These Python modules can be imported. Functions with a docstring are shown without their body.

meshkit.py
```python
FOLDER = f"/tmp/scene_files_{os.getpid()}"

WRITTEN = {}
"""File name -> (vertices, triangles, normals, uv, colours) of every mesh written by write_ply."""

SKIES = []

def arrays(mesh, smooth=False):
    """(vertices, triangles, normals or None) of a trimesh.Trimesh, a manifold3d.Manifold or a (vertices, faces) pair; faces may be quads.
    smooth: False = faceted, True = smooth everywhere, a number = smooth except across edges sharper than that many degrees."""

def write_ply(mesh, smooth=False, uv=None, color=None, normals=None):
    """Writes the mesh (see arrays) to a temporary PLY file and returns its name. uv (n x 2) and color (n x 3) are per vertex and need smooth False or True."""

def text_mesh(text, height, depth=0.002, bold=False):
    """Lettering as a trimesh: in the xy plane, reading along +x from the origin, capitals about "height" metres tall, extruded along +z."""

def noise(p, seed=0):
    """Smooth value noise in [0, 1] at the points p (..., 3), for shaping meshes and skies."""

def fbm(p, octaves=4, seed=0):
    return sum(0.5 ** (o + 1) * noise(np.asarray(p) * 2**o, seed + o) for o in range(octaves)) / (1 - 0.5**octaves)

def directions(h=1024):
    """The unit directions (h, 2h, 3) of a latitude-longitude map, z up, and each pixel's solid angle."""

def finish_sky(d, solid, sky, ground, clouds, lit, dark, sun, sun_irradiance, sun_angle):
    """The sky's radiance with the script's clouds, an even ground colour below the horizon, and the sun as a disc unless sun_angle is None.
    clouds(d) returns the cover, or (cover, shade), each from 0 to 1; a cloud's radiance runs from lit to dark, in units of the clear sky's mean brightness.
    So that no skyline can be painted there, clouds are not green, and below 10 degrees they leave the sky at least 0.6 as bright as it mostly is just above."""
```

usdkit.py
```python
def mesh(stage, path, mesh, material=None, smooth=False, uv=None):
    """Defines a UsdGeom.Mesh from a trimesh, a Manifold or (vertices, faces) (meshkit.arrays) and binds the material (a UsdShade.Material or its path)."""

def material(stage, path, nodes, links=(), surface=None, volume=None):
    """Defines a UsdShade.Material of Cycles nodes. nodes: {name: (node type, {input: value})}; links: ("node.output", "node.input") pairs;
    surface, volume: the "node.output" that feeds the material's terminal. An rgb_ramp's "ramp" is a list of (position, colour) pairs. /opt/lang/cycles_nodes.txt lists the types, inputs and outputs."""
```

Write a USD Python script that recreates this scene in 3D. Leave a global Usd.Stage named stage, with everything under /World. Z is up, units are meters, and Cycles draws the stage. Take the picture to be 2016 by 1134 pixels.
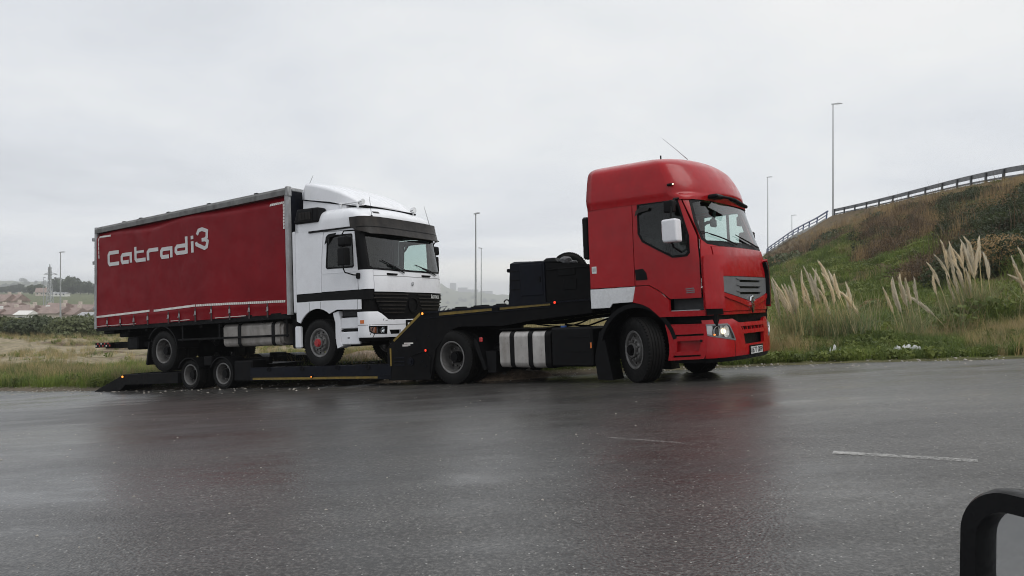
import math, random
import numpy as np
import trimesh
import shapely
from shapely import affinity
from shapely.geometry import Polygon, LineString, MultiPolygon, Point, box as sbox
from shapely.ops import unary_union
import manifold3d
import usdkit
import meshkit
from pxr import Usd, UsdGeom, UsdLux, UsdShade, Gf, Sdf, Vt

random.seed(7)
rng = np.random.default_rng(7)
stage = Usd.Stage.CreateInMemory()
UsdGeom.SetStageUpAxis(stage, "Z")
UsdGeom.SetStageMetersPerUnit(stage, 1.0)
world = UsdGeom.Xform.Define(stage, "/World")
stage.SetDefaultPrim(world.GetPrim())
UsdGeom.Scope.Define(stage, "/World/Looks")

# ------------------------------------------------------------------ camera, sky, sun, exposure
EYE = 1.3
FPX = 1500.0                      # focal length in pixels of a 2016 px wide picture
cam = UsdGeom.Camera.Define(stage, "/World/Camera")
cam.CreateProjectionAttr("perspective")
cam.CreateHorizontalApertureAttr(36.0)
cam.CreateVerticalApertureAttr(36.0 * 576 / 1024)
cam.CreateFocalLengthAttr(36.0 * FPX / 2016)
cam.CreateClippingRangeAttr(Gf.Vec2f(0.05, 20000))
cam.CreateExposureAttr(0.0)
cam.AddTransformOp().Set(Gf.Matrix4d(1, 0, 0, 0, 0, 0, 1, 0, 0, -1, 0, 0, 0, 0, EYE, 1))

SUN_AZ, SUN_EL = math.radians(125), math.radians(58)      # azimuth of the direction to the sun, clockwise from +y
SKY_STRENGTH = 0.1
dome = UsdLux.DomeLight.Define(stage, "/World/sky")
dome.GetPrim().SetCustomDataByKey("kind", "structure")
sky_mat = usdkit.material(stage, "/World/Looks/sky", {
    "tc": ("texture_coordinate", {}),
    "sky": ("sky_texture", {"sky_type": "single_scattering", "sun_disc": False, "sun_elevation": SUN_EL, "sun_rotation": SUN_AZ, "aerosol_density": 2.0}),
    "sep": ("separate_xyz", {}),
    "zc": ("math", {"math_type": "maximum", "value2": 0.0}),
    "za": ("math", {"math_type": "add", "value2": 0.16}),
    "px": ("math", {"math_type": "divide"}), "py": ("math", {"math_type": "divide"}),
    "cxy": ("combine_xyz", {"z": 0.3}),
    "n1": ("noise_texture", {"scale": 0.55, "detail": 5.0, "roughness": 0.5, "distortion": 0.4}),
    "n2": ("noise_texture", {"scale": 1.7, "detail": 4.0, "roughness": 0.55}),
    "nm": ("math", {"math_type": "multiply_add", "value2": 0.30}),
    "tilt": ("math", {"math_type": "multiply_add", "value2": 0.14}),
    "rc": ("rgb_ramp", {"ramp": [(0.42, (6.6, 6.88, 7.32)), (0.56, (7.5, 7.78, 8.18)), (0.70, (8.35, 8.55, 8.75)), (0.85, (9.0, 9.05, 9.05))]}),
    "band": ("map_range", {"range_type": "smoothstep", "from_min": 0.046, "from_max": 0.026, "to_min": 0.0, "to_max": 1.0, "clamp": True}),
    "nb": ("noise_texture", {"scale": 2.6, "detail": 2.0}),
    "nbr": ("map_range", {"range_type": "smoothstep", "from_min": 0.42, "from_max": 0.62, "to_min": 0.0, "to_max": 1.0, "clamp": True}),
    "bm": ("math", {"math_type": "multiply"}),
    "azl": ("map_range", {"range_type": "smoothstep", "from_min": -0.22, "from_max": -0.04, "to_min": 0.0, "to_max": 1.0, "clamp": True}),
    "bm2": ("math", {"math_type": "multiply"}),
    "nbk": ("math", {"math_type": "multiply_add", "value2": 0.5, "value3": 0.5}),
    "mixb": ("mix_color", {"b": (9.2, 9.05, 8.5)}),
    "mix": ("mix_color", {"fac": 0.97}),
    "bg": ("background_shader", {"strength": SKY_STRENGTH}),
}, [("tc.generated", "sep.vector"), ("sep.z", "zc.value1"), ("zc.value", "za.value1"),
    ("sep.x", "px.value1"), ("za.value", "px.value2"), ("sep.y", "py.value1"), ("za.value", "py.value2"),
    ("px.value", "cxy.x"), ("py.value", "cxy.y"), ("cxy.vector", "n1.vector"), ("cxy.vector", "n2.vector"),
    ("n2.fac", "nm.value1"), ("n1.fac", "nm.value3"), ("sep.x", "tilt.value1"), ("nm.value", "tilt.value3"), ("tilt.value", "rc.fac"),
    ("sep.z", "band.value"), ("tc.generated", "nb.vector"), ("nb.fac", "nbr.value"), ("band.result", "bm.value1"), ("nbr.result", "nbk.value1"), ("nbk.value", "bm.value2"), ("sep.x", "azl.value"), ("bm.value", "bm2.value1"), ("azl.result", "bm2.value2"),
    ("bm2.value", "mixb.fac"), ("rc.color", "mixb.a"),
    ("sky.color", "mix.a"), ("mixb.result", "mix.b"), ("mix.result", "bg.color")], surface="bg.background")
UsdShade.MaterialBindingAPI.Apply(dome.GetPrim()).Bind(sky_mat)

sun = UsdLux.DistantLight.Define(stage, "/World/sun")
sun.CreateNormalizeAttr(True)
sun.CreateIntensityAttr(0.38)
sun.CreateAngleAttr(45.0)
sun.CreateColorAttr(Gf.Vec3f(1.0, 0.98, 0.95))
_d = -np.array([math.cos(SUN_EL) * math.sin(SUN_AZ), math.cos(SUN_EL) * math.cos(SUN_AZ), math.sin(SUN_EL)])
sun.AddTransformOp().Set(Gf.Matrix4d(Gf.Rotation(Gf.Vec3d(0, 0, -1), Gf.Vec3d(*_d)), Gf.Vec3d(0, 0, 60)))

# ------------------------------------------------------------------ prims
_used = {}
def numbered(parent, name):
    k = (parent, name)
    n = _used.get(k, 0)
    _used[k] = n + 1
    return f"{parent}/{name}" if n == 0 else f"{parent}/{name}_{n:03d}"

def tag(prim, label=None, cat=None, group=None, kind=None):
    for k, v in (("label", label), ("category", cat), ("group", group), ("kind", kind)):
        if v:
            prim.SetCustomDataByKey(k, v)

def mat4(Rm, p):
    m = np.eye(4)
    m[:3, :3] = Rm.T
    m[3, :3] = p
    return Gf.Matrix4d(*m.ravel().tolist())

def rot(yaw, pitch=0.0, roll=0.0):
    cy, sy, cp, sp, cr, sr = math.cos(yaw), math.sin(yaw), math.cos(pitch), math.sin(pitch), math.cos(roll), math.sin(roll)
    return (np.array([[cy, -sy, 0], [sy, cy, 0], [0, 0, 1]]) @ np.array([[cp, 0, -sp], [0, 1, 0], [sp, 0, cp]]) @ np.array([[1, 0, 0], [0, cr, -sr], [0, sr, cr]]))

def thing(name, label, cat, loc=(0, 0, 0), R=None, group=None, scale=None):
    x = UsdGeom.Xform.Define(stage, numbered("/World", name))
    x.AddTransformOp().Set(mat4((np.eye(3) if R is None else R) * (1 if scale is None else scale), loc))
    tag(x.GetPrim(), label, cat, group)
    return x.GetPrim()

def part(parent, name, mesh, mat, smooth=30, label=None, kind=None):
    path = numbered(str(parent.GetPath()) if parent is not None else "/World", name)
    if isinstance(mesh, (list, tuple)) and not (len(mesh) == 2 and isinstance(mesh[0], np.ndarray)):
        mesh = cat_(*mesh)
    m = usdkit.mesh(stage, path, mesh, mat, smooth=smooth)
    tag(m.GetPrim(), label, None, None, kind)
    return m.GetPrim()

def struct(name, mesh, mat, smooth=30, kind="structure", label=None):
    p = part(None, name, mesh, mat, smooth, label)
    tag(p, kind=kind)
    return p

def single(name, mesh, mat, label, cat, group=None, smooth=30):
    p = part(None, name, mesh, mat, smooth)
    tag(p, label, cat, group)
    return p

def copy_of(src, loc, R=None, label=None, group=None, scale=None, name=None):
    was = src.GetCustomData()
    r = thing(name or src.GetName(), label or was["label"], was["category"], loc, R, group or was.get("group"), scale)
    # the copy takes the source's children, not its place
    for c in src.GetChildren():
        ch = stage.DefinePrim(r.GetPath().AppendChild(c.GetName()))
        ch.GetReferences().AddInternalReference(c.GetPath())
        ch.SetInstanceable(True)
    return r

def cloud(name, protos, pos, yaw, scale, idx, tilt=None, kind="stuff", label=None):
    """A PointInstancer of small plants or stones nobody could count."""
    path = numbered("/World", name)
    pi = UsdGeom.PointInstancer.Define(stage, path)
    rel = pi.CreatePrototypesRel()
    for k, (mesh, mat) in enumerate(protos):
        p = usdkit.mesh(stage, f"{path}/piece_{k:03d}", mesh, mat, smooth=False)
        rel.AddTarget(p.GetPath())
    n = len(pos)
    yaw = np.asarray(yaw)
    h = np.zeros((n, 4), np.float32)
    h[:, 0], h[:, 3] = np.cos(yaw / 2), np.sin(yaw / 2)
    if tilt is not None:                                     # small tilt about x before the yaw
        t = np.asarray(tilt)
        cx, sx = np.cos(t / 2), np.sin(t / 2)
        c, s = h[:, 0].copy(), h[:, 3].copy()
        h = np.stack([c * cx, c * sx, s * sx, s * cx], 1).astype(np.float32)
    pi.CreatePositionsAttr(Vt.Vec3fArray.FromNumpy(np.asarray(pos, np.float32)))
    pi.CreateOrientationsAttr(Vt.QuathArray([Gf.Quath(float(a), float(b), float(c), float(d)) for a, b, c, d in h]))
    sc = np.asarray(scale, np.float32)
    if sc.ndim == 1:
        sc = np.repeat(sc[:, None], 3, 1)
    pi.CreateScalesAttr(Vt.Vec3fArray.FromNumpy(sc))
    pi.CreateProtoIndicesAttr(Vt.IntArray.FromNumpy(np.asarray(idx, np.int32)))
    tag(pi.GetPrim(), label, None, None, kind)
    return pi.GetPrim()

# ------------------------------------------------------------------ mesh helpers
def cat_(*ms):
    out = []
    for m in ms:
        if hasattr(m, "to_mesh"):
            k = m.to_mesh()
            m = trimesh.Trimesh(np.array(k.vert_properties[:, :3]), np.array(k.tri_verts), process=False)
        out.append(m)
    return trimesh.util.concatenate(out)

def hull(pts):
    return trimesh.Trimesh(np.asarray(pts, float), process=False).convex_hull

def bx(x0, x1, y0, y1, z0, z1, b=0.008):
    """A box with bevelled edges."""
    b = min(b, 0.45 * min(abs(x1 - x0), abs(y1 - y0), abs(z1 - z0)))
    if b <= 0:
        m = trimesh.creation.box((x1 - x0, y1 - y0, z1 - z0))
        m.apply_translation(((x0 + x1) / 2, (y0 + y1) / 2, (z0 + z1) / 2))
        return m
    c, h = np.array([x0 + x1, y0 + y1, z0 + z1]) / 2, np.abs(np.array([x1 - x0, y1 - y0, z1 - z0])) / 2
    p = []
    for s in np.ndindex(2, 2, 2):
        s = np.array(s) * 2 - 1
        for k in range(3):
            o = h - b
            o[k] = h[k]
            p.append(c + s * o)
    return hull(p)

def tube(pts, r, n=8, closed=False):
    pts = np.asarray(pts, float)
    v, f = _tube(pts, np.broadcast_to(r, (len(pts),)), n)
    caps = []
    a, b = len(v), len(v) + 1
    v = np.vstack([v, pts[0], pts[-1]])
    k = np.arange(n)
    f = np.vstack([f, np.c_[np.full(n, a), (k + 1) % n, k], np.c_[np.full(n, b), (len(pts) - 1) * n + k, (len(pts) - 1) * n + (k + 1) % n]])
    return trimesh.Trimesh(v, f, process=False)

def _tube(p, radii, sides):
    t = np.gradient(p, axis=0)
    t /= np.linalg.norm(t, axis=1, keepdims=True) + 1e-12
    ref = np.array([0, 0, 1.0]) if abs(t[:, 2]).mean() < 0.8 else np.array([1.0, 0, 0])
    a = np.cross(t, ref)
    a /= np.linalg.norm(a, axis=1, keepdims=True) + 1e-12
    b, ang = np.cross(t, a), np.arange(sides) * 2 * np.pi / sides
    v = p[:, None] + radii[:, None, None] * (np.cos(ang)[None, :, None] * a[:, None] + np.sin(ang)[None, :, None] * b[:, None])
    i, j = np.meshgrid(np.arange(len(p) - 1), np.arange(sides), indexing="ij")
    q = np.stack([i * sides + j, (i + 1) * sides + j, (i + 1) * sides + (j + 1) % sides, i * sides + (j + 1) % sides], -1).reshape(-1, 4)
    return v.reshape(-1, 3), np.vstack([q[:, [0, 2, 1]], q[:, [0, 3, 2]]])

def prism(poly, y0, y1, axis="y"):
    """Extrudes a polygon given in (x, z) along y (axis y), in (y, z) along x (axis x) or in (x, y) along z (axis z)."""
    poly = Polygon(poly) if not hasattr(poly, "geom_type") else poly
    ms = []
    for g in getattr(poly, "geoms", [poly]):
        if g.is_empty or g.area < 1e-9:
            continue
        m = trimesh.creation.extrude_polygon(g, y1 - y0, engine="earcut")
        v = np.array(m.vertices)
        if axis == "y":
            v = np.c_[v[:, 0], v[:, 2] + y0, v[:, 1]]
            m = trimesh.Trimesh(v, m.faces[:, ::-1], process=False)
        elif axis == "x":
            v = np.c_[v[:, 2] + y0, v[:, 0], v[:, 1]]
            m = trimesh.Trimesh(v, m.faces, process=False)
        else:
            v[:, 2] += y0
            m = trimesh.Trimesh(v, m.faces, process=False)
        ms.append(m)
    return cat_(*ms)

def rpoly(pts, r):
    """A polygon with its corners rounded."""
    p = Polygon(pts)
    return p.buffer(-r, join_style=2).buffer(r, resolution=10).buffer(0)

def cyl(c, r, h, axis="y", n=24, r2=None):
    """A cylinder (or cone frustum) along an axis, centred on c."""
    a = np.arange(n) * 2 * np.pi / n
    r2 = r if r2 is None else r2
    ring = lambda rr, z: np.c_[rr * np.cos(a), rr * np.sin(a), np.full(n, z)]
    m = hull(np.vstack([ring(r, -h / 2), ring(r2, h / 2)]))
    v = np.array(m.vertices)
    v = {"z": v, "y": v[:, [1, 2, 0]], "x": v[:, [2, 0, 1]]}[axis]
    return trimesh.Trimesh(v + np.array(c), m.faces, process=False)

def revolve(profile, n=48, closed=True):
    """Revolves (radius, y) points about the y axis."""
    p = np.asarray(profile, float)
    a = np.arange(n) * 2 * np.pi / n
    v = np.stack([p[None, :, 0] * np.cos(a)[:, None], np.broadcast_to(p[None, :, 1], (n, len(p))), p[None, :, 0] * np.sin(a)[:, None]], -1)
    i, j = np.meshgrid(np.arange(n), np.arange(len(p) - (not closed)), indexing="ij")
    i2, j2 = (i + 1) % n, (j + 1) % len(p)
    q = np.stack([i * len(p) + j, i * len(p) + j2, i2 * len(p) + j2, i2 * len(p) + j], -1).reshape(-1, 4)
    f = np.vstack([q[:, [0, 1, 2]], q[:, [0, 2, 3]]])
    m = trimesh.Trimesh(v.reshape(-1, 3), f, process=False)
    return m

def moved(m, t=(0, 0, 0), R=None):
    m = m.copy()
    if R is not None:
        T = np.eye(4)
        T[:3, :3] = R
        m.apply_transform(T)
    m.apply_translation(t)
    return m

def mirrored(m):
    v = np.array(m.vertices) * [1, -1, 1]
    return trimesh.Trimesh(v, np.array(m.faces)[:, ::-1], process=False)

def fix(m):
    m = m.copy()
    m.merge_vertices()
    trimesh.repair.fix_normals(m, multibody=True)
    return m

# a curved skin of a vehicle: near side, rounded front, far side
class Shell:
    """levels: (z, rear x, front x, half width, depth of the rounded front, exponent of its curve)."""
    LS, LQ = 2.0, 1.5

    def __init__(self, levels):
        self.L = np.array(levels, float)
        from scipy.interpolate import PchipInterpolator
        self.f = PchipInterpolator(self.L[:, 0], self.L[:, 1:], axis=0, extrapolate=True)
        # even steps along a nominal front quarter
        t = np.linspace(0, np.pi / 2, 400)
        w, d, n = self.L[:, 3].mean(), self.L[:, 4].mean(), self.L[:, 5].mean()
        y, x = w * np.cos(t) ** (2 / n), d * np.sin(t) ** (2 / n)
        s = np.r_[0, np.cumsum(np.hypot(np.diff(x), np.diff(y)))]
        self.t, self.q = t, s / s[-1]

    def __call__(self, s, z, off=0.0):
        s, z = np.asarray(s, float), np.asarray(z, float)
        e = 1e-3
        p = self.raw(s, z)
        if np.any(off):
            a, b = self.raw(s + e, z) - self.raw(s - e, z), self.raw(s, z + e) - self.raw(s, z - e)
            n = np.cross(a, b)
            n /= np.linalg.norm(n, axis=-1, keepdims=True) + 1e-12
            p = p + n * (np.asarray(off, float)[..., None] if np.ndim(off) else off)
        return p

    def raw(self, s, z):
        z = np.clip(z, self.L[0, 0], self.L[-1, 0])
        xr, xf, w, d, n = np.moveaxis(self.f(z), -1, 0)
        LS, LQ = self.LS, self.LQ
        S = 2 * (LS + LQ)
        sg = np.where(s > S / 2, 1.0, -1.0)
        q = np.where(s > S / 2, S - s, s)
        xa = xf - d
        side = q <= LS
        t = np.interp(np.clip((q - LS) / LQ, 0, 1), self.q, self.t)
        x = np.where(side, xr + (xa - xr) * q / LS, xa + d * np.sin(t) ** (2 / n))
        y = np.where(side, w, w * np.maximum(np.cos(t), 0) ** (2 / n))
        return np.stack([x, sg * y, z], -1)

    def side(self, x, z, sg=-1):
        """Surface coordinate of the point x, z on a flank."""
        xr, xf, w, d, n = self.f(z)
        xa = xf - d
        if x <= xa:
            q = self.LS * (x - xr) / (xa - xr)
        else:
            t = math.asin(min(1, ((x - xa) / d)) ** (n / 2))
            q = self.LS + self.LQ * float(np.interp(t, self.t, self.q))
        return q if sg < 0 else 2 * (self.LS + self.LQ) - q

    def front(self, y, z):
        """Surface coordinate of the point y, z on the front."""
        xr, xf, w, d, n = self.f(z)
        t = math.acos(min(1, abs(y) / w) ** (n / 2))
        q = self.LS + self.LQ * float(np.interp(t, self.t, self.q))
        return q if y < 0 else 2 * (self.LS + self.LQ) - q

    def sp(self, pts, sg=-1):
        return Polygon([(self.side(x, z, sg), z) for x, z in dense(pts)]).buffer(0)

    def fp(self, pts):
        return Polygon([(self.front(y, z), z) for y, z in dense(pts)]).buffer(0)

    def band(self, z0, z1, s0=0.0, s1=None):
        return sbox(s0, z0, 2 * (self.LS + self.LQ) if s1 is None else s1, z1)

    def patch(self, poly, off=0.0, thick=0.02, grid=(0.07, 0.07)):
        """The part of the skin inside poly as a plate of the given thickness."""
        vs, fs, n0 = [], [], 0
        for g in getattr(poly, "geoms", [poly]):
            if g.is_empty or g.geom_type != "Polygon" or g.area < 1e-8:
                continue
            g = shapely.set_precision(g, 1e-5)
            for h in getattr(g, "geoms", [g]):
                if h.is_empty or h.geom_type != "Polygon":
                    continue
                x0, y0, x1, y1 = h.bounds
                xs, ys = np.arange(math.floor(x0 / grid[0]), math.ceil(x1 / grid[0])) * grid[0], np.arange(math.floor(y0 / grid[1]), math.ceil(y1 / grid[1])) * grid[1]
                ph = shapely.prepared.prep(h)
                for cx in xs:
                    for cy in ys:
                        c = sbox(cx, cy, cx + grid[0], cy + grid[1])
                        if ph.contains(c):
                            vs.append(np.array([(cx, cy), (cx + grid[0], cy), (cx + grid[0], cy + grid[1]), (cx, cy + grid[1])]))
                            fs.append(np.array([[0, 1, 2], [0, 2, 3]]) + n0)
                            n0 += 4
                        elif ph.intersects(c):
                            k = h.intersection(c)
                            for kk in getattr(k, "geoms", [k]):
                                if kk.geom_type == "Polygon" and kk.area > 1e-9:
                                    v, f = trimesh.creation.triangulate_polygon(kk, engine="earcut")
                                    vs.append(np.array(v)); fs.append(np.array(f) + n0); n0 += len(v)
        if not vs:
            return trimesh.Trimesh()
        uv, f = np.vstack(vs), np.vstack(fs)
        key = np.round(uv / 2e-5).astype(np.int64)
        _, first, inv = np.unique(key, axis=0, return_index=True, return_inverse=True)
        uv, f = uv[first], inv.ravel()[f]
        a = uv[f]
        area = (a[:, 1, 0] - a[:, 0, 0]) * (a[:, 2, 1] - a[:, 0, 1]) - (a[:, 1, 1] - a[:, 0, 1]) * (a[:, 2, 0] - a[:, 0, 0])
        f = np.where((area < 0)[:, None], f[:, [0, 2, 1]], f)[np.abs(area) > 1e-12]
        top = self(uv[:, 0], uv[:, 1], off)
        ms = [trimesh.Trimesh(top, f, process=False)]
        if thick:
            low = self(uv[:, 0], uv[:, 1], off - thick)
            ms.append(trimesh.Trimesh(low, f[:, ::-1], process=False))
            e = np.vstack([f[:, [0, 1]], f[:, [1, 2]], f[:, [2, 0]]])
            n = len(uv)
            code, rev = e[:, 0] * n + e[:, 1], e[:, 1] * n + e[:, 0]
            b = e[~np.isin(code, rev)]
            k = len(b)
            v = np.vstack([top[b[:, 0]], top[b[:, 1]], low[b[:, 0]], low[b[:, 1]]])
            i = np.arange(k)
            ms.append(trimesh.Trimesh(v, np.vstack([np.c_[i, i + 2 * k, i + k], np.c_[i + k, i + 2 * k, i + 3 * k]]), process=False))
        return trimesh.util.concatenate(ms)

def dense(pts, step=0.05):
    out = []
    pts = list(pts)
    for (a, b), (c, d) in zip(pts, pts[1:] + pts[:1]):
        n = max(1, int(math.hypot(c - a, d - b) / step))
        out += [(a + (c - a) * i / n, b + (d - b) * i / n) for i in range(n)]
    return out

def seam(pts, w=0.008):
    return LineString(pts).buffer(w / 2, cap_style=2, join_style=2)

# ------------------------------------------------------------------ materials
def M(name, nodes, links, surface="p.BSDF", volume=None):
    return usdkit.material(stage, f"/World/Looks/{name}", nodes, links, surface, volume)

def plain(name, color, rough=0.5, metallic=0.0, var=0.15, scale=6.0, spec=0.5, bump=0.0, bscale=60.0, coat=0.0, rvar=0.12, dirt=None, dscale=1.5, dirt_amt=0.5):
    """A coloured surface with faint mottling, uneven gloss, optional dirt and fine relief."""
    c = np.array(color)
    nodes = {"tc": ("texture_coordinate", {}),
             "n": ("noise_texture", {"scale": scale, "detail": 5.0, "roughness": 0.6}),
             "r": ("rgb_ramp", {"ramp": [(0.3, tuple(c * (1 - var))), (0.7, tuple(np.minimum(c * (1 + var), 1)))]}),
             "mr": ("map_range", {"from_min": 0.3, "from_max": 0.7, "to_min": max(0.03, rough - rvar), "to_max": min(1, rough + rvar), "clamp": True}),
             "n3": ("noise_texture", {"scale": scale * 2.3, "detail": 3.0}),
             "p": ("principled_bsdf", {"metallic": metallic, "specular_ior_level": spec, "coat_weight": coat, "coat_roughness": 0.08})}
    links = [("tc.object", "n.vector"), ("tc.object", "n3.vector"), ("n.fac", "r.fac"), ("n3.fac", "mr.value"), ("mr.result", "p.roughness")]
    if dirt is None:
        links.append(("r.color", "p.base_color"))
    else:
        nodes |= {"map": ("mapping", {"scale": (1.0, 1.0, 0.25)}), "nd": ("noise_texture", {"scale": dscale * 4, "detail": 6.0, "roughness": 0.65}),
                  "dr": ("map_range", {"from_min": 0.45, "from_max": 0.75, "to_min": 0.0, "to_max": dirt_amt, "clamp": True}),
                  "mx": ("mix_color", {"b": tuple(dirt)})}
        links += [("tc.object", "map.vector"), ("map.vector", "nd.vector"), ("nd.fac", "dr.value"), ("dr.result", "mx.fac"), ("r.color", "mx.a"), ("mx.result", "p.base_color")]
    if bump:
        nodes |= {"nb": ("noise_texture", {"scale": bscale, "detail": 4.0}), "b": ("bump", {"strength": 1.0, "distance": bump})}
        links += [("tc.object", "nb.vector"), ("nb.fac", "b.height"), ("b.normal", "p.normal")]
    return M(name, nodes, links)

def glow(name, color, strength):
    return M(name, {"e": ("emission", {"color": color, "strength": strength})}, [], surface="e.emission")

def pane(name, tint, ior=1.45, rough=0.02):
    """A window pane: what is behind shows through, tinted, and the sky is mirrored by the angle."""
    return M(name, {"f": ("fresnel", {"IOR": ior}), "t": ("transparent_bsdf", {"color": tint}), "g": ("glossy_bsdf", {"color": (1, 1, 1), "roughness": rough}), "m": ("mix_closure", {})},
             [("f.fac", "m.fac"), ("t.BSDF", "m.closure1"), ("g.BSDF", "m.closure2")], surface="m.closure")

DIRT = (0.10, 0.085, 0.07)
MT = {}
MT["red"] = plain("red_paint", (0.33, 0.004, 0.008), 0.27, var=0.08, scale=3, spec=0.28, coat=0.16, dirt=(0.15, 0.006, 0.008), dirt_amt=0.35, dscale=0.7)
MT["white"] = plain("white_paint", (0.74, 0.75, 0.78), 0.3, var=0.04, scale=3, coat=0.3, dirt=(0.45, 0.44, 0.43), dirt_amt=0.16, dscale=0.6)
MT["silver"] = plain("silver_skirt", (0.66, 0.67, 0.68), 0.30, metallic=0.3, var=0.03, dirt=(0.45, 0.44, 0.43), dirt_amt=0.2)
MT["grey"] = plain("grey_grille_plastic", (0.15, 0.155, 0.165), 0.42, metallic=0.2, var=0.08)
MT["black"] = plain("black_plastic", (0.0035, 0.0035, 0.004), 0.45, spec=0.13, var=0.25, scale=9, bump=0.0006, bscale=220)
MT["soot"] = plain("worn_black_band", (0.016, 0.014, 0.013), 0.42, spec=0.25, var=0.4, scale=4, dirt=(0.045, 0.037, 0.03), dirt_amt=0.6)
MT["dark"] = plain("dark_chassis_steel", (0.003, 0.003, 0.0036), 0.5, spec=0.10, var=0.35, scale=7, dirt=(0.010, 0.0085, 0.007), dirt_amt=0.5)
MT["navy"] = plain("dark_blue_trailer_paint", (0.003, 0.004, 0.008), 0.40, spec=0.13, var=0.25, scale=5, dirt=(0.010, 0.009, 0.008), dirt_amt=0.45)
MT["rubber"] = plain("tyre_rubber", (0.007, 0.007, 0.007), 0.62, spec=0.15, var=0.25, scale=12, dirt=(0.017, 0.015, 0.013), dirt_amt=0.4, bump=0.001, bscale=150)
MT["rim"] = plain("dirty_rim_steel", (0.17, 0.166, 0.162), 0.42, metallic=0.45, var=0.25, scale=9, dirt=(0.06, 0.052, 0.045), dirt_amt=0.75)
MT["alloy"] = plain("tank_aluminium", (0.46, 0.44, 0.42), 0.42, metallic=0.6, var=0.14, scale=5, dirt=(0.17, 0.145, 0.12), dirt_amt=0.75, dscale=0.6)
MT["oldtank"] = plain("dull_tank_aluminium", (0.30, 0.28, 0.26), 0.5, metallic=0.4, var=0.2, scale=5, dirt=(0.10, 0.085, 0.07), dirt_amt=0.8, dscale=0.6)
MT["chrome"] = plain("chrome", (0.75, 0.75, 0.75), 0.15, metallic=1.0, var=0.03)
MT["yellow"] = plain("yellow_reflective_tape", (0.20, 0.13, 0.012), 0.4, var=0.25, scale=14, dirt=(0.05, 0.04, 0.02), dirt_amt=0.8)
MT["tape"] = plain("white_reflective_tape", (0.62, 0.60, 0.57), 0.45, var=0.12, scale=12, dirt=(0.3, 0.2, 0.18), dirt_amt=0.5)
MT["sign"] = plain("pale_grey_lettering", (0.56, 0.55, 0.55), 0.5, var=0.06, scale=4)
MT["steel"] = plain("galvanised_steel", (0.36, 0.37, 0.38), 0.5, metallic=0.3, var=0.18, scale=8)
MT["frame"] = plain("grey_frame_aluminium", (0.34, 0.345, 0.35), 0.45, metallic=0.3, var=0.15, scale=6, dirt=(0.10, 0.09, 0.08), dirt_amt=0.7)
MT["roofrail"] = plain("grimy_roof_rail", (0.15, 0.15, 0.146), 0.55, metallic=0.2, var=0.25, scale=5, dirt=(0.045, 0.042, 0.038), dirt_amt=0.85, dscale=0.9)
MT["glass"] = pane("windscreen_glass", (0.78, 0.93, 0.88), 1.62)
MT["glass_dark"] = pane("side_window_glass", (0.66, 0.74, 0.72))
MT["lens"] = pane("lamp_lens", (0.85, 0.88, 0.9), 1.5, 0.05)
MT["trim"] = plain("cab_interior", (0.03, 0.032, 0.034), 0.7, var=0.2)
MT["amber"] = plain("amber_lens", (0.55, 0.13, 0.01), 0.2, var=0.05, coat=0.5)
MT["redlens"] = plain("red_lens", (0.45, 0.015, 0.015), 0.2, var=0.05, coat=0.5)
MT["redhub"] = plain("red_hub_paint", (0.36, 0.03, 0.035), 0.4, var=0.15)
MT["lamp_amber"] = glow("lit_amber_lamp", (1.0, 0.30, 0.05), 2.2)
MT["lamp_red"] = glow("lit_red_lamp", (1.0, 0.06, 0.03), 1.3)
MT["lamp_warm"] = glow("lit_headlamp", (1.0, 0.80, 0.55), 2.4)
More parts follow.
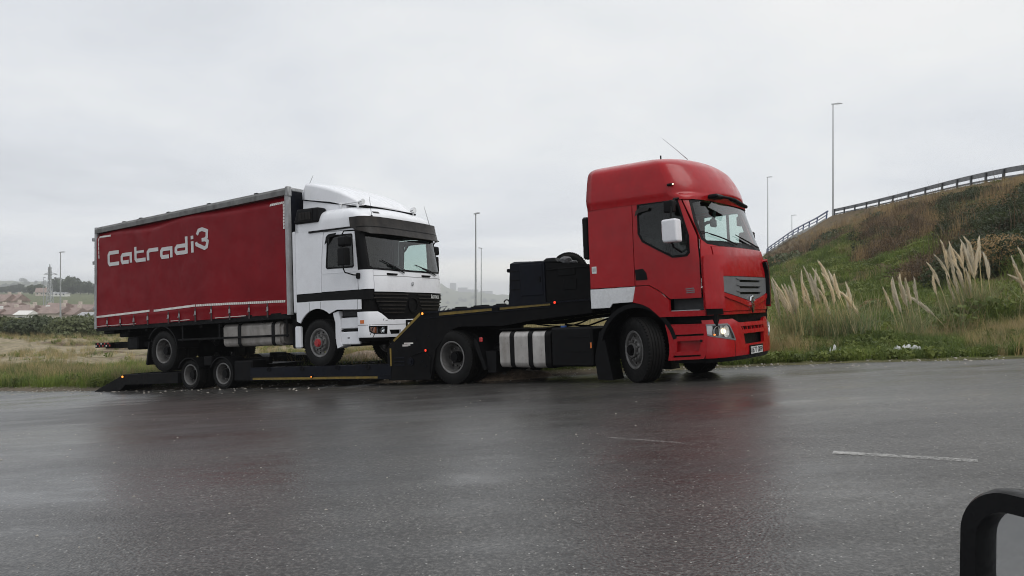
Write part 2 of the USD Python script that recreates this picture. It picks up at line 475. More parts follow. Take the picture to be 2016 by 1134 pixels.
MT["mirrorwhite"] = plain("mirror_cover_white", (0.72, 0.72, 0.75), 0.32, var=0.03)
MT["mirrorglass"] = plain("mirror_glass", (0.85, 0.86, 0.86), 0.03, metallic=1.0, var=0.01, rvar=0.01)
MT["blue"] = plain("blue_filler_cap", (0.03, 0.10, 0.35), 0.4, var=0.1)
MT["plate"] = plain("plate_white", (0.62, 0.63, 0.62), 0.4, var=0.05)
MT["ink"] = plain("plate_black", (0.015, 0.015, 0.02), 0.5, var=0.05)
MT["discdark"] = plain("grimy_wheel_disc", (0.07, 0.066, 0.062), 0.55, metallic=0.2, var=0.3, scale=9, dirt=(0.025, 0.022, 0.02), dirt_amt=0.8)
MT["lampsilver"] = plain("lamp_reflector_silver", (0.78, 0.78, 0.77), 0.3, metallic=0.35, var=0.05)

# ------------------------------------------------------------------ the ground: road plane, verge, ramp embankment, far land
def _level(x):
    """The road climbs to the right and levels out beyond both ends."""
    x = np.asarray(x, float)
    return np.where(x < -13, -13 - 5 * (1 - np.exp(-np.clip((-13 - x) / 5, 0, 50))), np.where(x > 9, 9 + 8 * (1 - np.exp(-np.maximum(x - 9, 0) / 8)), x))

def road_z(x, y):
    """Almost level where the viewer's car stands, falling gently away across the lay-by where the lorries stand."""
    x, y = np.asarray(x, float), np.asarray(y, float)
    a = 0.05 * _level(x)
    b = 0.49 + 0.0568 * _level(x) - 0.0641 * np.clip(y, -60, 40)
    k = 0.12
    h = np.clip(0.5 + 0.5 * (b - a) / k, 0, 1)
    return b * (1 - h) + a * h - k * h * (1 - h)

def eye_ray(px, py):
    return np.array([(px - 1008) / FPX, 1.0, (567 - py) / FPX])

def on_road(px, py):
    d = eye_ray(px, py)
    lo, hi = 2.0, 80.0
    for _ in range(60):
        m = (lo + hi) / 2
        if EYE + d[2] * m > road_z(d[0] * m, m):
            lo = m
        else:
            hi = m
    return np.array([d[0] * lo, lo, float(road_z(d[0] * lo, lo))])

EDGE = np.array([on_road(px, py)[:2] for px, py in [(0, 769), (250, 768), (500, 763), (900, 748), (1300, 729), (1500, 721), (1760, 712), (2016, 705)]])
EDGE = np.vstack([EDGE[0] + (EDGE[0] - EDGE[2]) * 8, EDGE[0] + (EDGE[0] - EDGE[2]) * 0.6, EDGE, EDGE[-1] + np.array([6, -2.2]), EDGE[-1] + np.array([40, -10.0])])

def edge_dist(x, y):
    """Signed distance beyond the far edge of the road, and the nearest edge point."""
    p = np.stack([np.asarray(x, float), np.asarray(y, float)], -1)
    best, near, side = np.full(p.shape[:-1], 1e9), np.zeros_like(p), np.ones(p.shape[:-1])
    for a, b in zip(EDGE[:-1], EDGE[1:]):
        u = b - a
        t = np.clip(((p - a) @ u) / (u @ u), 0, 1)
        q = a + t[..., None] * u
        d = np.linalg.norm(p - q, axis=-1)
        c = u[0] * (p[..., 1] - a[1]) - u[1] * (p[..., 0] - a[0])
        m = d < best
        best, near, side = np.where(m, d, best), np.where(m[..., None], q, near), np.where(m, np.sign(c), side)
    return best * side, near

# crest of the ramp embankment: x, y, height
def _ramp_pt(px, py, D):
    d = eye_ray(px, py) * D
    return [d[0], d[1], EYE + d[2]]
RAIL = np.array([_ramp_pt(1977, 351.5, 58), _ramp_pt(1843, 378, 75), _ramp_pt(1747, 400.7, 87), _ramp_pt(1640, 423, 106)])
CREST = np.vstack([[20.0, -30, 5.2], [27.0, 5.0, 6.9], [33.5, 35, 8.6], RAIL, [_ramp_pt(1600, 451, 116), _ramp_pt(1565, 472, 130), _ramp_pt(1532, 495, 148), _ramp_pt(1512, 509, 165), [72, 200, 7.2]]])

def crest_dist(x, y):
    p = np.stack([np.asarray(x, float), np.asarray(y, float)], -1)
    best, z, side = np.full(p.shape[:-1], 1e9), np.zeros(p.shape[:-1]), np.ones(p.shape[:-1])
    for a, b in zip(CREST[:-1], CREST[1:]):
        u = b[:2] - a[:2]
        t = np.clip(((p - a[:2]) @ u) / (u @ u), 0, 1)
        d = np.linalg.norm(p - (a[:2] + t[..., None] * u), axis=-1)
        c = u[0] * (p[..., 1] - a[1]) - u[1] * (p[..., 0] - a[0])
        m = d < best
        best, z, side = np.where(m, d, best), np.where(m, a[2] + t * (b[2] - a[2]), z), np.where(m, np.sign(c), side)
    return best * side, z                   # positive on the camera's side (left of the line)

def smoothmax(a, b, k):
    h = np.clip(0.5 + 0.5 * (a - b) / k, 0, 1)
    return b * (1 - h) + a * h + k * h * (1 - h)

def ground_z(x, y):
    x, y = np.asarray(x, float), np.asarray(y, float)
    e, q = edge_dist(x, y)
    zr = road_z(x, y)
    ze = road_z(q[..., 0], q[..., 1])
    n = np.stack([x, y, np.zeros_like(x)], -1)
    rough = (meshkit.fbm(n * 0.35, 3, 3) - 0.5) * 0.5 + (meshkit.fbm(n * 0.08, 2, 5) - 0.5) * 0.9
    w = np.clip(e / 4, 0, 1)
    bank = 0.10 * np.clip(e / 0.8, 0, 1) - 0.25 * np.exp(-((e - 2.2) / 1.2) ** 2) * (x > 4)
    zf = ze + bank + rough * w
    far = np.clip((e - 30) / 90, 0, 1)
    zf = zf - 5.2 * far * far * (3 - 2 * far)
    rise = np.clip((y - 190) / 460, 0, 1) * np.clip((-x / np.maximum(y, 1.0) - 0.14) / 0.12, 0, 1)
    zf = zf + 4.0 * rise * rise * (3 - 2 * rise) - 0.02 * np.maximum(y - 900, 0)
    drop = np.clip((y - 110) / 1500, 0, 1) * np.clip((x / np.maximum(y, 1.0) + 0.16) / 0.05, 0, 1)
    zf = zf - 60 * drop * (2 - drop)
    d, zc = crest_dist(x, y)
    slope = zc - np.maximum(d, 0) * (0.44 + 0.20 * np.clip((y - 60) / 40, 0, 1)) - np.maximum(-d - 10, 0) * 0.5 + (meshkit.fbm(n * 0.22, 3, 9) - 0.5) * 1.1 * np.clip((np.abs(d) - 2) / 8, 0, 1)
    hill = smoothmax(slope, zf, 1.6)
    zf = np.where(e > 0.2, np.where(slope > zf - 1.6, zf + (hill - zf) * np.clip((e - 0.2) / 4, 0, 1), zf), zf)
    return np.where(e > 0, zf, zr - 0.03)

def on_ground(px, py, lo=6.0, hi=400.0):
    """First point of the ground on the ray through a point of the picture."""
    d = eye_ray(px, py)
    t = np.exp(np.linspace(math.log(lo), math.log(hi), 900))
    below = EYE + d[2] * t < ground_z(d[0] * t, t)
    k = int(np.argmax(below)) if below.any() else len(t) - 1
    return np.array([d[0] * t[k], t[k], float(ground_z(d[0] * t[k], t[k]))])

# places of the two lorries (the trailer shares the white lorry's place)
RT, PT = rot(math.radians(-37.5), math.radians(3.0), math.radians(-0.2)), np.array([2.67, 12.58, -1.58 + EYE])
RW, PW = rot(math.radians(-30.8), math.radians(3.6), math.radians(-1.5)), np.array([-3.22, 16.68, -1.71 + EYE])

def road_in(R, P, x, y):
    """Height of the road in a vehicle's own frame at x, y."""
    z = 0.0
    for _ in range(30):
        w = R @ np.array([x, y, z]) + P
        z -= float(w[2] - road_z(w[0], w[1]))
    return z

def local_px(R, P, px, py, **k):
    d, ax = R.T @ eye_ray(px, py), "xyz".index(list(k)[0])
    o = R.T @ (np.array([0, 0, EYE]) - P)
    return o + d * (list(k.values())[0] - o[ax]) / d[ax]

# ------------------------------------------------------------------ wheels (axle along y, outer face towards -y)
def tyre_mesh(r, w, rim, n=56):
    """A lorry tyre with circumferential grooves and shoulder blocks."""
    h = w / 2
    prof = [(rim - 0.004, -h * 0.72), (rim + 0.012, -h * 0.86), (rim + 0.05, -h * 0.97), (rim + 0.5 * (r - rim), -h * 1.0), (r - 0.055, -h * 0.96), (r - 0.02, -h * 0.88), (r - 0.004, -h * 0.78)]
    for g in (-0.5, -0.17, 0.17, 0.5):
        prof += [(r, h * (g - 0.045)), (r - 0.012, h * (g - 0.03)), (r - 0.012, h * (g + 0.03)), (r, h * (g + 0.045))]
    prof += [(r - 0.004, h * 0.78), (r - 0.02, h * 0.88), (r - 0.055, h * 0.96), (rim + 0.5 * (r - rim), h), (rim + 0.05, h * 0.97), (rim + 0.012, h * 0.86), (rim - 0.004, h * 0.72)]
    m = fix(revolve(prof, n))
    blocks = []
    for k in range(n):                                      # lugs on both shoulders
        a = 2 * np.pi * k / n
        for s in (-1, 1):
            b = bx(-0.014, 0.014, s * h * 0.80 - 0.02, s * h * 0.80 + 0.02, r - 0.03, r - 0.0005, 0.004)
            blocks.append(moved(b, R=np.array([[math.cos(a), 0, math.sin(a)], [0, 1, 0], [-math.sin(a), 0, math.cos(a)]])))
    return cat_(m, *blocks)

def ring_of(mesh, n, r, y):
    out = []
    for k in range(n):
        a = 2 * np.pi * (k + 0.5) / n
        out.append(moved(mesh, (r * math.cos(a), y, r * math.sin(a))))
    return cat_(*out)

def disc_with_holes(r0, r1, n, rh, rc, y, th):
    p = Point(0, 0).buffer(r1, 24).difference(Point(0, 0).buffer(r0, 16))
    for k in range(n):
        a = 2 * np.pi * k / n
        p = p.difference(affinity.rotate(affinity.translate(affinity.scale(Point(0, 0).buffer(1, 6), rh * 0.8, rh), rc, 0), math.degrees(a), origin=(0, 0)))
    return prism(p, y - th / 2, y + th / 2)

def steer_wheel_parts(r, w, rim, hub="rim", cap="dark", cap_r=0.10):
    """Front wheel: the disc stands proud and carries the nuts on a ring."""
    h = w / 2
    well = fix(revolve([(rim, -h * 0.80), (rim + 0.008, -h * 0.88), (rim - 0.006, -h * 0.90), (rim - 0.03, -h * 0.80), (rim - 0.045, -h * 0.3), (rim - 0.045, h * 0.7), (rim - 0.03, h * 0.8), (rim, h * 0.8)], 40))
    disc = disc_with_holes(0.14, rim - 0.02, 10, 0.026, rim - 0.075, -h * 0.42, 0.012)
    dome = fix(revolve([(0.13, -h * 0.40), (rim - 0.105, -h * 0.42), (rim - 0.12, -h * 0.80), (0.13, -h * 0.86)], 40))
    nuts = ring_of(cyl((0, 0, 0), 0.019, 0.05, n=6), 10, rim - 0.135 if rim > 0.25 else 0.15, -h * 0.90)
    hubm = cat_(cyl((0, -h * 0.85, 0), cap_r + 0.03, 0.09, n=28), )
    capm = cyl((0, -h * 1.02, 0), cap_r, 0.08, n=24, r2=cap_r)
    capm = cat_(cyl((0, -h * 0.98, 0), cap_r, 0.10, n=24), cyl((0, -h * 0.98 - 0.06, 0), cap_r * 0.75, 0.03, n=24))
    return dict(rim=cat_(well, disc, dome), nuts=nuts, hub=hubm, cap=capm)

def deep_wheel_parts(r, w, rim):
    """Outer wheel of a twin pair: the disc lies deep inside."""
    h = w / 2
    well = fix(revolve([(rim, -h * 0.82), (rim + 0.010, -h * 0.90), (rim - 0.004, -h * 0.93), (rim - 0.022, -h * 0.84), (rim - 0.03, -h * 0.3), (rim - 0.05, h * 0.25), (rim - 0.05, h * 0.8), (rim, h * 0.8)], 40))
    disc = disc_with_holes(0.10, rim - 0.03, 8, 0.028, rim - 0.075, h * 0.40, 0.012)
    hubm = cat_(cyl((0, h * 0.15, 0), 0.105, h * 0.9, n=24), cyl((0, -h * 0.35, 0), 0.085, 0.05, n=20))
    nuts = ring_of(cyl((0, 0, 0), 0.016, 0.04, n=6), 10, min(0.165, rim - 0.10), h * 0.28)
    return dict(rim=well, disc=disc, nuts=nuts, hub=hubm)

def put_wheel(parent, c, r, w, rim, kind="deep", steer=0.0, flip=False, twin=0.0, capmat=None, rimmat=None):
    """One wheel as a part (the rim) with its tyre, hub and nuts as sub-parts. twin: how far inside a second tyre stands."""
    d = steer_wheel_parts(r, w, rim, cap_r=0.085) if kind == "steer" else deep_wheel_parts(r, w, rim)
    ty = tyre_mesh(r, w, rim)
    if twin:
        ty2 = fix(revolve([(rim, -w * 0.4 + twin), (r - 0.05, -w * 0.48 + twin), (r, -w * 0.40 + twin), (r, w * 0.40 + twin), (r - 0.05, w * 0.48 + twin), (rim, w * 0.4 + twin)], 40))
    spin = rng.random() * 6
    Rs = np.array([[math.cos(spin), 0, math.sin(spin)], [0, 1, 0], [-math.sin(spin), 0, math.cos(spin)]])
    Rz = rot(steer)
    def pl(m):
        m = moved(m, R=Rs)
        if flip:
            m = mirrored(m)
        return moved(m, c, Rz)
    wh = part(parent, "wheel", pl(d["rim"]), rimmat or MT["rim"])
    part(wh, "tyre", pl(ty), MT["rubber"])
    if twin:
        part(wh, "inner_tyre", pl(ty2), MT["rubber"])
    if "disc" in d:
        part(wh, "disc", pl(d["disc"]), MT["discdark"])
    part(wh, "hub", pl(d["hub"]), MT["dark"] if kind != "steer" else (rimmat or MT["rim"]))
    part(wh, "wheel_nuts", pl(d["nuts"]), MT["rim"], kind="stuff")
    if "cap" in d:
        part(wh, "hub_cap", pl(d["cap"]), capmat or MT["dark"])
    return wh

# ------------------------------------------------------------------ the red tractor unit (x forward from the front axle, y to its left, z up)
tractor = thing("tractor_unit", "red sleeper-cab tractor unit with white mirror cover, front wheels turned towards the viewer", "truck", PT, RT)
CAB = Shell([(1.08, -0.76, 1.33, 1.235, 0.42, 3.0), (1.35, -0.76, 1.35, 1.24, 0.42, 3.0), (1.70, -0.76, 1.35, 1.24, 0.42, 3.0), (2.05, -0.76, 1.31, 1.24, 0.42, 3.0),
             (2.14, -0.76, 1.285, 1.24, 0.42, 3.0), (2.50, -0.76, 1.165, 1.235, 0.40, 3.0), (2.95, -0.76, 1.01, 1.23, 0.38, 3.0)])
G2 = (0.06, 0.06)
door_pts = [(0.036, 1.605), (0.27, 1.605), (0.43, 1.515), (0.61, 1.375), (1.095, 1.375), (1.085, 1.95), (1.05, 2.28), (0.815, 2.90), (0.036, 2.865)]
win_pts = [(0.13, 2.83), (0.15, 2.845), (0.75, 2.855), (0.78, 2.84), (0.935, 2.30), (0.94, 2.05), (0.90, 2.005), (0.68, 2.00), (0.44, 2.13), (0.19, 2.275), (0.125, 2.40)]
ws_pts = [(-1.10, 2.82), (-1.14, 2.50), (-1.13, 2.24), (-1.07, 2.175), (-0.85, 2.145), (0.85, 2.145), (1.07, 2.175), (1.13, 2.24), (1.14, 2.50), (1.10, 2.82), (0.6, 2.92), (-0.6, 2.92)]
WS = CAB.fp(ws_pts)
hood_poly = CAB.fp([(-1.02, 1.17), (1.02, 1.17), (1.045, 1.60), (1.03, 2.125), (-1.03, 2.125), (-1.045, 1.60)])
grille_pts = [(-0.97, 1.685), (0.97, 1.685), (0.955, 1.56), (0.92, 1.46), (0.80, 1.43), (0.32, 1.35), (0.12, 1.325), (0.0, 1.325), (-0.12, 1.325), (-0.32, 1.35), (-0.80, 1.43), (-0.92, 1.46), (-0.955, 1.56)]
GR = CAB.fp(grille_pts)
doors, sides = {}, {}
for sg in (-1, 1):
    dp, wp = CAB.sp(door_pts, sg), CAB.sp(win_pts, sg)
    doors[sg] = dp
    dpart = part(tractor, "door", CAB.patch(dp.buffer(-0.006).difference(wp), 0, 0.025, G2), MT["red"], 25)
    seal = wp.buffer(0.012).difference(wp.buffer(-0.022))
    part(dpart, "window_seal", CAB.patch(seal, 0.004, 0.02, G2), MT["black"])
    part(dpart, "window", CAB.patch(wp.buffer(-0.015), -0.006, 0.0, G2), MT["glass_dark"], True)
    hp = CAB.sp([(0.045, 1.855), (0.18, 1.86), (0.235, 1.79), (0.25, 1.69), (0.055, 1.69)], sg)
    part(dpart, "door_handle", CAB.patch(hp.buffer(-0.012).buffer(0.012), 0.006, 0.012, (0.03, 0.03)), MT["black"])
    # smoked wind deflector over the rear upper corner of the window
    df = CAB.sp([(0.10, 2.66), (0.12, 2.745), (0.17, 2.775), (0.345, 2.775), (0.325, 2.73), (0.17, 2.71)], sg)
    part(dpart, "wind_deflector", CAB.patch(df, 0.045, 0.006, (0.05, 0.05)), MT["soot"])
    part(dpart, "window_divider", CAB.patch(CAB.sp([(0.56, 2.02), (0.60, 2.02), (0.60, 2.85), (0.56, 2.85)], sg), -0.008, 0.03, G2), MT["black"])
    badge = [CAB.patch(CAB.sp([(0.87 + a, 1.455 + 0.028 * k), (1.00 + a, 1.46 + 0.028 * k), (1.00 + a, 1.475 + 0.028 * k), (0.87 + a, 1.47 + 0.028 * k)], sg), 0.004, 0.006, (0.05, 0.05)) for k, a in ((0, 0.0), (1, 0.0), (2, -0.01))]
    part(dpart, "model_badge", badge, MT["grey"])
    # sleeper side with its lower edge above the pale skirt
    sp_ = CAB.sp([(-0.758, 1.605), (0.028, 1.605), (0.028, 2.865), (-0.758, 2.825)], sg)
    part(tractor, "sleeper_side", CAB.patch(sp_, 0, 0.025, G2), MT["red"], 25)
    st = CAB.sp([(-0.72, 1.84), (-0.72, 1.95), (-0.635, 1.95), (-0.635, 1.84)], sg)
    if sg < 0:
        part(tractor, "sticker", CAB.patch(st, 0.003, 0.002, G2), MT["plate"])
        part(tractor, "sticker_print", [CAB.patch(CAB.sp([(-0.705 + a, 1.87), (-0.705 + a, 1.925), (-0.685 + a, 1.925), (-0.685 + a, 1.87)], sg), 0.0045, 0.001, G2) for a in (0.0, 0.033)], MT["frame"])
    SK = CAB.sp([(-0.758, 1.29), (-0.42, 1.29), (-0.37, 1.355), (-0.005, 1.365), (0.045, 1.595), (-0.758, 1.59)], sg)
    part(tractor, "side_skirt", CAB.patch(SK, 0.008, 0.03, G2), MT["silver"], 25)
    FL = CAB.sp([(0.055, 1.595), (0.27, 1.60), (0.43, 1.505), (0.605, 1.36), (0.60, 1.20), (1.11, 1.20), (1.11, 1.12), (0.44, 1.12), (0.37, 1.185), (0.28, 1.26), (0.17, 1.315), (0.07, 1.342), (-0.0, 1.355)], sg)
    part(tractor, "wheel_arch_flare", CAB.patch(FL, 0.035, 0.06, (0.04, 0.04)), MT["red"], 40)
    # the upper step lies in a dark recess
    part(tractor, "step_recess", bx(0.60, 1.12, sg * 1.0 - 0.1, sg * 1.0 + 0.1, 1.19, 1.385, 0.0), MT["trim"])
    part(tractor, "step_tread", bx(0.62, 1.06, sg * 1.19 - 0.06, sg * 1.19 + 0.06, 1.195, 1.212, 0.004), MT["frame"])
    # lower step panel with slots and one deep tread
    LP = CAB.sp([(0.475, 1.005), (1.085, 1.005), (1.095, 0.78), (1.115, 0.50), (0.565, 0.47), (0.52, 0.75)], sg)
    LPs = Polygon([(p[0], p[1]) for p in LP.exterior.coords])
    holes = [CAB.sp([(0.63, 0.825), (1.05, 0.835), (1.05, 0.865), (0.63, 0.85)], sg), CAB.sp([(0.62, 0.515), (1.05, 0.535), (1.05, 0.56), (0.63, 0.545)], sg)]
    deep = CAB.sp([(0.66, 0.60), (1.0, 0.615), (1.02, 0.77), (0.65, 0.755)], sg)
    LOW = Shell([(0.40, -0.76, 1.40, 1.24, 0.46, 3.0), (1.08, -0.76, 1.40, 1.24, 0.46, 3.0)])
    lowp = part(tractor, "step_panel", LOW.patch(unary_union([LP]).difference(unary_union(holes)).difference(deep), 0.0, 0.07, (0.05, 0.05)), MT["red"], 30)
    part(lowp, "tread", LOW.patch(deep.buffer(0.02), -0.065, 0.02, (0.05, 0.05)), MT["red"])
    part(lowp, "slot", [LOW.patch(h.buffer(0.01), -0.05, 0.02, (0.05, 0.05)) for h in holes], MT["black"])
    part(lowp, "lock", cyl((1.06, sg * 1.235, 0.76), 0.018, 0.02, n=14), MT["black"])
    # mirrors
    mz = 2.36
    mirror = part(tractor, "mirror_cover", hull(np.vstack([moved(trimesh.creation.icosphere(1, 0.035), (x, sg * y, z)).vertices for x, z in ((0.725, 2.225), (0.715, 2.49), (0.885, 2.495), (0.895, 2.225)) for y in (1.44, 1.56)])), MT["mirrorwhite"] if sg < 0 else MT["black"], 45)
    part(mirror, "mirror_glass", bx(0.682, 0.690, *sorted((sg * 1.42, sg * 1.57)), 2.23, 2.49, 0.003), MT["mirrorglass"])
    part(mirror, "mirror_arm", cat_(tube([(0.80, sg * 1.50, 2.52), (0.80, sg * 1.48, 2.70), (0.80, sg * 1.36, 2.84), (0.80, sg * 1.22, 2.86)], 0.016), tube([(0.80, sg * 1.50, 2.2), (0.81, sg * 1.46, 2.12), (0.82, sg * 1.22, 2.06)], 0.016)), MT["black"])
    part(mirror, "wide_mirror", hull(np.vstack([moved(trimesh.creation.icosphere(1, 0.025), (x, sg * y, z)).vertices for x, z in ((0.70, 2.66), (0.70, 2.78), (0.80, 2.79), (0.80, 2.66)) for y in (1.38, 1.46)])), MT["black"], 45)
    # arch liner, mud flap
    a = np.linspace(math.radians(18), math.radians(162), 14)
    ring = lambda r: np.c_[0.02 + r * np.cos(a), 0.56 + r * np.sin(a) * 1.12]
    arch = Polygon(np.vstack([ring(0.70), ring(0.64)[::-1]]))
    y0, y1 = sorted((sg * 0.80, sg * 1.245))
    part(tractor, "mudguard", prism(arch, y0, y1), MT["black"], 40)
    part(tractor, "mud_flap", prism(Polygon([(-0.66, 0.92), (-0.60, 0.95), (-0.44, 0.16), (-0.72, 0.16), (-0.76, 0.5)]), *sorted((sg * 0.86, sg * 1.20))), MT["black"])
    part(tractor, "cab_rear_fairing", bx(-0.90, -0.775, *sorted((sg * 1.02, sg * 1.215)), 2.08, 2.76, 0.03), MT["black"])
hood = part(tractor, "front_panel", CAB.patch(hood_poly.buffer(-0.004).difference(GR.buffer(0.004)), 0.012, 0.03, G2), MT["red"], 25)
# grey grille with three dark slots
slots = [CAB.fp([(-0.42, z + 0.012), (0.42, z + 0.012), (0.42, z - 0.022), (-0.42, z - 0.022)]) for z in (1.622, 1.527, 1.437)]
grille = part(tractor, "grille", CAB.patch(GR.buffer(-0.004).difference(unary_union(slots)), 0.016, 0.03, G2), MT["grey"], 25)
for s in slots:
    part(grille, "grille_slot", CAB.patch(s.buffer(0.008), -0.01, 0.01, G2), MT["black"])
for z in (1.645, 1.55, 1.46):
    part(grille, "grille_bar", CAB.patch(CAB.fp([(-0.55, z + 0.008), (0.55, z + 0.008), (0.44, z - 0.012), (-0.44, z - 0.012)]), 0.028, 0.014, G2), MT["grey"])
lip = CAB.fp([(-0.93, 1.452), (-0.80, 1.422), (-0.32, 1.342), (-0.12, 1.29), (0.12, 1.29), (0.32, 1.342), (0.80, 1.422), (0.93, 1.452), (0.93, 1.40), (0.80, 1.355), (0.32, 1.265), (0.10, 1.225), (-0.10, 1.225), (-0.32, 1.265), (-0.80, 1.355), (-0.93, 1.40)])
part(hood, "grille_lip", CAB.patch(lip, 0.03, 0.03, G2), MT["red"], 40)
# upright rhombus emblem below the grille
rh = Polygon([(-0.055, 1.25), (0.0, 1.375), (0.055, 1.25), (0.0, 1.125)])
part(hood, "emblem", cat_(moved(prism(rh.difference(affinity.scale(rh, 0.45, 0.45)), 1.375, 1.40, "x")), tube([(1.385, -0.085, 1.31), (1.385, -0.07, 1.365), (1.385, 0, 1.385), (1.385, 0.07, 1.365), (1.385, 0.085, 1.31)], 0.016)), MT["chrome"])
rest = CAB.band(1.12, 2.94).difference(unary_union([doors[-1].buffer(0.004), doors[1].buffer(0.004), hood_poly.buffer(0.004), WS]))
s0, s1 = CAB.LS * 0.99, 2 * (CAB.LS + CAB.LQ) - CAB.LS * 0.99
def frontpart(p):                                            # keeps what lies ahead of the doors
    keep = []
    for sg in (-1, 1):
        keep.append(CAB.sp([(0.80, 2.945), (0.83, 2.89), (1.09, 2.26), (1.10, 1.95), (1.115, 1.37), (1.115, 1.12), (1.34, 1.12), (1.30, 2.9)], sg))
    k = unary_union(keep).buffer(0.002)
    mid = CAB.band(1.12, 2.945, CAB.LS + 0.28, 2 * (CAB.LS + CAB.LQ) - CAB.LS - 0.28)
    return p.intersection(unary_union([k, mid]))
part(tractor, "front_pillars", CAB.patch(frontpart(rest), 0, 0.03, G2), MT["red"], 25)
for b_ in (CAB.band(2.80, 2.94, 0, s0), CAB.band(2.80, 2.94, s1)):
    part(tractor, "sill_above_door", CAB.patch(b_.difference(unary_union([doors[-1].buffer(0.004), doors[1].buffer(0.004)])), -0.004, 0.02, G2), MT["red"], 25)
for sg in (-1, 1):
    cp = CAB.sp([(1.125, 1.22), (1.115, 1.965), (1.125, 1.985), (1.255, 1.985), (1.268, 1.96), (1.27, 1.22)], sg)
    part(tractor, "corner_deflector", CAB.patch(cp, 0.075, 0.085, (0.04, 0.04)), MT["red"], 35)
    if sg > 0:
        part(tractor, "corner_slot", CAB.patch(CAB.sp([(1.272, 1.25), (1.272, 1.93), (1.302, 1.93), (1.302, 1.25)], sg), 0.07, 0.075, (0.04, 0.04)), MT["black"])
    part(tractor, "corner_vent", CAB.patch(CAB.sp([(1.135, 1.13), (1.135, 1.215), (1.27, 1.215), (1.27, 1.13)], sg), 0.02, 0.02, (0.04, 0.04)), MT["black"])
part(tractor, "windscreen", CAB.patch(WS.buffer(-0.01), -0.004, 0.0, G2), MT["glass"], True)
part(tractor, "windscreen_seal", CAB.patch(WS.buffer(0.012).difference(WS.buffer(-0.035)), 0.003, 0.015, G2), MT["black"], 30)
part(tractor, "windscreen_base", CAB.patch(WS.intersection(CAB.band(2.14, 2.215)), 0.001, 0.004, G2), MT["black"], 30)
# wipers
for y0, y1, z1 in ((-0.30, -0.98, 2.30), (0.62, -0.05, 2.29)):
    pts = [CAB(CAB.front(y0 + (y1 - y0) * t, 2.165 + (z1 - 2.165) * t), 2.165 + (z1 - 2.165) * t, 0.03) for t in np.linspace(0, 1, 7)]
    pb = [CAB(CAB.front(y0 - 0.05 + (y1 - y0) * t, 2.175 + (z1 - 2.15) * t), 2.175 + (z1 - 2.15) * t, 0.018) for t in np.linspace(0.35, 1.12, 7)]
    part(tractor, "wiper", cat_(tube(pts, 0.011), tube(pb, 0.007)), MT["black"])
# roof with its front brow
ROOF = Shell([(2.845, -0.76, 1.06, 1.235, 0.36, 3.0), (2.90, -0.76, 1.09, 1.243, 0.42, 2.6), (2.94, -0.765, 1.145, 1.252, 0.52, 2.0), (2.97, -0.765, 1.155, 1.255, 0.54, 1.9), (3.05, -0.765, 1.135, 1.25, 0.53, 1.9), (3.20, -0.76, 1.07, 1.228, 0.51, 1.9),
              (3.33, -0.758, 0.985, 1.205, 0.48, 1.95), (3.42, -0.755, 0.91, 1.175, 0.44, 2.0), (3.475, -0.75, 0.845, 1.12, 0.43, 2.0), (3.52, -0.745, 0.775, 1.03, 0.44, 2.0), (3.57, -0.73, 0.655, 0.86, 0.50, 2.0), (3.61, -0.68, 0.53, 0.68, 0.50, 2.0), (3.645, -0.55, 0.37, 0.46, 0.45, 2.0), (3.665, -0.35, 0.18, 0.25, 0.3, 2.0)])
S4 = 2 * (ROOF.LS + ROOF.LQ)
zz = np.r_[np.linspace(2.845, 3.4, 26), np.linspace(3.415, 3.665, 22)]
def ring_cap(shell, z, m=60):
    p = shell(np.linspace(0, S4, m), np.full(m, z))
    c = p.mean(0)
    return trimesh.Trimesh(np.vstack([p, c]), [[i, (i + 1) % m, m] for i in range(m)], process=False)
def rear_wall(shell, zs):
    a, b = shell(np.zeros(len(zs)), zs), shell(np.full(len(zs), S4), zs)
    n = len(zs)
    f = [[i, i + 1, n + i] for i in range(n - 1)] + [[i + 1, n + i + 1, n + i] for i in range(n - 1)]
    return trimesh.Trimesh(np.vstack([a, b]), f, process=False)
ss = np.r_[np.linspace(0, ROOF.LS, 14), np.linspace(ROOF.LS, S4 - ROOF.LS, 50)[1:-1], np.linspace(S4 - ROOF.LS, S4, 14)]
gs, gz = np.meshgrid(ss, zz, indexing="ij")
ns, nz = gs.shape
q = np.array([[i * nz + j, (i + 1) * nz + j, (i + 1) * nz + j + 1, i * nz + j + 1] for i in range(ns - 1) for j in range(nz - 1)])
roofm = trimesh.Trimesh(ROOF(gs, gz).reshape(-1, 3), np.vstack([q[:, [0, 1, 2]], q[:, [0, 2, 3]]]), process=False)
roof = part(tractor, "roof", fix(cat_(roofm, rear_wall(ROOF, zz), ring_cap(ROOF, 3.665))), MT["red"], 40)
part(roof, "brow_underside", prism(Polygon([tuple(p[:2]) for p in ROOF(np.linspace(0, S4, 60), np.full(60, 2.93))]).buffer(-0.02), 2.938, 2.95, "z"), MT["red"])
part(roof, "roof_marker_lamp", cat_(hull(np.vstack([moved(trimesh.creation.icosphere(1, 0.02), (x, -1.245, 3.075)).vertices for x in (0.66, 0.74)]))), MT["black"])
part(roof, "marker_light", hull(np.vstack([moved(trimesh.creation.icosphere(1, 0.013), (0.745, -1.262, 3.075)).vertices])), MT["lamp_warm"])
part(roof, "aerial", tube([(0.50, -0.15, 3.63), (0.30, -0.15, 3.83), (0.08, -0.15, 4.04)], [0.008, 0.005, 0.003], 6), MT["steel"])
part(roof, "aerial_stub", cyl((0.20, -0.5, 3.66), 0.012, 0.06, "z", 10), MT["black"])
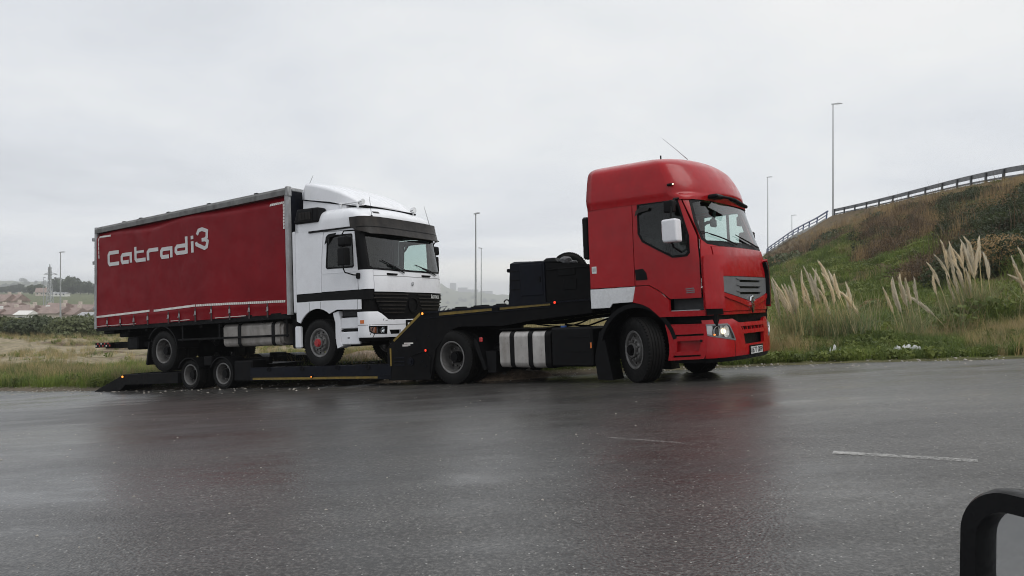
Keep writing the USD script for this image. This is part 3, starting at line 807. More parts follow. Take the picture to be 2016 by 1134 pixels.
# ramp mirror hanging from the brow
rm = part(tractor, "ramp_mirror", hull(np.vstack([moved(trimesh.creation.icosphere(1, 0.028), p).vertices for p in ((1.25, -0.36, 2.88), (1.32, -0.34, 2.85), (1.26, 0.10, 2.81), (1.33, 0.08, 2.785))])), MT["black"], 45)
part(rm, "mirror_arm", cat_(bx(1.02, 1.20, -0.72, -0.44, 2.875, 2.935, 0.02), tube([(1.17, -0.55, 2.905), (1.24, -0.42, 2.89), (1.28, -0.28, 2.865)], 0.022)), MT["black"])
# back wall, floor, inside
part(tractor, "cab_back", bx(-0.785, -0.75, -1.2, 1.2, 1.3, 2.93, 0.01), MT["dark"])
inside = part(tractor, "dashboard", cat_(hull([(0.55, -1.1, 1.85), (0.55, 1.1, 1.85), (0.62, -1.1, 2.08), (0.62, 1.1, 2.08), (1.10, -0.95, 2.12), (1.10, 0.95, 2.12), (1.1, -1.0, 1.7), (1.1, 1.0, 1.7)])), MT["trim"])
part(tractor, "cab_floor", bx(-0.74, 1.0, -1.15, 1.15, 1.40, 1.46, 0.0), MT["trim"])
part(tractor, "cab_ceiling", bx(-0.74, 0.62, -1.14, 1.14, 2.905, 2.925, 0.0), MT["trim"])
part(tractor, "sleeper_curtain", bx(-0.20, -0.16, -1.18, 1.18, 1.46, 2.90, 0.0), MT["trim"])
for y in (-0.62, 0.62):
    part(tractor, "seat", cat_(bx(-0.12, 0.38, y - 0.26, y + 0.26, 1.75, 1.93, 0.05), moved(bx(-0.14, 0.0, y - 0.25, y + 0.25, 1.9, 2.42, 0.05)), bx(-0.13, -0.04, y - 0.14, y + 0.14, 2.42, 2.60, 0.04)), MT["trim"], 40)
th = np.linspace(0, 2 * np.pi, 25)
part(tractor, "steering_wheel", cat_(tube(np.c_[0.52 - 0.12 * np.sin(th), 0.60 + 0.22 * np.cos(th), 2.14 + 0.18 * np.sin(th)], 0.014, 6), tube([(0.52, 0.6, 2.14), (0.75, 0.6, 1.95)], 0.03)), MT["trim"])
part(tractor, "interior_mirror", cat_(bx(0.93, 0.97, -0.42, -0.22, 2.48, 2.60, 0.015), tube([(0.95, -0.32, 2.58), (0.98, -0.32, 2.75), (0.93, -0.30, 2.9)], 0.03)), MT["trim"])
# bumper
BMP = Shell([(0.42, -0.76, 1.36, 1.22, 0.46, 2.7), (0.55, -0.76, 1.405, 1.245, 0.48, 2.7), (0.80, -0.76, 1.40, 1.245, 0.48, 2.7), (1.0, -0.76, 1.37, 1.24, 0.47, 2.7), (1.08, -0.76, 1.34, 1.235, 0.46, 2.7)])
S4b = 2 * (BMP.LS + BMP.LQ)
fr = BMP.front
sL, sR = BMP.side(1.10, 0.8, -1), BMP.side(1.10, 0.8, 1)
top = [(sR, 1.055), (fr(0.66, 1.05), 1.055), (fr(0.52, 1.0), 0.995), (fr(-0.52, 1.0), 0.995), (fr(-0.66, 1.05), 1.055), (sL, 1.055)]
outline = Polygon([(sL, 0.50), (fr(-0.7, 0.5), 0.505), (fr(0.7, 0.5), 0.505), (sR, 0.50)] + top).buffer(0)
hl = {}
for sg in (-1, 1):
    hl[sg] = Polygon([(BMP.side(1.115, 1.0, sg), 0.985), (fr(sg * 0.84, 0.99), 0.985), (fr(sg * 0.80, 0.96), 0.96), (fr(sg * 0.70, 0.75), 0.745), (BMP.side(1.20, 0.8, sg), 0.815), (BMP.side(1.115, 0.85, sg), 0.845)]).buffer(0)
intake = BMP.fp([(-0.43, 0.825), (0.43, 0.825), (0.40, 0.665), (-0.40, 0.665)])
slot = BMP.fp([(-0.48, 0.935), (0.48, 0.935), (0.46, 0.885), (-0.46, 0.885)])
bumper = part(tractor, "bumper", BMP.patch(outline.difference(unary_union([hl[-1], hl[1], intake, slot])), 0.0, 0.05, (0.05, 0.05)), MT["red"], 30)
for y in (-0.72, 0.72):
    part(bumper, "panel_gap", BMP.patch(seam([(fr(y, 0.74), 0.74), (fr(y, 0.51), 0.51)], 0.012), 0.001, 0.002), MT["black"])
part(bumper, "air_intake", cat_(BMP.patch(intake.buffer(0.02), -0.09, 0.01, G2), BMP.patch(slot.buffer(0.02), -0.05, 0.01, G2)), MT["black"])
for k in range(6):
    y = -0.4 + 0.16 * k
    part(bumper, "intake_fin", BMP.patch(BMP.fp([(y - 0.012, 0.935), (y + 0.012, 0.935), (y + 0.012, 0.885), (y - 0.012, 0.885)]), -0.01, 0.03, G2), MT["red"])
part(bumper, "chin", BMP.patch(Polygon([(BMP.side(0.62, 0.45, -1), 0.43), (BMP.side(0.62, 0.45, 1), 0.43), (BMP.side(0.62, 0.45, 1), 0.475), (sR, 0.497), (sL, 0.497), (BMP.side(0.62, 0.45, -1), 0.475)]), -0.015, 0.04, G2), MT["black"])
part(bumper, "bumper_top", prism(Polygon([tuple(p[:2]) for p in BMP(np.linspace(sL, sR, 40), np.full(40, 1.0))] + [(1.05, 1.15), (1.05, -1.15)]).buffer(-0.03), 0.97, 0.99, "z"), MT["black"])
for sg in (-1, 1):
    lampp = part(tractor, "headlight", BMP.patch(hl[sg].buffer(-0.004), -0.002, 0.0, G2), MT["lens"], 30)
    part(lampp, "lamp_housing", BMP.patch(hl[sg].buffer(0.006), -0.032, 0.01, G2), MT["lampsilver"], 30)
    part(lampp, "lamp_frame", BMP.patch(hl[sg].buffer(0.008).difference(hl[sg].buffer(-0.014)), 0.004, 0.036, (0.05, 0.05)), MT["grey"], 30)
    part(lampp, "side_reflector", BMP.patch(Polygon([(BMP.side(1.12, 1, sg), 0.98), (BMP.side(1.175, 1, sg), 0.98), (BMP.side(1.185, 0.85, sg), 0.83), (BMP.side(1.12, 0.85, sg), 0.85)]).buffer(0), 0.003, 0.01, (0.05, 0.05)), MT["steel"], 30)
    for y, r in ((1.08, 0.075), (0.91, 0.085)):
        z = 0.885
        c = BMP(np.array(BMP.front(sg * y, z)), np.array(z), -0.030)
        bowl = revolve([(0.02, 0.0), (r * 0.6, -0.008), (r, -0.035), (r * 1.03, -0.035), (r * 0.6, 0.002), (0.02, 0.012)], 24)
        part(lampp, "reflector_bowl", moved(fix(bowl), c, rot(math.radians(90 - sg * -8 if sg < 0 else 98) * 1.0)), MT["lampsilver"], 40)
    c = BMP(np.array(BMP.front(sg * 0.93, 0.885)), np.array(0.885), -0.035)
    part(lampp, "bulb", moved(trimesh.creation.icosphere(2, 0.042), c), MT["lamp_warm"] if sg < 0 else MT["chrome"], True)
    c = BMP(np.array(BMP.front(sg * 1.09, 0.84)), np.array(0.84), -0.03)
    part(lampp, "side_bulb", moved(trimesh.creation.icosphere(2, 0.016), c), MT["lamp_amber"] if sg < 0 else MT["amber"], True)
plate = part(tractor, "number_plate", bx(1.408, 1.418, -0.26, 0.26, 0.505, 0.625, 0.004), MT["plate"])
part(plate, "plate_frame", prism(sbox(-0.275, 0.492, 0.275, 0.64).difference(sbox(-0.255, 0.51, 0.255, 0.62)), 1.405, 1.422, "x"), MT["black"])
tm = meshkit.text_mesh("0677 GRP", 0.078, 0.003, True)
v = np.array(tm.vertices)
k = 0.47 / np.ptp(v[:, 0])
part(plate, "plate_characters", trimesh.Trimesh(np.c_[1.4185 + v[:, 2], (v[:, 0] - v[:, 0].min()) * k - 0.235, 0.526 + v[:, 1]], tm.faces, process=False), MT["ink"], False)
# chassis
part(tractor, "chassis_frame", cat_(bx(-4.75, 0.6, -0.46, -0.38, 0.62, 0.90), bx(-4.75, 0.6, 0.38, 0.46, 0.62, 0.90), *[bx(x, x + 0.12, -0.40, 0.40, 0.66, 0.86) for x in (-4.6, -3.1, -1.7, -0.4)], bx(0.55, 1.24, -1.08, 1.08, 0.47, 1.24, 0.03), bx(-0.72, 0.6, -0.75, 0.75, 0.70, 1.40, 0.05)), MT["dark"])
part(tractor, "fifth_wheel", cat_(cyl((-3.6, 0, 1.0), 0.45, 0.06, "z", 28), bx(-4.0, -3.2, -0.38, 0.38, 0.90, 0.98), bx(-4.5, -4.0, -0.3, -0.12, 0.9, 0.96), bx(-4.5, -4.0, 0.12, 0.3, 0.9, 0.96)), MT["dark"])
part(tractor, "front_axle", cat_(cyl((0.0, 0, 0.50), 0.06, 1.9, "y", 14), bx(-0.1, 0.1, -0.5, 0.5, 0.42, 0.55, 0.03)), MT["dark"])
part(tractor, "drive_axle", cat_(cyl((-3.82, 0, 0.50), 0.09, 1.9, "y", 14), trimesh.Trimesh(np.array(trimesh.creation.icosphere(2, 0.26).vertices) * [1, 0.8, 1] + [-3.82, 0, 0.5], trimesh.creation.icosphere(2, 0.26).faces)), MT["dark"])
def drum(x0, x1, y0, y1, z0, z1, r):
    return prism(rpoly([(y0, z0), (y1, z0), (y1, z1), (y0, z1)], r), x0, x1, "x")
for sg in (-1, 1):
    ya, yb = sorted((sg * 0.56, sg * 1.20))
    tank = part(tractor, "fuel_tank", cat_(drum(-2.68, -1.66, ya, yb, 0.33, 0.955, 0.10), drum(-2.695, -2.66, ya + 0.012, yb - 0.012, 0.345, 0.94, 0.09)), MT["alloy"], 40)
    for x in (-2.41, -2.02):
        part(tank, "tank_strap", drum(x - 0.045, x + 0.045, ya - 0.008, yb + 0.008, 0.322, 0.963, 0.105), MT["black"], 40)
    part(tank, "tank_end_band", drum(-1.72, -1.60, ya - 0.004, yb + 0.004, 0.326, 0.96, 0.10), MT["dark"], 40)
    part(tank, "filler_cap", cyl((-1.45, sg * 1.02, 1.0), 0.05, 0.05, "z", 16), MT["blue"])
    bb = part(tractor, "battery_box", cat_(bx(-1.60, -0.80, ya, yb - 0.0, 0.36, 1.0, 0.03), bx(-1.62, -1.36, ya + 0.02, yb + 0.012, 0.42, 0.96, 0.03)), MT["black"])
    for z in (0.60, 0.83):
        part(bb, "box_rib", bx(-1.28, -0.86, sg * 1.203 - 0.006, sg * 1.203 + 0.006, z, z + 0.012, 0.004), MT["dark"])
    part(bb, "side_marker", bx(-0.835, -0.805, sg * 1.205 - 0.008, sg * 1.205 + 0.008, 0.66, 0.75, 0.004), MT["amber"])
    # rear mudguards in three pieces
    a2 = np.linspace(math.radians(35), math.radians(145), 10)
    g2 = Polygon(np.vstack([np.c_[-3.82 + 0.62 * np.cos(a2), 0.50 + 0.60 * np.sin(a2)], np.c_[-3.82 + 0.585 * np.cos(a2), 0.50 + 0.565 * np.sin(a2)][::-1]]))
    part(tractor, "rear_mudguard", cat_(prism(Polygon([(-3.24, 0.85), (-3.16, 0.78), (-2.98, 0.30), (-3.04, 0.28), (-3.26, 0.76)]), *sorted((sg * 0.72, sg * 1.22)))), MT["black"])
    part(tractor, "mud_flap", prism(Polygon([(-3.02, 0.62), (-2.78, 0.62), (-2.80, 0.24), (-2.98, 0.24)]), *sorted((sg * 0.75, sg * 1.18))), MT["black"])
    part(tractor, "rear_lamp", bx(-3.13, -3.06, *sorted((sg * 1.19, sg * 1.225)), 0.78, 0.86, 0.01), MT["redlens"])
    part(tractor, "air_tank", cyl((-2.85, sg * 0.72, 0.6), 0.14, 0.01 + 0.5, "x", 20), MT["dark"])
# hoses between cab and trailer
for k, y in enumerate((-0.1,)):
    t = np.linspace(0, 1, 14)
    part(tractor, "air_hose", tube(np.c_[-2.75 + 1.95 * t, y + 0.05 * np.sin(6 * t), 1.06 - 0.10 * np.sin(np.pi * t) + 0.55 * t ** 3], 0.014, 6), MT["black"])
part(tractor, "catwalk", cat_(bx(-2.75, -0.9, -0.5, 0.5, 0.93, 0.96), bx(-2.72, -1.7, -1.15, -0.62, 0.985, 1.0, 0.003)), MT["dark"])
# wheels stand on the road
for x, y, kind, r in ((0.0, -1.06, "steer", 0.50), (0.0, 1.06, "steer", 0.50), (-3.82, -1.06, "deep", 0.495), (-3.82, 1.06, "deep", 0.495)):
    z = road_in(RT, PT, x, y)
    put_wheel(tractor, (x, y, z + r), r, 0.30 if kind == "steer" else 0.29, 0.29, kind, steer=math.radians(-34 if kind == "steer" else 0), flip=y > 0, twin=0.0 if kind == "steer" else 0.34)
print("wheel ground T", [round(road_in(RT, PT, x, y), 3) for x, y in ((0, -1.06), (0, 1.06), (-3.82, -1.06))])

# ------------------------------------------------------------------ the white lorry with the red curtain-sided body (frame W)
lorry = thing("curtainside_lorry", "white cab lorry with red curtain-sided body carried on the low trailer", "truck", PW, RW)
WC = Shell([(0.95, -0.73, 1.37, 1.235, 0.33, 3.6), (1.20, -0.73, 1.39, 1.24, 0.33, 3.6), (1.55, -0.73, 1.385, 1.24, 0.33, 3.6), (1.97, -0.73, 1.355, 1.24, 0.33, 3.6),
            (2.30, -0.73, 1.30, 1.24, 0.33, 3.6), (2.68, -0.73, 1.235, 1.235, 0.33, 3.6), (2.90, -0.73, 1.22, 1.23, 0.33, 3.6)])
S5 = 2 * (WC.LS + WC.LQ)
G3 = (0.06, 0.06)
wdoor_pts = [(0.0, 1.59), (0.99, 1.585), (1.0, 2.03), (0.935, 2.78), (0.90, 2.80), (0.085, 2.835), (0.03, 2.3)]
wwin_pts = [(0.14, 2.10), (0.165, 2.065), (0.865, 2.045), (0.895, 2.07), (0.875, 2.70), (0.85, 2.725), (0.25, 2.74), (0.19, 2.70)]
WWS = WC.fp([(-1.17, 2.03), (-1.09, 1.985), (-0.6, 1.975), (0.6, 1.975), (1.09, 1.985), (1.17, 2.03), (1.165, 2.72), (-1.165, 2.72)])
wd = {}
for sg in (-1, 1):
    dp, wp = WC.sp(wdoor_pts, sg), WC.sp(wwin_pts, sg)
    wd[sg] = dp
    dpart = part(lorry, "door", WC.patch(dp.buffer(-0.006).difference(wp), 0, 0.025, G3), MT["white"], 25)
    part(dpart, "window", WC.patch(wp.buffer(-0.012), -0.006, 0.0, G3), MT["glass_dark"], True)
    part(dpart, "window_seal", WC.patch(wp.buffer(0.008).difference(wp.buffer(-0.028)), 0.003, 0.02, G3), MT["black"])
    part(dpart, "door_crease", WC.patch(WC.sp([(0.03, 1.965), (0.97, 1.95), (0.97, 1.962), (0.03, 1.977)], sg), 0.004, 0.006, G3), MT["white"])
    part(dpart, "wind_deflector", WC.patch(WC.sp([(0.16, 2.56), (0.20, 2.72), (0.27, 2.765), (0.48, 2.775), (0.46, 2.72), (0.30, 2.70), (0.22, 2.60)], sg), 0.05, 0.006, G3), MT["black"])
    sl = WC.sp([(-0.728, 1.59), (-0.008, 1.59), (0.022, 2.3), (0.077, 2.84), (0.86, 2.805), (0.93, 2.785), (0.94, 2.90), (-0.728, 2.90)], sg)
    part(lorry, "sleeper_side", WC.patch(sl.difference(dp.buffer(0.004)), 0, 0.025, G3), MT["white"], 25)
    part(lorry, "roof_gutter", WC.patch(WC.sp([(-0.33, 2.845), (0.90, 2.84), (0.90, 2.872), (-0.33, 2.885)], sg), 0.02, 0.03, G3), MT["black"])
    part(lorry, "side_stripe", WC.patch(WC.sp([(-0.728, 1.42), (1.295, 1.385), (1.295, 1.58), (-0.728, 1.585)], sg), -0.006, 0.02, G3), MT["black"])
    part(lorry, "cab_side_extender", bx(-0.85, -0.74, *sorted((sg * 1.17, sg * 1.225)), 1.20, 2.93, 0.02), MT["white"])
    # pale lower band with the arch cut out of it
    arc = [(-0.14 + 0.60 * math.cos(t), 0.60 + 0.66 * math.sin(t)) for t in np.linspace(math.radians(145), math.radians(55), 14)]
    wb = WC.sp([(-0.728, 1.02)] + arc + [(0.40, 1.215), (0.95, 1.195), (1.06, 1.195), (1.06, 1.388), (0.96, 1.392), (-0.03, 1.415), (-0.728, 1.415)], sg)
    band = part(lorry, "lower_band", WC.patch(wb, 0.012, 0.03, (0.05, 0.05)), MT["white"], 30)
    for x in (-0.36, -0.04, 0.97):
        part(band, "panel_gap", WC.patch(WC.sp([(x, 1.20), (x + 0.008, 1.20), (x + 0.008, 1.40), (x, 1.40)], sg), 0.0135, 0.002, G3), MT["dark"])
    part(lorry, "rear_arch_piece", bx(-0.84, -0.67, *sorted((sg * 1.12, sg * 1.225)), 0.45, 0.92, 0.03), MT["white"])
    part(lorry, "step_pillar", prism(Polygon([(0.27, 1.15), (0.42, 1.18), (0.47, 1.0), (0.46, 0.55), (0.50, 0.47), (0.37, 0.43), (0.33, 0.62), (0.33, 0.95)]), *sorted((sg * 0.95, sg * 1.215))), MT["white"])
    stp = part(lorry, "entry_step", cat_(bx(0.45, 0.95, *sorted((sg * 1.10, sg * 1.18)), 0.82, 1.04, 0.015), bx(0.45, 0.95, *sorted((sg * 1.13, sg * 1.20)), 0.50, 0.755, 0.015)), MT["white"])
    part(stp, "step_well", bx(0.45, 0.96, *sorted((sg * 0.90, sg * 1.12)), 0.52, 1.22, 0.0), MT["trim"])
    part(stp, "step_tread", cat_(bx(0.46, 0.94, *sorted((sg * 1.08, sg * 1.19)), 0.775, 0.80, 0.004), bx(0.46, 0.94, *sorted((sg * 1.05, sg * 1.17)), 1.055, 1.075, 0.004)), MT["black"])
    part(stp, "step_hole", bx(0.64, 0.70, sg * 1.197 - 0.006, sg * 1.197 + 0.006, 0.62, 0.645, 0.003), MT["black"])
    # mirrors on a bent tube
    hb = lambda x0, x1, z0, z1, y0, y1, r: hull(np.vstack([moved(trimesh.creation.icosphere(1, r), (x, sg * y, z)).vertices for x in (x0 + r, x1 - r) for z in (z0 + r, z1 - r) for y in (y0, y1)]))
    mir = part(lorry, "mirror", hb(0.76, 0.96, 2.06, 2.42, 1.42, 1.54, 0.03), MT["black"], 45)
    part(mir, "wide_mirror", hb(0.76, 0.99, 2.45, 2.65, 1.40, 1.52, 0.04), MT["black"], 45)
    part(mir, "mirror_arm", cat_(tube([(1.10, sg * 1.23, 2.74), (1.08, sg * 1.40, 2.755), (0.90, sg * 1.50, 2.75), (0.86, sg * 1.50, 2.70), (0.86, sg * 1.50, 2.0), (0.88, sg * 1.48, 1.93), (0.98, sg * 1.36, 1.88), (1.04, sg * 1.25, 1.87)], 0.014), hb(0.98, 1.06, 1.80, 1.92, 1.23, 1.27, 0.025)), MT["black"], 45)
    part(mir, "mirror_glass", bx(0.752, 0.757, *sorted((sg * 1.42, sg * 1.54)), 2.09, 2.39, 0.002), MT["mirrorglass"])
    # black air intake box behind the cab roof
    sn = part(lorry, "air_intake_box", hull(np.vstack([moved(trimesh.creation.icosphere(1, 0.04), (x, sg * y, z)).vertices for x, z in ((-0.68, 3.11), (-0.60, 3.34), (-0.06, 3.33), (-0.07, 3.10)) for y in (1.05, 1.24)])), MT["black"], 45) if sg < 0 else None
    if sn:
        part(sn, "intake_grille", [bx(-0.56 + 0.022 * k, -0.548 + 0.022 * k, -1.298, -1.276, 3.13, 3.29, 0.002) for k in range(16)], MT["soot"])
        part(sn, "intake_end", bx(-0.175, -0.16, -1.292, -1.22, 3.08, 3.35, 0.004), MT["dark"])
# front: pale panel, black grille with bars, black pillars
fp = WC.fp([(-1.10, 1.535), (1.10, 1.535), (1.10, 1.955), (-1.10, 1.955)])
front = part(lorry, "front_panel", WC.patch(fp, 0.006, 0.03, G3), MT["white"], 25)
part(front, "panel_gap", WC.patch(WC.fp([(-1.10, 1.855), (1.10, 1.855), (1.10, 1.863), (-1.10, 1.863)]), 0.0075, 0.002, G3), MT["dark"])
for y in (-0.62, 0.50):
    part(front, "grab_handle", cat_(tube([WC(WC.front(y + a, 1.895), 1.895, o) for a, o in ((-0.14, 0.0), (-0.13, 0.03), (0.13, 0.03), (0.14, 0.0))], 0.016), WC.patch(WC.fp([(y - 0.15, 1.875), (y + 0.15, 1.875), (y + 0.15, 1.915), (y - 0.15, 1.915)]), 0.008, 0.01, G3)), MT["black"])
a = np.linspace(0, 2 * np.pi, 29)
emb = [tube(np.c_[np.full(29, 1.398), 0.036 * np.cos(a), 1.715 + 0.036 * np.sin(a)], 0.006, 6)]
for k in range(3):
    t = math.pi / 2 + 2 * math.pi * k / 3
    emb.append(tube([(1.398, 0, 1.715), (1.398, 0.034 * math.cos(t), 1.715 + 0.034 * math.sin(t))], [0.009, 0.003], 6))
part(front, "emblem", emb, MT["steel"])
corner = WC.band(1.59, 1.98, WC.side(1.0, 1.7, -1) + 0.004, WC.side(1.0, 1.7, 1) - 0.004).difference(fp.buffer(0.005))
part(lorry, "front_corners", WC.patch(corner, 0, 0.03, G3), MT["white"], 25)
pill = WC.band(1.98, 2.88, WC.side(0.95, 2.3, -1), WC.side(0.95, 2.3, 1)).difference(unary_union([WWS, wd[-1].buffer(0.006), wd[1].buffer(0.006)]))
part(lorry, "windscreen_frame", WC.patch(pill, -0.002, 0.03, G3), MT["black"], 25)
part(lorry, "windscreen", WC.patch(WWS.buffer(-0.012), -0.008, 0.0, G3), MT["glass"], True)
part(lorry, "windscreen_seal", WC.patch(WWS.buffer(0.01).difference(WWS.buffer(-0.03)), 0.002, 0.012, G3), MT["black"])
gr = WC.fp([(-1.10, 1.525), (1.10, 1.525), (1.10, 1.40), (1.08, 1.40), (1.0, 1.19), (0.95, 1.12), (0.80, 0.985), (-0.80, 0.985), (-0.95, 1.12), (-1.0, 1.19), (-1.08, 1.40), (-1.10, 1.40)])
part(lorry, "front_backing", WC.patch(WC.band(0.96, 1.60, WC.side(1.0, 1.3, -1), WC.side(1.0, 1.3, 1)), -0.05, 0.02, G3), MT["dark"])
gri = part(lorry, "grille", WC.patch(gr, -0.012, 0.02, G3), MT["black"], 25)
for k in range(6):
    z = 1.475 - 0.075 * k
    yo, yi = min(1.12, 0.80 + (z - 0.985) * 0.8), 0.16 + 0.03 * k
    for sg in (-1, 1):
        part(gri, "grille_bar", WC.patch(WC.fp([(sg * yi, z), (sg * yo, z), (sg * yo, z + 0.022), (sg * yi, z + 0.022)]), 0.012, 0.022, G3), MT["soot"])
for sg in (-1, 1):                                           # the round emblem's raised seat
    pass
part(gri, "emblem_seat", WC.patch(WC.fp([(0.16 * math.cos(t), 1.27 + 0.16 * math.sin(t)) for t in np.linspace(0, 2 * np.pi, 24)[:-1]]).difference(WC.fp([(0.14 * math.cos(t), 1.27 + 0.14 * math.sin(t)) for t in np.linspace(0, 2 * np.pi, 24)[:-1]])), 0.012, 0.02, (0.04, 0.04)), MT["black"])
def front_text(text, y, z, h, off, m=None, length=None, shell=None):
    tmm = meshkit.text_mesh(text, h, 0.003, True)
    v = np.array(tmm.vertices)
    k = 1.0 if length is None else length / np.ptp(v[:, 0])
    sh = shell or WC
    ss = np.array([sh.front(y + (a - v[:, 0].min()) * k, z + b) for a, b in v[:, :2]])
    return trimesh.Trimesh(sh(ss, z + v[:, 1], off + v[:, 2]), tmm.faces, process=False)
part(gri, "model_lettering", cat_(front_text("A", 0.62, 1.415, 0.085, 0.013, length=0.075), front_text("CTROS", 0.70, 1.418, 0.062, 0.013, length=0.26)), MT["plate"], False)
# bumper
WB = Shell([(0.55, -0.73, 1.37, 1.22, 0.38, 3.0), (0.68, -0.73, 1.415, 1.245, 0.40, 3.0), (0.95, -0.73, 1.42, 1.245, 0.40, 3.0), (1.14, -0.73, 1.385, 1.24, 0.38, 3.0)])
f2 = WB.front
wl, wr = WB.side(0.965, 0.9, -1), WB.side(0.965, 0.9, 1)
wtop = [(wr, 1.14), (f2(1.02, 1.14), 1.14), (f2(0.94, 1.1), 1.09), (f2(0.80, 0.98), 0.975), (f2(-0.80, 0.98), 0.975), (f2(-0.94, 1.1), 1.09), (f2(-1.02, 1.14), 1.14), (wl, 1.14)]
wout = Polygon([(wl, 0.63), (f2(-0.6, 0.62), 0.615), (f2(0.6, 0.62), 0.615), (wr, 0.63)] + wtop).buffer(0)
whl = {sg: WB.fp([(sg * 1.195, 0.845), (sg * 0.835, 0.84), (sg * 0.85, 0.69), (sg * 1.13, 0.70), (sg * 1.19, 0.745)]) for sg in (-1, 1)}
wfog = {sg: WB.fp([(sg * 0.78, 0.765), (sg * 0.45, 0.765), (sg * 0.45, 0.675), (sg * 0.74, 0.675)]) for sg in (-1, 1)}
wbm = part(lorry, "bumper", WB.patch(wout.difference(unary_union(list(whl.values()) + list(wfog.values()))), 0, 0.05, (0.05, 0.05)), MT["white"], 30)
part(wbm, "panel_gap", WB.patch(WB.band(0.868, 0.876, wl, wr), 0.001, 0.002, G3), MT["dark"])
part(wbm, "bumper_inside", cat_(WB.patch(WB.band(0.62, 0.95, wl, wr), -0.10, 0.01, G3)), MT["black"])
part(wbm, "chin", WB.patch(WB.band(0.55, 0.613, wl, wr), -0.03, 0.03, G3), MT["black"])
for sg in (-1, 1):
    lp = part(lorry, "headlight", WB.patch(whl[sg].buffer(-0.006), -0.004, 0.0, G3), MT["lens"], 30)
    part(lp, "lamp_housing", WB.patch(whl[sg].buffer(0.004), -0.07, 0.01, G3), MT["steel"])
    part(lp, "lamp_frame", WB.patch(whl[sg].buffer(0.006).difference(whl[sg].buffer(-0.014)), 0.003, 0.06, (0.05, 0.05)), MT["black"])
    part(lp, "indicator_lens", WB.patch(WB.fp([(sg * 1.175, 0.835), (sg * 1.075, 0.835), (sg * 1.075, 0.71), (sg * 1.13, 0.715), (sg * 1.175, 0.755)]), -0.012, 0.01, (0.04, 0.04)), MT["amber"])
    c = WB(np.array(f2(sg * 0.95, 0.77)), np.array(0.77), -0.045)
    part(lp, "reflector_bowl", moved(fix(revolve([(0.02, 0.0), (0.045, -0.008), (0.068, -0.03), (0.071, -0.03), (0.045, 0.002), (0.02, 0.012)], 20)), c, rot(math.radians(90 + sg * 10))), MT["chrome"], 40)
    part(wbm, "side_lamp", WB.patch(WB.sp([(1.03, 0.905), (1.12, 0.905), (1.12, 0.975), (1.03, 0.975)], sg), 0.006, 0.012, (0.04, 0.04)), MT["amber"])
sc = []
for y, z, l, an in ((-1.13, 0.60, 0.10, 80), (-1.16, 0.70, 0.13, 75), (-1.14, 0.77, 0.07, 60), (-0.92, 0.93, 0.04, 70), (-0.85, 0.91, 0.05, 20), (-0.72, 0.935, 0.03, 40), (-0.66, 0.925, 0.05, 5)):
    dy, dz = l / 2 * math.cos(math.radians(an)), l / 2 * math.sin(math.radians(an))
    sc.append(WB.fp([(y - dy, z - dz + 0.04), (y + dy + 0.012, z + dz + 0.04), (y + dy, z + dz + 0.047), (y - dy - 0.01, z - dz + 0.044)]))
part(wbm, "scrape_marks", [WB.patch(s, 0.0015, 0.001, G3) for s in sc], MT["soot"])
wpl = part(lorry, "number_plate", bx(1.425, 1.433, -0.26, 0.26, 0.80, 0.91, 0.003), MT["plate"])
part(wpl, "plate_frame", prism(sbox(-0.30, 0.775, 0.30, 0.955).difference(sbox(-0.255, 0.805, 0.255, 0.905)), 1.421, 1.436, "x"), MT["black"])
# sun visor band and roof
WV = Shell([(2.62, -0.73, 1.40, 1.245, 0.40, 3.4), (2.72, -0.73, 1.36, 1.24, 0.38, 3.4), (2.86, -0.73, 1.31, 1.24, 0.36, 3.4), (3.07, -0.73, 1.275, 1.235, 0.36, 3.4)])
vs = part(lorry, "sun_visor", WV.patch(Polygon([(WV.side(0.84, 2.9, -1), 2.865), (WV.side(0.96, 2.8, -1), 2.80), (WV.front(-1.12, 2.70), 2.695), (WV.front(1.12, 2.70), 2.695), (WV.side(0.96, 2.8, 1), 2.80), (WV.side(0.84, 2.9, 1), 2.865), (WV.side(0.84, 2.9, 1), 3.06), (WV.side(0.84, 2.9, -1), 3.06)]), 0.02, 0.02, G3), MT["soot"], 30)
part(vs, "visor_crease", WV.patch(Polygon([(WV.side(1.0, 2.83, -1), 2.835), (WV.side(1.0, 2.83, 1), 2.835), (WV.side(1.0, 2.83, 1), 2.85), (WV.side(1.0, 2.83, -1), 2.85)]), 0.026, 0.012, G3), MT["black"], 30)
WR = Shell([(2.89, -0.73, 1.24, 1.232, 0.36, 3.2), (3.06, -0.73, 1.245, 1.228, 0.38, 3.0), (3.12, -0.73, 1.235, 1.215, 0.40, 2.8), (3.20, -0.73, 1.17, 1.18, 0.45, 2.6), (3.27, -0.73, 1.05, 1.11, 0.50, 2.5), (3.32, -0.73, 0.90, 0.98, 0.5, 2.4), (3.35, -0.70, 0.7, 0.78, 0.5, 2.3), (3.36, -0.6, 0.4, 0.4, 0.4, 2.2)])
zz2 = np.r_[np.linspace(2.89, 3.3, 18), np.linspace(3.31, 3.36, 8)]
ss2 = np.r_[np.linspace(0, WR.LS, 14), np.linspace(WR.LS, S5 - WR.LS, 50)[1:-1], np.linspace(S5 - WR.LS, S5, 14)]
gs, gz = np.meshgrid(ss2, zz2, indexing="ij")
ns, nz = gs.shape
q = np.array([[i * nz + j, (i + 1) * nz + j, (i + 1) * nz + j + 1, i * nz + j + 1] for i in range(ns - 1) for j in range(nz - 1)])
wroof = part(lorry, "roof", fix(cat_(trimesh.Trimesh(WR(gs, gz).reshape(-1, 3), np.vstack([q[:, [0, 1, 2]], q[:, [0, 2, 3]]]), process=False), rear_wall(WR, zz2), ring_cap(WR, 3.36))), MT["white"], 40)
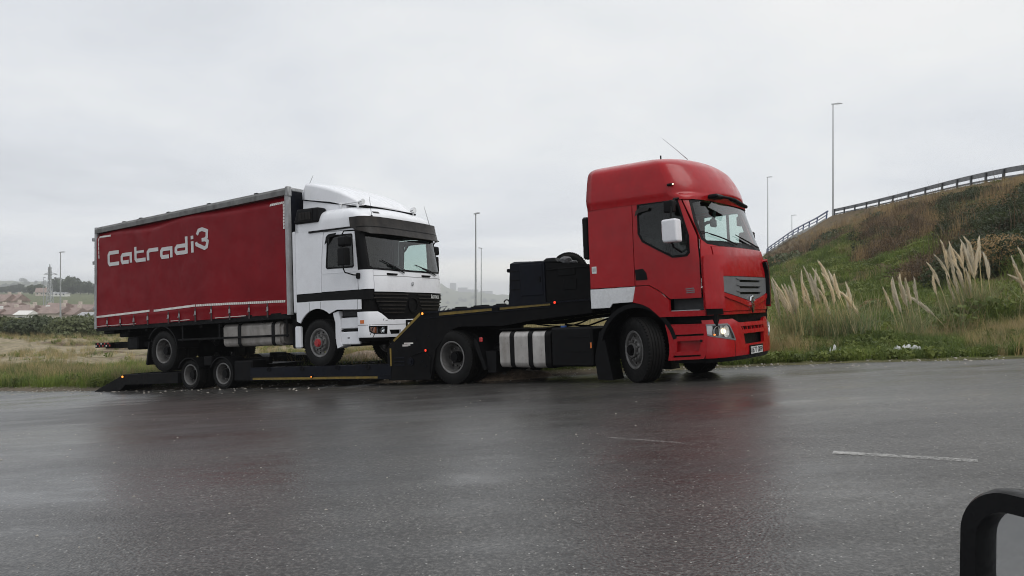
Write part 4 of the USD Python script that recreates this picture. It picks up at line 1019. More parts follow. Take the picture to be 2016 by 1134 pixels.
part(wroof, "roof_raise", hull([(-0.73, -1.0, 3.30), (-0.73, 1.0, 3.30), (-0.73, -0.98, 3.62), (-0.73, 0.98, 3.62), (0.45, -0.98, 3.30), (0.45, 0.98, 3.30), (0.45, -0.95, 3.38), (0.45, 0.95, 3.38)]), MT["white"])
# roof air deflector
sec = []
for x, hw, zt, zb, r in ((-0.72, 1.02, 3.86, 3.64, 0.05), (-0.62, 1.02, 4.035, 3.62, 0.07), (-0.30, 1.01, 3.965, 3.56, 0.08), (0.05, 1.0, 3.855, 3.50, 0.08), (0.34, 0.97, 3.73, 3.42, 0.07), (0.55, 0.91, 3.615, 3.38, 0.06), (0.72, 0.82, 3.495, 3.35, 0.03), (0.82, 0.72, 3.395, 3.335, 0.008)):
    crown = 0.05
    ring = [(-hw, zb)] + [(-hw + r - r * math.cos(t), zt - crown - r + r * math.sin(t)) for t in np.linspace(0, math.pi / 2, 5)] + [(y, zt - crown * (y / hw) ** 2) for y in np.linspace(-hw + r + 0.05, hw - r - 0.05, 9)] + [(hw - r + r * math.cos(t), zt - crown - r + r * math.sin(t)) for t in np.linspace(math.pi / 2, 0, 5)] + [(hw, zb)]
    sec.append(np.array([(x, y, z) for y, z in ring]))
sec = np.array(sec)
m_, n_ = sec.shape[:2]
q = np.array([[i * n_ + j, (i + 1) * n_ + j, (i + 1) * n_ + (j + 1) % n_, i * n_ + (j + 1) % n_] for i in range(m_ - 1) for j in range(n_)])
cap0 = [[0, k + 1, k] for k in range(1, n_ - 1)]
cap1 = [[(m_ - 1) * n_, (m_ - 1) * n_ + k, (m_ - 1) * n_ + k + 1] for k in range(1, n_ - 1)]
defl = part(lorry, "roof_deflector", fix(trimesh.Trimesh(sec.reshape(-1, 3), np.vstack([q[:, [0, 1, 2]], q[:, [0, 2, 3]], cap0, cap1]), process=False)), MT["white"], 35)
part(defl, "deflector_gap", bx(0.30, 0.90, -0.84, 0.84, 3.31, 3.352, 0.01), MT["dark"])
for y, x0, x1 in ((-0.98, 0.35, 0.92),):
    horn = cat_(tube([(x0, y, 3.41), (x1 - 0.1, y, 3.40)], 0.014), cyl((x1 - 0.02, y, 3.40), 0.02, 0.14, "x", 16, 0.055), cyl((x0, y, 3.41), 0.03, 0.05, "x", 12), bx(x0 + 0.0, x0 + 0.03, y - 0.02, y + 0.02, 3.30, 3.40, 0.003), bx(x1 - 0.12, x1 - 0.09, y - 0.02, y + 0.02, 3.28, 3.40, 0.003), tube([(x0 + 0.1, y + 0.09, 3.40), (x1 - 0.2, y + 0.09, 3.39)], 0.012), cyl((x1 - 0.12, y + 0.09, 3.39), 0.018, 0.14, "x", 16, 0.05))
    part(wroof, "air_horn", horn, MT["chrome"], 40)
part(wroof, "spot_lamp", cat_(cyl((1.0, 0.60, 3.39), 0.05, 0.09, "x", 20, 0.065), tube([(1.0, 0.6, 3.22), (1.0, 0.6, 3.37)], 0.012)), MT["chrome"], 40)
part(wroof, "roof_lamp", WR.patch(WR.fp([(-0.88, 3.15), (-0.74, 3.15), (-0.74, 3.18), (-0.88, 3.18)]), 0.012, 0.012, G3), MT["soot"])
for y, z0, dx, dz in ((-0.98, 3.06, -0.02, 0.40), (0.92, 3.04, -0.12, 0.46)):
    p0 = WR(np.array(WR.front(y, z0)), np.array(z0), 0.02)
    part(wroof, "aerial", cat_(tube([p0, p0 + [dx, -0.03, dz]], [0.006, 0.003], 6), cyl(p0, 0.022, 0.05, "z", 10)), MT["black"])
part(lorry, "rear_aerial", tube([(-0.70, -0.9, 3.85), (-0.50, -0.9, 4.15)], [0.006, 0.003], 6), MT["black"])
# wipers
for y0, y1, z1 in ((-0.35, -0.88, 2.17), (0.78, 0.15, 2.12)):
    pts = [WC(np.array(WC.front(y0 + (y1 - y0) * t, 1.99 + (z1 - 1.99) * t)), np.array(1.99 + (z1 - 1.99) * t), 0.02) for t in np.linspace(0, 1, 7)]
    pa = [WC(np.array(WC.front(y0 + 0.10 + (y1 - y0 - 0.1) * t, 1.93 + (z1 - 1.95) * t)), np.array(1.93 + (z1 - 1.95) * t), 0.03) for t in np.linspace(0, 0.7, 5)]
    part(lorry, "wiper", cat_(tube(pts, 0.011), tube(pa, 0.012)), MT["black"])
# inside of the cab
part(lorry, "cab_back", bx(-0.74, -0.70, -1.2, 1.2, 1.1, 2.92, 0.0), MT["dark"])
part(lorry, "cab_floor", bx(-0.70, 1.0, -1.18, 1.18, 1.36, 1.40, 0.0), MT["trim"])
part(lorry, "sleeper_curtain", bx(-0.12, -0.09, -1.18, 1.18, 1.40, 2.90, 0.0), MT["trim"])
part(lorry, "cab_ceiling", bx(-0.70, 1.1, -1.17, 1.17, 2.875, 2.885, 0.0), MT["trim"])
part(lorry, "dashboard", hull([(0.72, -1.12, 1.5), (0.72, 1.12, 1.5), (0.72, -1.12, 1.92), (0.72, 1.12, 1.92), (1.22, -1.0, 1.95), (1.22, 1.0, 1.95), (1.25, -1.0, 1.6), (1.25, 1.0, 1.6)]), MT["trim"])
for y in (-0.62, 0.62):
    part(lorry, "seat", cat_(bx(-0.02, 0.45, y - 0.26, y + 0.26, 1.55, 1.74, 0.05), bx(-0.05, 0.08, y - 0.25, y + 0.25, 1.7, 2.2, 0.05), bx(-0.05, 0.05, y - 0.14, y + 0.14, 2.22, 2.42, 0.04)), MT["trim"], 40)
part(lorry, "steering_wheel", cat_(tube(np.c_[0.62 - 0.13 * np.sin(th), 0.60 + 0.23 * np.cos(th), 2.02 + 0.17 * np.sin(th)], 0.014, 6), tube([(0.62, 0.6, 2.02), (0.85, 0.6, 1.85)], 0.03)), MT["trim"])

# body: curtain with soft folds, posts, rails
def curtain_y(x, z, sg=-1):
    n = np.stack([np.asarray(x) * 0.5, np.zeros_like(x), np.asarray(z) * 0.8], -1)
    fold = (meshkit.fbm(n, 3, 21) - 0.5) * 0.075
    edge = 3.52 + 0.02 * (x + 4.5) + 0.10 * (meshkit.noise(np.stack([np.asarray(x) * 0.7, np.zeros_like(x), np.zeros_like(x)], -1), 4) - 0.5) * 2
    lean = np.clip((z - edge) / 0.16, 0, 1) ** 1.2 * 0.085
    low = 0.012 * np.exp(-((z - 1.42 - 0.03 * np.sin(1.3 * x)) / 0.06) ** 2)
    wave = 0.011 * np.sin(9.5 * x + 2 * np.sin(1.7 * x)) * np.clip((1.55 - z) / 0.4, 0, 1)
    return sg * (1.262 + fold * 0.6 + low + wave - lean)
def curtain_mesh(sg, nx=180, nz=64):
    u, v = np.meshgrid(np.linspace(0, 1, nx), np.linspace(0, 1, nz), indexing="ij")
    xl = -7.935 - 0.065 * (1 - v)
    x = xl + u * (-0.985 - xl)
    zb, zt = 1.155 + 0.04 * u, 3.62 + 0.135 * u
    z = zb + (zt - zb) * v
    p = np.stack([x, curtain_y(x, z, sg), z], -1).reshape(-1, 3)
    q = np.array([[i * nz + j, (i + 1) * nz + j, (i + 1) * nz + j + 1, i * nz + j + 1] for i in range(nx - 1) for j in range(nz - 1)])
    if sg > 0:
        q = q[:, ::-1]
    return trimesh.Trimesh(p, np.vstack([q[:, [0, 1, 2]], q[:, [0, 2, 3]]]), process=False)
MT["curtain"] = plain("red_curtain_pvc", (0.19, 0.003, 0.008), 0.42, spec=0.13, var=0.10, scale=1.5, dirt=(0.12, 0.004, 0.009), dirt_amt=0.6, dscale=0.25, bump=0.007, bscale=2.2)
MT["strap"] = plain("dark_strap", (0.035, 0.02, 0.02), 0.6, var=0.3)
cur = part(lorry, "curtain", curtain_mesh(-1), MT["curtain"], True)
part(lorry, "curtain", curtain_mesh(1, 40, 20), MT["curtain"], True)
def on_curtain(poly, off=0.007, th=0.003, step=0.09):
    ms = []
    for g in getattr(poly, "geoms", [poly]):
        x0, z0, x1, z1 = g.bounds
        for i in range(int(math.floor(x0 / step)), int(math.ceil(x1 / step))):
            for j in range(int(math.floor(z0 / step)), int(math.ceil(z1 / step))):
                c = g.intersection(sbox(i * step, j * step, (i + 1) * step, (j + 1) * step))
                for k in getattr(c, "geoms", [c]):
                    if k.geom_type == "Polygon" and k.area > 1e-7:
                        v, f = trimesh.creation.triangulate_polygon(k, engine="earcut")
                        v = np.array(v)
                        y = curtain_y(v[:, 0], v[:, 1]) - off
                        ms.append(trimesh.Trimesh(np.c_[v[:, 0], y, v[:, 1]], np.array(f), process=False))
    return cat_(*ms)
# lettering: heavy square strokes
def stroke(pts, w=0.092):
    return LineString(pts).buffer(w / 2, cap_style=2, join_style=2, mitre_limit=3)
def ltr_a(x):
    return unary_union([stroke([(x + 0.42, 2.725), (x + 0.42, 2.945), (x + 0.08, 2.945), (x + 0.038, 2.90), (x + 0.038, 2.80), (x + 0.07, 2.757), (x + 0.33, 2.757)])])
glyphs = [stroke([(-6.97, 3.04), (-7.36, 3.04), (-7.412, 2.985), (-7.412, 2.80), (-7.37, 2.75), (-6.97, 2.75)]), ltr_a(-6.89),
          unary_union([stroke([(-6.275, 3.10), (-6.275, 2.80), (-6.235, 2.757), (-5.87, 2.757)]), stroke([(-6.31, 2.965), (-5.93, 2.965)], 0.06)]),
          stroke([(-5.775, 2.725), (-5.775, 2.92), (-5.72, 2.965), (-5.37, 2.965)]), ltr_a(-5.29),
          unary_union([stroke([(-4.30, 3.17), (-4.30, 2.765)]), stroke([(-4.30, 2.965), (-4.64, 2.965), (-4.692, 2.92), (-4.692, 2.85), (-4.65, 2.803), (-4.30, 2.803)])]),
          unary_union([stroke([(-4.085, 2.77), (-4.085, 3.035)]), stroke([(-4.085, 3.085), (-4.085, 3.165)])]),
          unary_union([stroke([(-3.905, 3.17), (-3.84, 3.265), (-3.72, 3.285), (-3.545, 3.225), (-3.555, 3.085), (-3.63, 3.035), (-3.74, 3.035)], 0.085), stroke([(-3.63, 3.045), (-3.535, 2.985), (-3.57, 2.865), (-3.65, 2.835), (-3.93, 2.945), (-3.945, 3.00)], 0.085)])]
for g in glyphs:
    part(cur, "letter", on_curtain(g), MT["sign"], False)
# retro-reflective tape
def tape(x0, z0, x1, z1, w, pitch=0.0):
    out, L = [], math.hypot(x1 - x0, z1 - z0)
    n = max(1, int(L / pitch)) if pitch else 1
    for k in range(n):
        a, b = k / n, (k + (0.84 if pitch else 1.0)) / n
        out.append(LineString([(x0 + (x1 - x0) * a, z0 + (z1 - z0) * a), (x0 + (x1 - x0) * b, z0 + (z1 - z0) * b)]).buffer(w / 2, cap_style=2))
    return unary_union(out)
for t in (tape(-7.97, 1.425, -5.74, 1.485, 0.05), tape(-5.57, 1.475, -4.00, 1.525, 0.05), tape(-3.97, 1.525, -3.1, 1.51, 0.05, 0.062), tape(-3.1, 1.51, -1.03, 1.465, 0.05, 0.062), tape(-7.84, 3.50, -7.30, 3.485, 0.045), tape(-7.835, 3.47, -7.835, 2.92, 0.035, 0.11), tape(-1.46, 3.575, -0.96, 3.59, 0.055, 0.062), tape(-0.985 - 0.04, 3.55, -1.025, 3.0, 0.05, 0.062)):
    part(cur, "reflective_tape", on_curtain(t), MT["tape"], False)
for t in (tape(-7.98, 1.185, -6.3, 1.19, 0.012), tape(-4.9, 1.20, -4.2, 1.205, 0.012), tape(-3.3, 1.205, -2.3, 1.212, 0.014)):
    part(cur, "bottom_hem", on_curtain(t, 0.01), MT["tape"], False)
for x, z in ((-7.51, 1.28), (-6.95, 1.28), (-6.38, 1.29), (-5.8, 1.31), (-4.99, 1.31), (-4.6, 1.32), (-4.0, 1.35), (-3.43, 1.37), (-2.81, 1.34), (-2.18, 1.34), (-1.59, 1.33)):
    y = float(curtain_y(np.array([x]), np.array([z]))[0])
    bk = part(lorry, "strap_buckle", cat_(bx(x - 0.022, x + 0.022, y - 0.03, y - 0.006, z - 0.05, z + 0.04, 0.006), tube([(x + 0.02, y - 0.028, z + 0.05), (x - 0.02, y - 0.034, z - 0.055)], 0.008, 6)), MT["frame"])
    part(bk, "strap", bx(x - 0.02, x + 0.02, y - 0.018, y - 0.006, 1.14, z + 0.12, 0.002), MT["strap"])
fr_ = part(lorry, "body_frame", cat_(hull([(x, y, z + 0.02 * (x + 0.85) * 0) for x in (-0.985, -0.885) for y in (-1.275, -1.19) for z in (1.17, 3.75)]), bx(-0.985, -0.885, 1.19, 1.275, 1.17, 3.75)), MT["frame"])
part(fr_, "front_wall", bx(-0.93, -0.88, -1.19, 1.19, 1.2, 3.86, 0.004), MT["navy"])
part(fr_, "front_corner_casting", cat_(bx(-0.97, -0.86, -1.285, -1.17, 3.70, 3.92, 0.02), bx(-0.97, -0.86, 1.17, 1.285, 3.70, 3.92, 0.02), bx(-0.93, -0.868, -1.17, 1.17, 3.82, 3.90, 0.015)), MT["frame"], 40)
part(fr_, "rear_post", cat_(hull([(x + dx, y, z) for (dx, z) in ((0, 1.12), (0.06, 3.76)) for x in (-8.075, -7.985) for y in (-1.275, -1.20)]), hull([(x + dx, y, z) for (dx, z) in ((0, 1.12), (0.06, 3.76)) for x in (-8.075, -7.985) for y in (1.20, 1.275)])), MT["frame"])
for sg in (-1, 1):
    y0, y1 = sorted((sg * 1.15, sg * 1.283))
    part(lorry, "roof_rail", hull([(-8.0, y, z) for y in (y0, y1) for z in (3.60, 3.70)] + [(-8.0, sg * 1.24, 3.76)] + [(-0.95, y, z) for y in (y0, y1) for z in (3.735, 3.84)] + [(-0.95, sg * 1.24, 3.90)] + [(-8.0, sg * 1.15, 3.76), (-0.95, sg * 1.15, 3.90)]), MT["roofrail"])
    part(lorry, "floor_rail", hull([(x, y, z + 0.005 * (x + 8)) for x in (-8.03, -0.9) for y in sorted((sg * 1.10, sg * 1.25)) for z in (1.06, 1.19)]), MT["dark"])
part(lorry, "body_roof", hull([(x, y, z + 0.0199 * (x + 8)) for x in (-8.0, -0.95) for y, z in ((-1.2, 3.745), (1.2, 3.745), (0, 3.775))]), MT["roofrail"])
for x in (-6.9, -6.2, -5.1, -3.6, -2.0):
    part(lorry, "roof_ridge", bx(x, x + 0.10, -1.22, -1.0, 3.765 + 0.0199 * (x + 8), 3.79 + 0.0199 * (x + 8), 0.005), MT["dark"])
rd = part(lorry, "rear_door", hull([(-8.06, -1.2, 1.14), (-8.06, 1.2, 1.14), (-8.02, -1.2, 1.14), (-8.02, 1.2, 1.14), (-8.0, -1.2, 3.74), (-8.0, 1.2, 3.74), (-7.96, -1.2, 3.74), (-7.96, 1.2, 3.74)]), MT["frame"])
for k, z in enumerate((3.46, 2.85, 2.26, 1.66)):
    part(rd, "hinge", cat_(bx(-8.13 + 0.02 * k / 4, -8.03, -1.285, -1.20, z - 0.05, z + 0.04, 0.012), bx(-8.10, -8.02, -1.10, -0.9, z - 0.04, z + 0.03, 0.005)), MT["frame"])
part(rd, "lock_rod", cat_(*[tube([(-8.10, y, 1.1), (-8.04, y, 3.72)], 0.014, 6) for y in (-0.75, -0.15, 0.15, 0.75)]), MT["steel"])
part(lorry, "floor", hull([(x, y, z + 0.005 * (x + 8)) for x in (-8.0, -0.95) for y in (-1.1, 1.1) for z in (1.08, 1.15)]), MT["dark"])
# chassis, tank, guards
part(lorry, "chassis_frame", cat_(bx(-7.9, 0.9, -0.46, -0.38, 0.72, 1.0), bx(-7.9, 0.9, 0.38, 0.46, 0.72, 1.0), *[bx(x, x + 0.1, -1.1, 1.1, 1.0, 1.08) for x in (-7.6, -6.9, -6.2, -5.5, -4.8, -4.1, -3.4, -2.7, -2.0, -1.3)], bx(-0.65, 0.95, -0.7, 0.7, 0.75, 1.35, 0.05), bx(0.85, 1.28, -1.0, 1.0, 0.60, 1.15, 0.03), bx(-1.05, -0.86, -1.1, 1.1, 0.45, 1.2, 0.03)), MT["dark"])
for sg in (-1, 1):
    ya, yb = sorted((sg * 0.52, sg * 1.15))
    tk = part(lorry, "fuel_tank", cat_(drum(-3.18, -1.36, ya, yb, 0.53, 1.05, 0.10), drum(-3.19, -3.16, ya + 0.01, yb - 0.01, 0.54, 1.04, 0.09)), MT["oldtank"], 40)
    for x in (-2.645, -1.56):
        part(tk, "tank_strap", drum(x - 0.05, x + 0.05, ya - 0.008, yb + 0.008, 0.522, 1.058, 0.105), MT["black"], 40)
    part(tk, "tank_end", drum(-1.36, -1.27, ya + 0.02, yb - 0.02, 0.56, 1.02, 0.12), MT["oldtank"], 40)
    part(lorry, "side_guard", cat_(bx(-4.74, -1.02, *sorted((sg * 1.195, sg * 1.22)), 0.72, 0.765, 0.005), *[bx(x, x + 0.05, *sorted((sg * 1.17, sg * 1.195)), 0.70, 1.10, 0.004) for x in (-4.62, -3.30, -1.12)]), MT["dark"])
    a3 = np.linspace(math.radians(5), math.radians(150), 16)
    part(lorry, "rear_mudguard", prism(Polygon(np.vstack([np.c_[-5.34 + 0.60 * np.cos(a3), 0.50 + 0.60 * np.sin(a3)], np.c_[-5.34 + 0.575 * np.cos(a3), 0.50 + 0.575 * np.sin(a3)][::-1]])), *sorted((sg * 0.62, sg * 1.23))), MT["black"], 40)
    part(lorry, "mud_flap", prism(Polygon([(-5.90, 0.72), (-5.86, 0.72), (-5.97, 0.16), (-6.02, 0.18)]), *sorted((sg * 0.66, sg * 1.20))), MT["black"])
ur = part(lorry, "underrun_bar", cat_(bx(-8.14, -8.02, -1.22, 1.22, 0.63, 0.76, 0.01), bx(-8.05, -6.0, -1.0, -0.9, 0.60, 0.74, 0.01), bx(-8.05, -6.0, 0.9, 1.0, 0.60, 0.74, 0.01), bx(-6.86, -6.42, -1.15, -0.75, 0.55, 0.86, 0.03), bx(-7.6, -7.2, -0.9, -0.5, 0.88, 1.1, 0.03), bx(-7.95, -7.5, -1.1, -0.7, 0.98, 1.08, 0.02)), MT["dark"])
for k in range(9):
    x = -8.10 + 0.075 * k
    part(ur, "warning_chip", bx(x, x + 0.036, -1.232, -1.218, 0.655 + 0.055 * (k % 2), 0.695 + 0.055 * (k % 2), 0.003), MT["redlens"] if k % 3 else MT["plate"])
part(ur, "bar_bracket", bx(-8.14, -7.45, -1.22, -1.10, 0.635, 0.755, 0.01), MT["dark"])
part(lorry, "rear_axle", cat_(cyl((-5.34, 0, 0.48), 0.09, 1.8, "y", 14), trimesh.Trimesh(np.array(trimesh.creation.icosphere(2, 0.25).vertices) + [-5.34, 0, 0.48], trimesh.creation.icosphere(2, 0.25).faces)), MT["dark"])
part(lorry, "front_axle", cat_(cyl((-0.14, 0, 0.50), 0.06, 1.9, "y", 14)), MT["dark"])
for x, y, kind, z in ((-0.14, -1.06, "steer", 0.555), (-0.14, 1.06, "steer", 0.555), (-5.34, -1.05, "deep", 0.49), (-5.34, 1.05, "deep", 0.49)):
    put_wheel(lorry, (x, y, z), 0.49, 0.29, 0.29, kind, steer=math.radians(-4 if kind == "steer" else 0), flip=y > 0, twin=0.0 if kind == "steer" else 0.33, capmat=MT["redhub"])

# ------------------------------------------------------------------ the low loader trailer (same frame as the lorry it carries)
trailer = thing("low_loader_trailer", "black low-bed vehicle transporter trailer with yellow stripes and raised front neck", "trailer", PW, RW)
for sg in (-1, 1):
    y0, y1 = sorted((sg * 1.13, sg * 1.25))
    nm = part(trailer, "bed_side_beam", prism(Polygon([(-2.2, -0.215), (1.78, -0.19), (1.78, 0.095), (-2.2, 0.062)]), y0, y1), MT["navy"])
    part(nm, "beam_lip", prism(Polygon([(-2.2, -0.145), (1.76, -0.12), (1.76, -0.11), (-2.2, -0.135)]), *sorted((sg * 1.245, sg * 1.262))), MT["navy"])
    part(nm, "yellow_stripe", prism(Polygon([(-2.12, -0.205), (1.44, -0.178), (1.44, -0.133), (-2.12, -0.157)]), *sorted((sg * 1.249, sg * 1.254))), MT["yellow"])
    part(trailer, "rear_side_beam", prism(Polygon([(-6.86, -0.32), (-4.72, -0.275), (-4.72, -0.03), (-6.86, -0.065)]), y0, y1), MT["dark"])
    part(trailer, "axle_side_beam", prism(Polygon([(-4.72, 0.10), (-2.2, 0.13), (-2.2, 0.27), (-4.72, 0.22)]), *sorted((sg * 0.62, sg * 0.72))), MT["dark"])
    for x in (-4.36, -3.2):
        a4 = np.linspace(math.radians(25), math.radians(155), 12)
        part(trailer, "mudguard", prism(Polygon(np.vstack([np.c_[x + 0.42 * np.cos(a4), -0.09 + 0.41 * np.sin(a4)], np.c_[x + 0.40 * np.cos(a4), -0.09 + 0.39 * np.sin(a4)][::-1]])), *sorted((sg * 0.75, sg * 1.22))), MT["black"], 40)
    part(trailer, "side_box", bx(-2.78, -2.18, *sorted((sg * 0.78, sg * 1.22)), -0.24, 0.22, 0.03), MT["dark"])
    part(trailer, "side_box", bx(-3.92, -3.63, *sorted((sg * 0.80, sg * 1.14)), 0.12, 0.34, 0.02), MT["dark"])
    ya, yb = sorted((sg * 0.42, sg * 1.16))
    part(trailer, "wheel_track", cat_(prism(Polygon([(-2.2, 0.02), (1.75, 0.05), (1.75, 0.072), (-2.2, 0.045)]), ya, yb), *[bx(x, x + 0.03, ya, yb, 0.03 + 0.0075 * (x + 2.2), 0.058 + 0.0075 * (x + 2.2), 0.003) for x in np.arange(-2.1, 1.7, 0.30)]), MT["dark"])
    part(trailer, "wheel_track", cat_(prism(Polygon([(-6.86, -0.09), (-4.70, -0.03), (-4.70, -0.008), (-6.86, -0.066)]), ya, yb), *[bx(x, x + 0.03, ya, yb, -0.045 + 0.0265 * (x + 5.8), -0.02 + 0.0265 * (x + 5.8), 0.003) for x in np.arange(-6.7, -4.75, 0.30)]), MT["dark"])
    rp = part(trailer, "loading_ramp", prism(Polygon([(-6.86, -0.065), (-6.92, -0.075), (-8.12, -0.475), (-8.15, -0.50), (-7.75, -0.50), (-7.1, -0.47), (-6.80, -0.32), (-6.80, -0.07)]), ya, y1 if sg > 0 else yb), MT["dark"]) if False else part(trailer, "loading_ramp", cat_(prism(Polygon([(-6.84, -0.06), (-8.13, -0.485), (-8.15, -0.50), (-8.10, -0.505), (-6.84, -0.10)]), *sorted((sg * 0.42, sg * 1.24))), *[prism(Polygon([(-6.84, -0.09), (-8.10, -0.50), (-7.75, -0.505), (-7.08, -0.475), (-6.84, -0.34)]), *sorted((sg * b, sg * (b + 0.03)))) for b in (0.44, 0.82, 1.21)]), MT["dark"])
    for k in range(7):
        x = -8.0 + 0.17 * k
        part(rp, "ramp_rung", bx(x, x + 0.04, *sorted((sg * 0.44, sg * 1.22)), -0.04 + (x + 6.84) * 0.330 - 0.035, 0.0 + (x + 6.84) * 0.330 - 0.03, 0.006), MT["dark"])
    # neck side
    neck = part(trailer, "neck_side", prism(Polygon([(1.72, -0.22), (2.72, -0.20), (2.86, 0.35), (3.15, 0.68), (3.4, 0.76), (4.35, 0.74), (5.0, 0.82), (6.08, 0.89), (6.10, 1.10), (5.3, 1.115), (2.60, 1.06), (1.87, 0.55), (1.72, 0.42)]), *sorted((sg * 1.14, sg * 1.245))), MT["dark"])
    part(neck, "neck_flange", cat_(prism(Polygon([(2.62, 1.065), (6.1, 1.125), (6.1, 1.10), (2.62, 1.035)]), *sorted((sg * 1.08, sg * 1.262))), prism(Polygon([(2.62, 0.955), (5.3, 1.035), (5.3, 1.022), (2.62, 0.94)]), *sorted((sg * 1.24, sg * 1.258)))), MT["navy"])
    part(neck, "yellow_stripe", prism(Polygon([(2.97, 0.982), (4.13, 1.018), (4.13, 1.063), (2.97, 1.036)]), *sorted((sg * 1.244, sg * 1.249))), MT["yellow"])
    part(neck, "yellow_stripe", prism(Polygon([(4.30, 1.025), (5.31, 1.054), (5.31, 1.098), (4.30, 1.068)]), *sorted((sg * 1.244, sg * 1.249))), MT["yellow"])
    part(neck, "yellow_stripe", prism(Polygon([(1.885, 0.525), (2.535, 1.005), (2.515, 1.055), (1.855, 0.555)]), *sorted((sg * 1.244, sg * 1.250))), MT["yellow"])
    part(neck, "yellow_stripe", prism(Polygon([(1.765, 0.06), (1.80, 0.06), (1.80, 0.40), (1.765, 0.40)]), *sorted((sg * 1.244, sg * 1.250))), MT["yellow"])
    part(neck, "stripe_gap", bx(4.15, 4.28, *sorted((sg * 1.243, sg * 1.256)), 0.98, 1.075, 0.004), MT["dark"])
    for x, z, m in ((2.60, 1.035, "lamp_amber"), (2.645, 0.345, "lamp_red"), (5.41, 1.095, "lamp_red")):
        lampm = part(neck, "marker_lamp", cyl((x, sg * 1.255, z), 0.030, 0.03, "y", 14), MT["dark"])
        part(lampm, "lamp_glass", trimesh.Trimesh(np.array(trimesh.creation.icosphere(2, 0.021).vertices) * [1, 0.6, 1.2] + [x, sg * 1.27, z], trimesh.creation.icosphere(2, 0.02).faces), MT[m], True)
    lb = part(nm, "marker_lamp", bx(-0.36, -0.30, *sorted((sg * 1.25, sg * 1.272)), -0.17, -0.11, 0.008), MT["dark"])
    part(lb, "lamp_glass", trimesh.Trimesh(np.array(trimesh.creation.icosphere(2, 0.013).vertices) + [-0.33, sg * 1.274, -0.14], trimesh.creation.icosphere(2, 0.02).faces), MT["lamp_amber"], True)
    rl = part(trailer, "rear_marker_lamp", bx(-6.93, -6.84, *sorted((sg * 1.235, sg * 1.262)), -0.15, -0.085, 0.01), MT["dark"])
    part(rl, "lamp_glass", trimesh.Trimesh(np.array(trimesh.creation.icosphere(2, 0.026).vertices) * [1.2, 0.6, 1] + [-6.885, sg * 1.268, -0.118], trimesh.creation.icosphere(2, 0.02).faces), MT["lamp_amber"], True)
part(trailer, "maker_sticker", cat_(bx(2.08, 2.22, -1.2485, -1.2475, 0.43, 0.465, 0.0), bx(2.12, 2.34, -1.2485, -1.2475, 0.472, 0.50, 0.0), bx(2.20, 2.27, -1.2485, -1.2475, 0.44, 0.47, 0.0)), MT["tape"], False)
part(trailer, "neck_cover", prism(Polygon([(1.78, 0.10), (1.9, 0.54), (2.60, 1.035), (6.05, 1.10), (6.05, 1.075), (2.62, 1.0), (1.94, 0.50), (1.84, 0.10)]), -1.135, 1.135), MT["dark"])
part(trailer, "neck_beam", cat_(prism(Polygon([(2.2, 0.15), (2.9, 0.55), (3.3, 0.80), (4.4, 0.80), (6.0, 0.93), (6.0, 1.07), (2.7, 0.98), (2.0, 0.45)]), -0.6, -0.45), prism(Polygon([(2.2, 0.15), (2.9, 0.55), (3.3, 0.80), (4.4, 0.80), (6.0, 0.93), (6.0, 1.07), (2.7, 0.98), (2.0, 0.45)]), 0.45, 0.6)), MT["dark"])
part(trailer, "bed_cross_member", cat_(*[bx(x, x + 0.10, -1.14, 1.14, -0.18, -0.04, 0.01) for x in (-2.1, -1.2, -0.3, 0.6, 1.4)], bx(1.60, 1.74, -1.14, 1.14, -0.2, 0.4, 0.01)), MT["dark"])
part(trailer, "rear_cross_member", cat_(*[bx(x, x + 0.10, -1.14, 1.14, -0.26, -0.10, 0.01) for x in (-6.8, -5.9, -5.0)], bx(-4.72, -2.2, -0.60, 0.60, 0.02, 0.12, 0.01)), MT["dark"])
part(trailer, "landing_leg", cat_(bx(2.20, 2.32, -1.10, -0.98, -0.16, 0.55, 0.01), bx(2.20, 2.32, 0.98, 1.10, -0.16, 0.55, 0.01), cyl((2.26, -1.13, 0.14), 0.07, 0.2, "y", 18)), MT["dark"])
for sg in (-1, 1):
    part(trailer, "hydraulic_unit", cat_(*[bx(1.86, 2.12, *sorted((sg * 1.243, sg * 1.256)), z, z + 0.022, 0.004) for z in (0.06, 0.13, 0.20)], cyl((2.27, sg * 1.25, 0.14), 0.075, 0.03, "y", 22), cyl((2.27, sg * 1.27, 0.14), 0.035, 0.03, "y", 14), *[cyl((x, sg * 1.25, z), 0.014, 0.02, "y", 8) for x, z in ((1.95, 0.35), (2.4, 0.55), (2.55, 0.15), (2.7, 0.6), (2.62, 0.05))]), MT["navy"])
    part(trailer, "cable", tube([(2.3, sg * 1.262, 0.25), (2.6, sg * 1.27, 0.33), (2.75, sg * 1.262, 0.20), (2.72, sg * 1.255, -0.1)], 0.010, 6), MT["dark"])
    part(trailer, "lashing_ring", cat_(*[tube(np.c_[x + 0.05 * np.cos(th), np.full(25, sg * 1.27), 0.02 + 0.0085 * (x + 2) + 0.04 * np.sin(th)], 0.009, 6) for x in (-1.6, -0.6, 0.4, 1.2)]), MT["dark"])
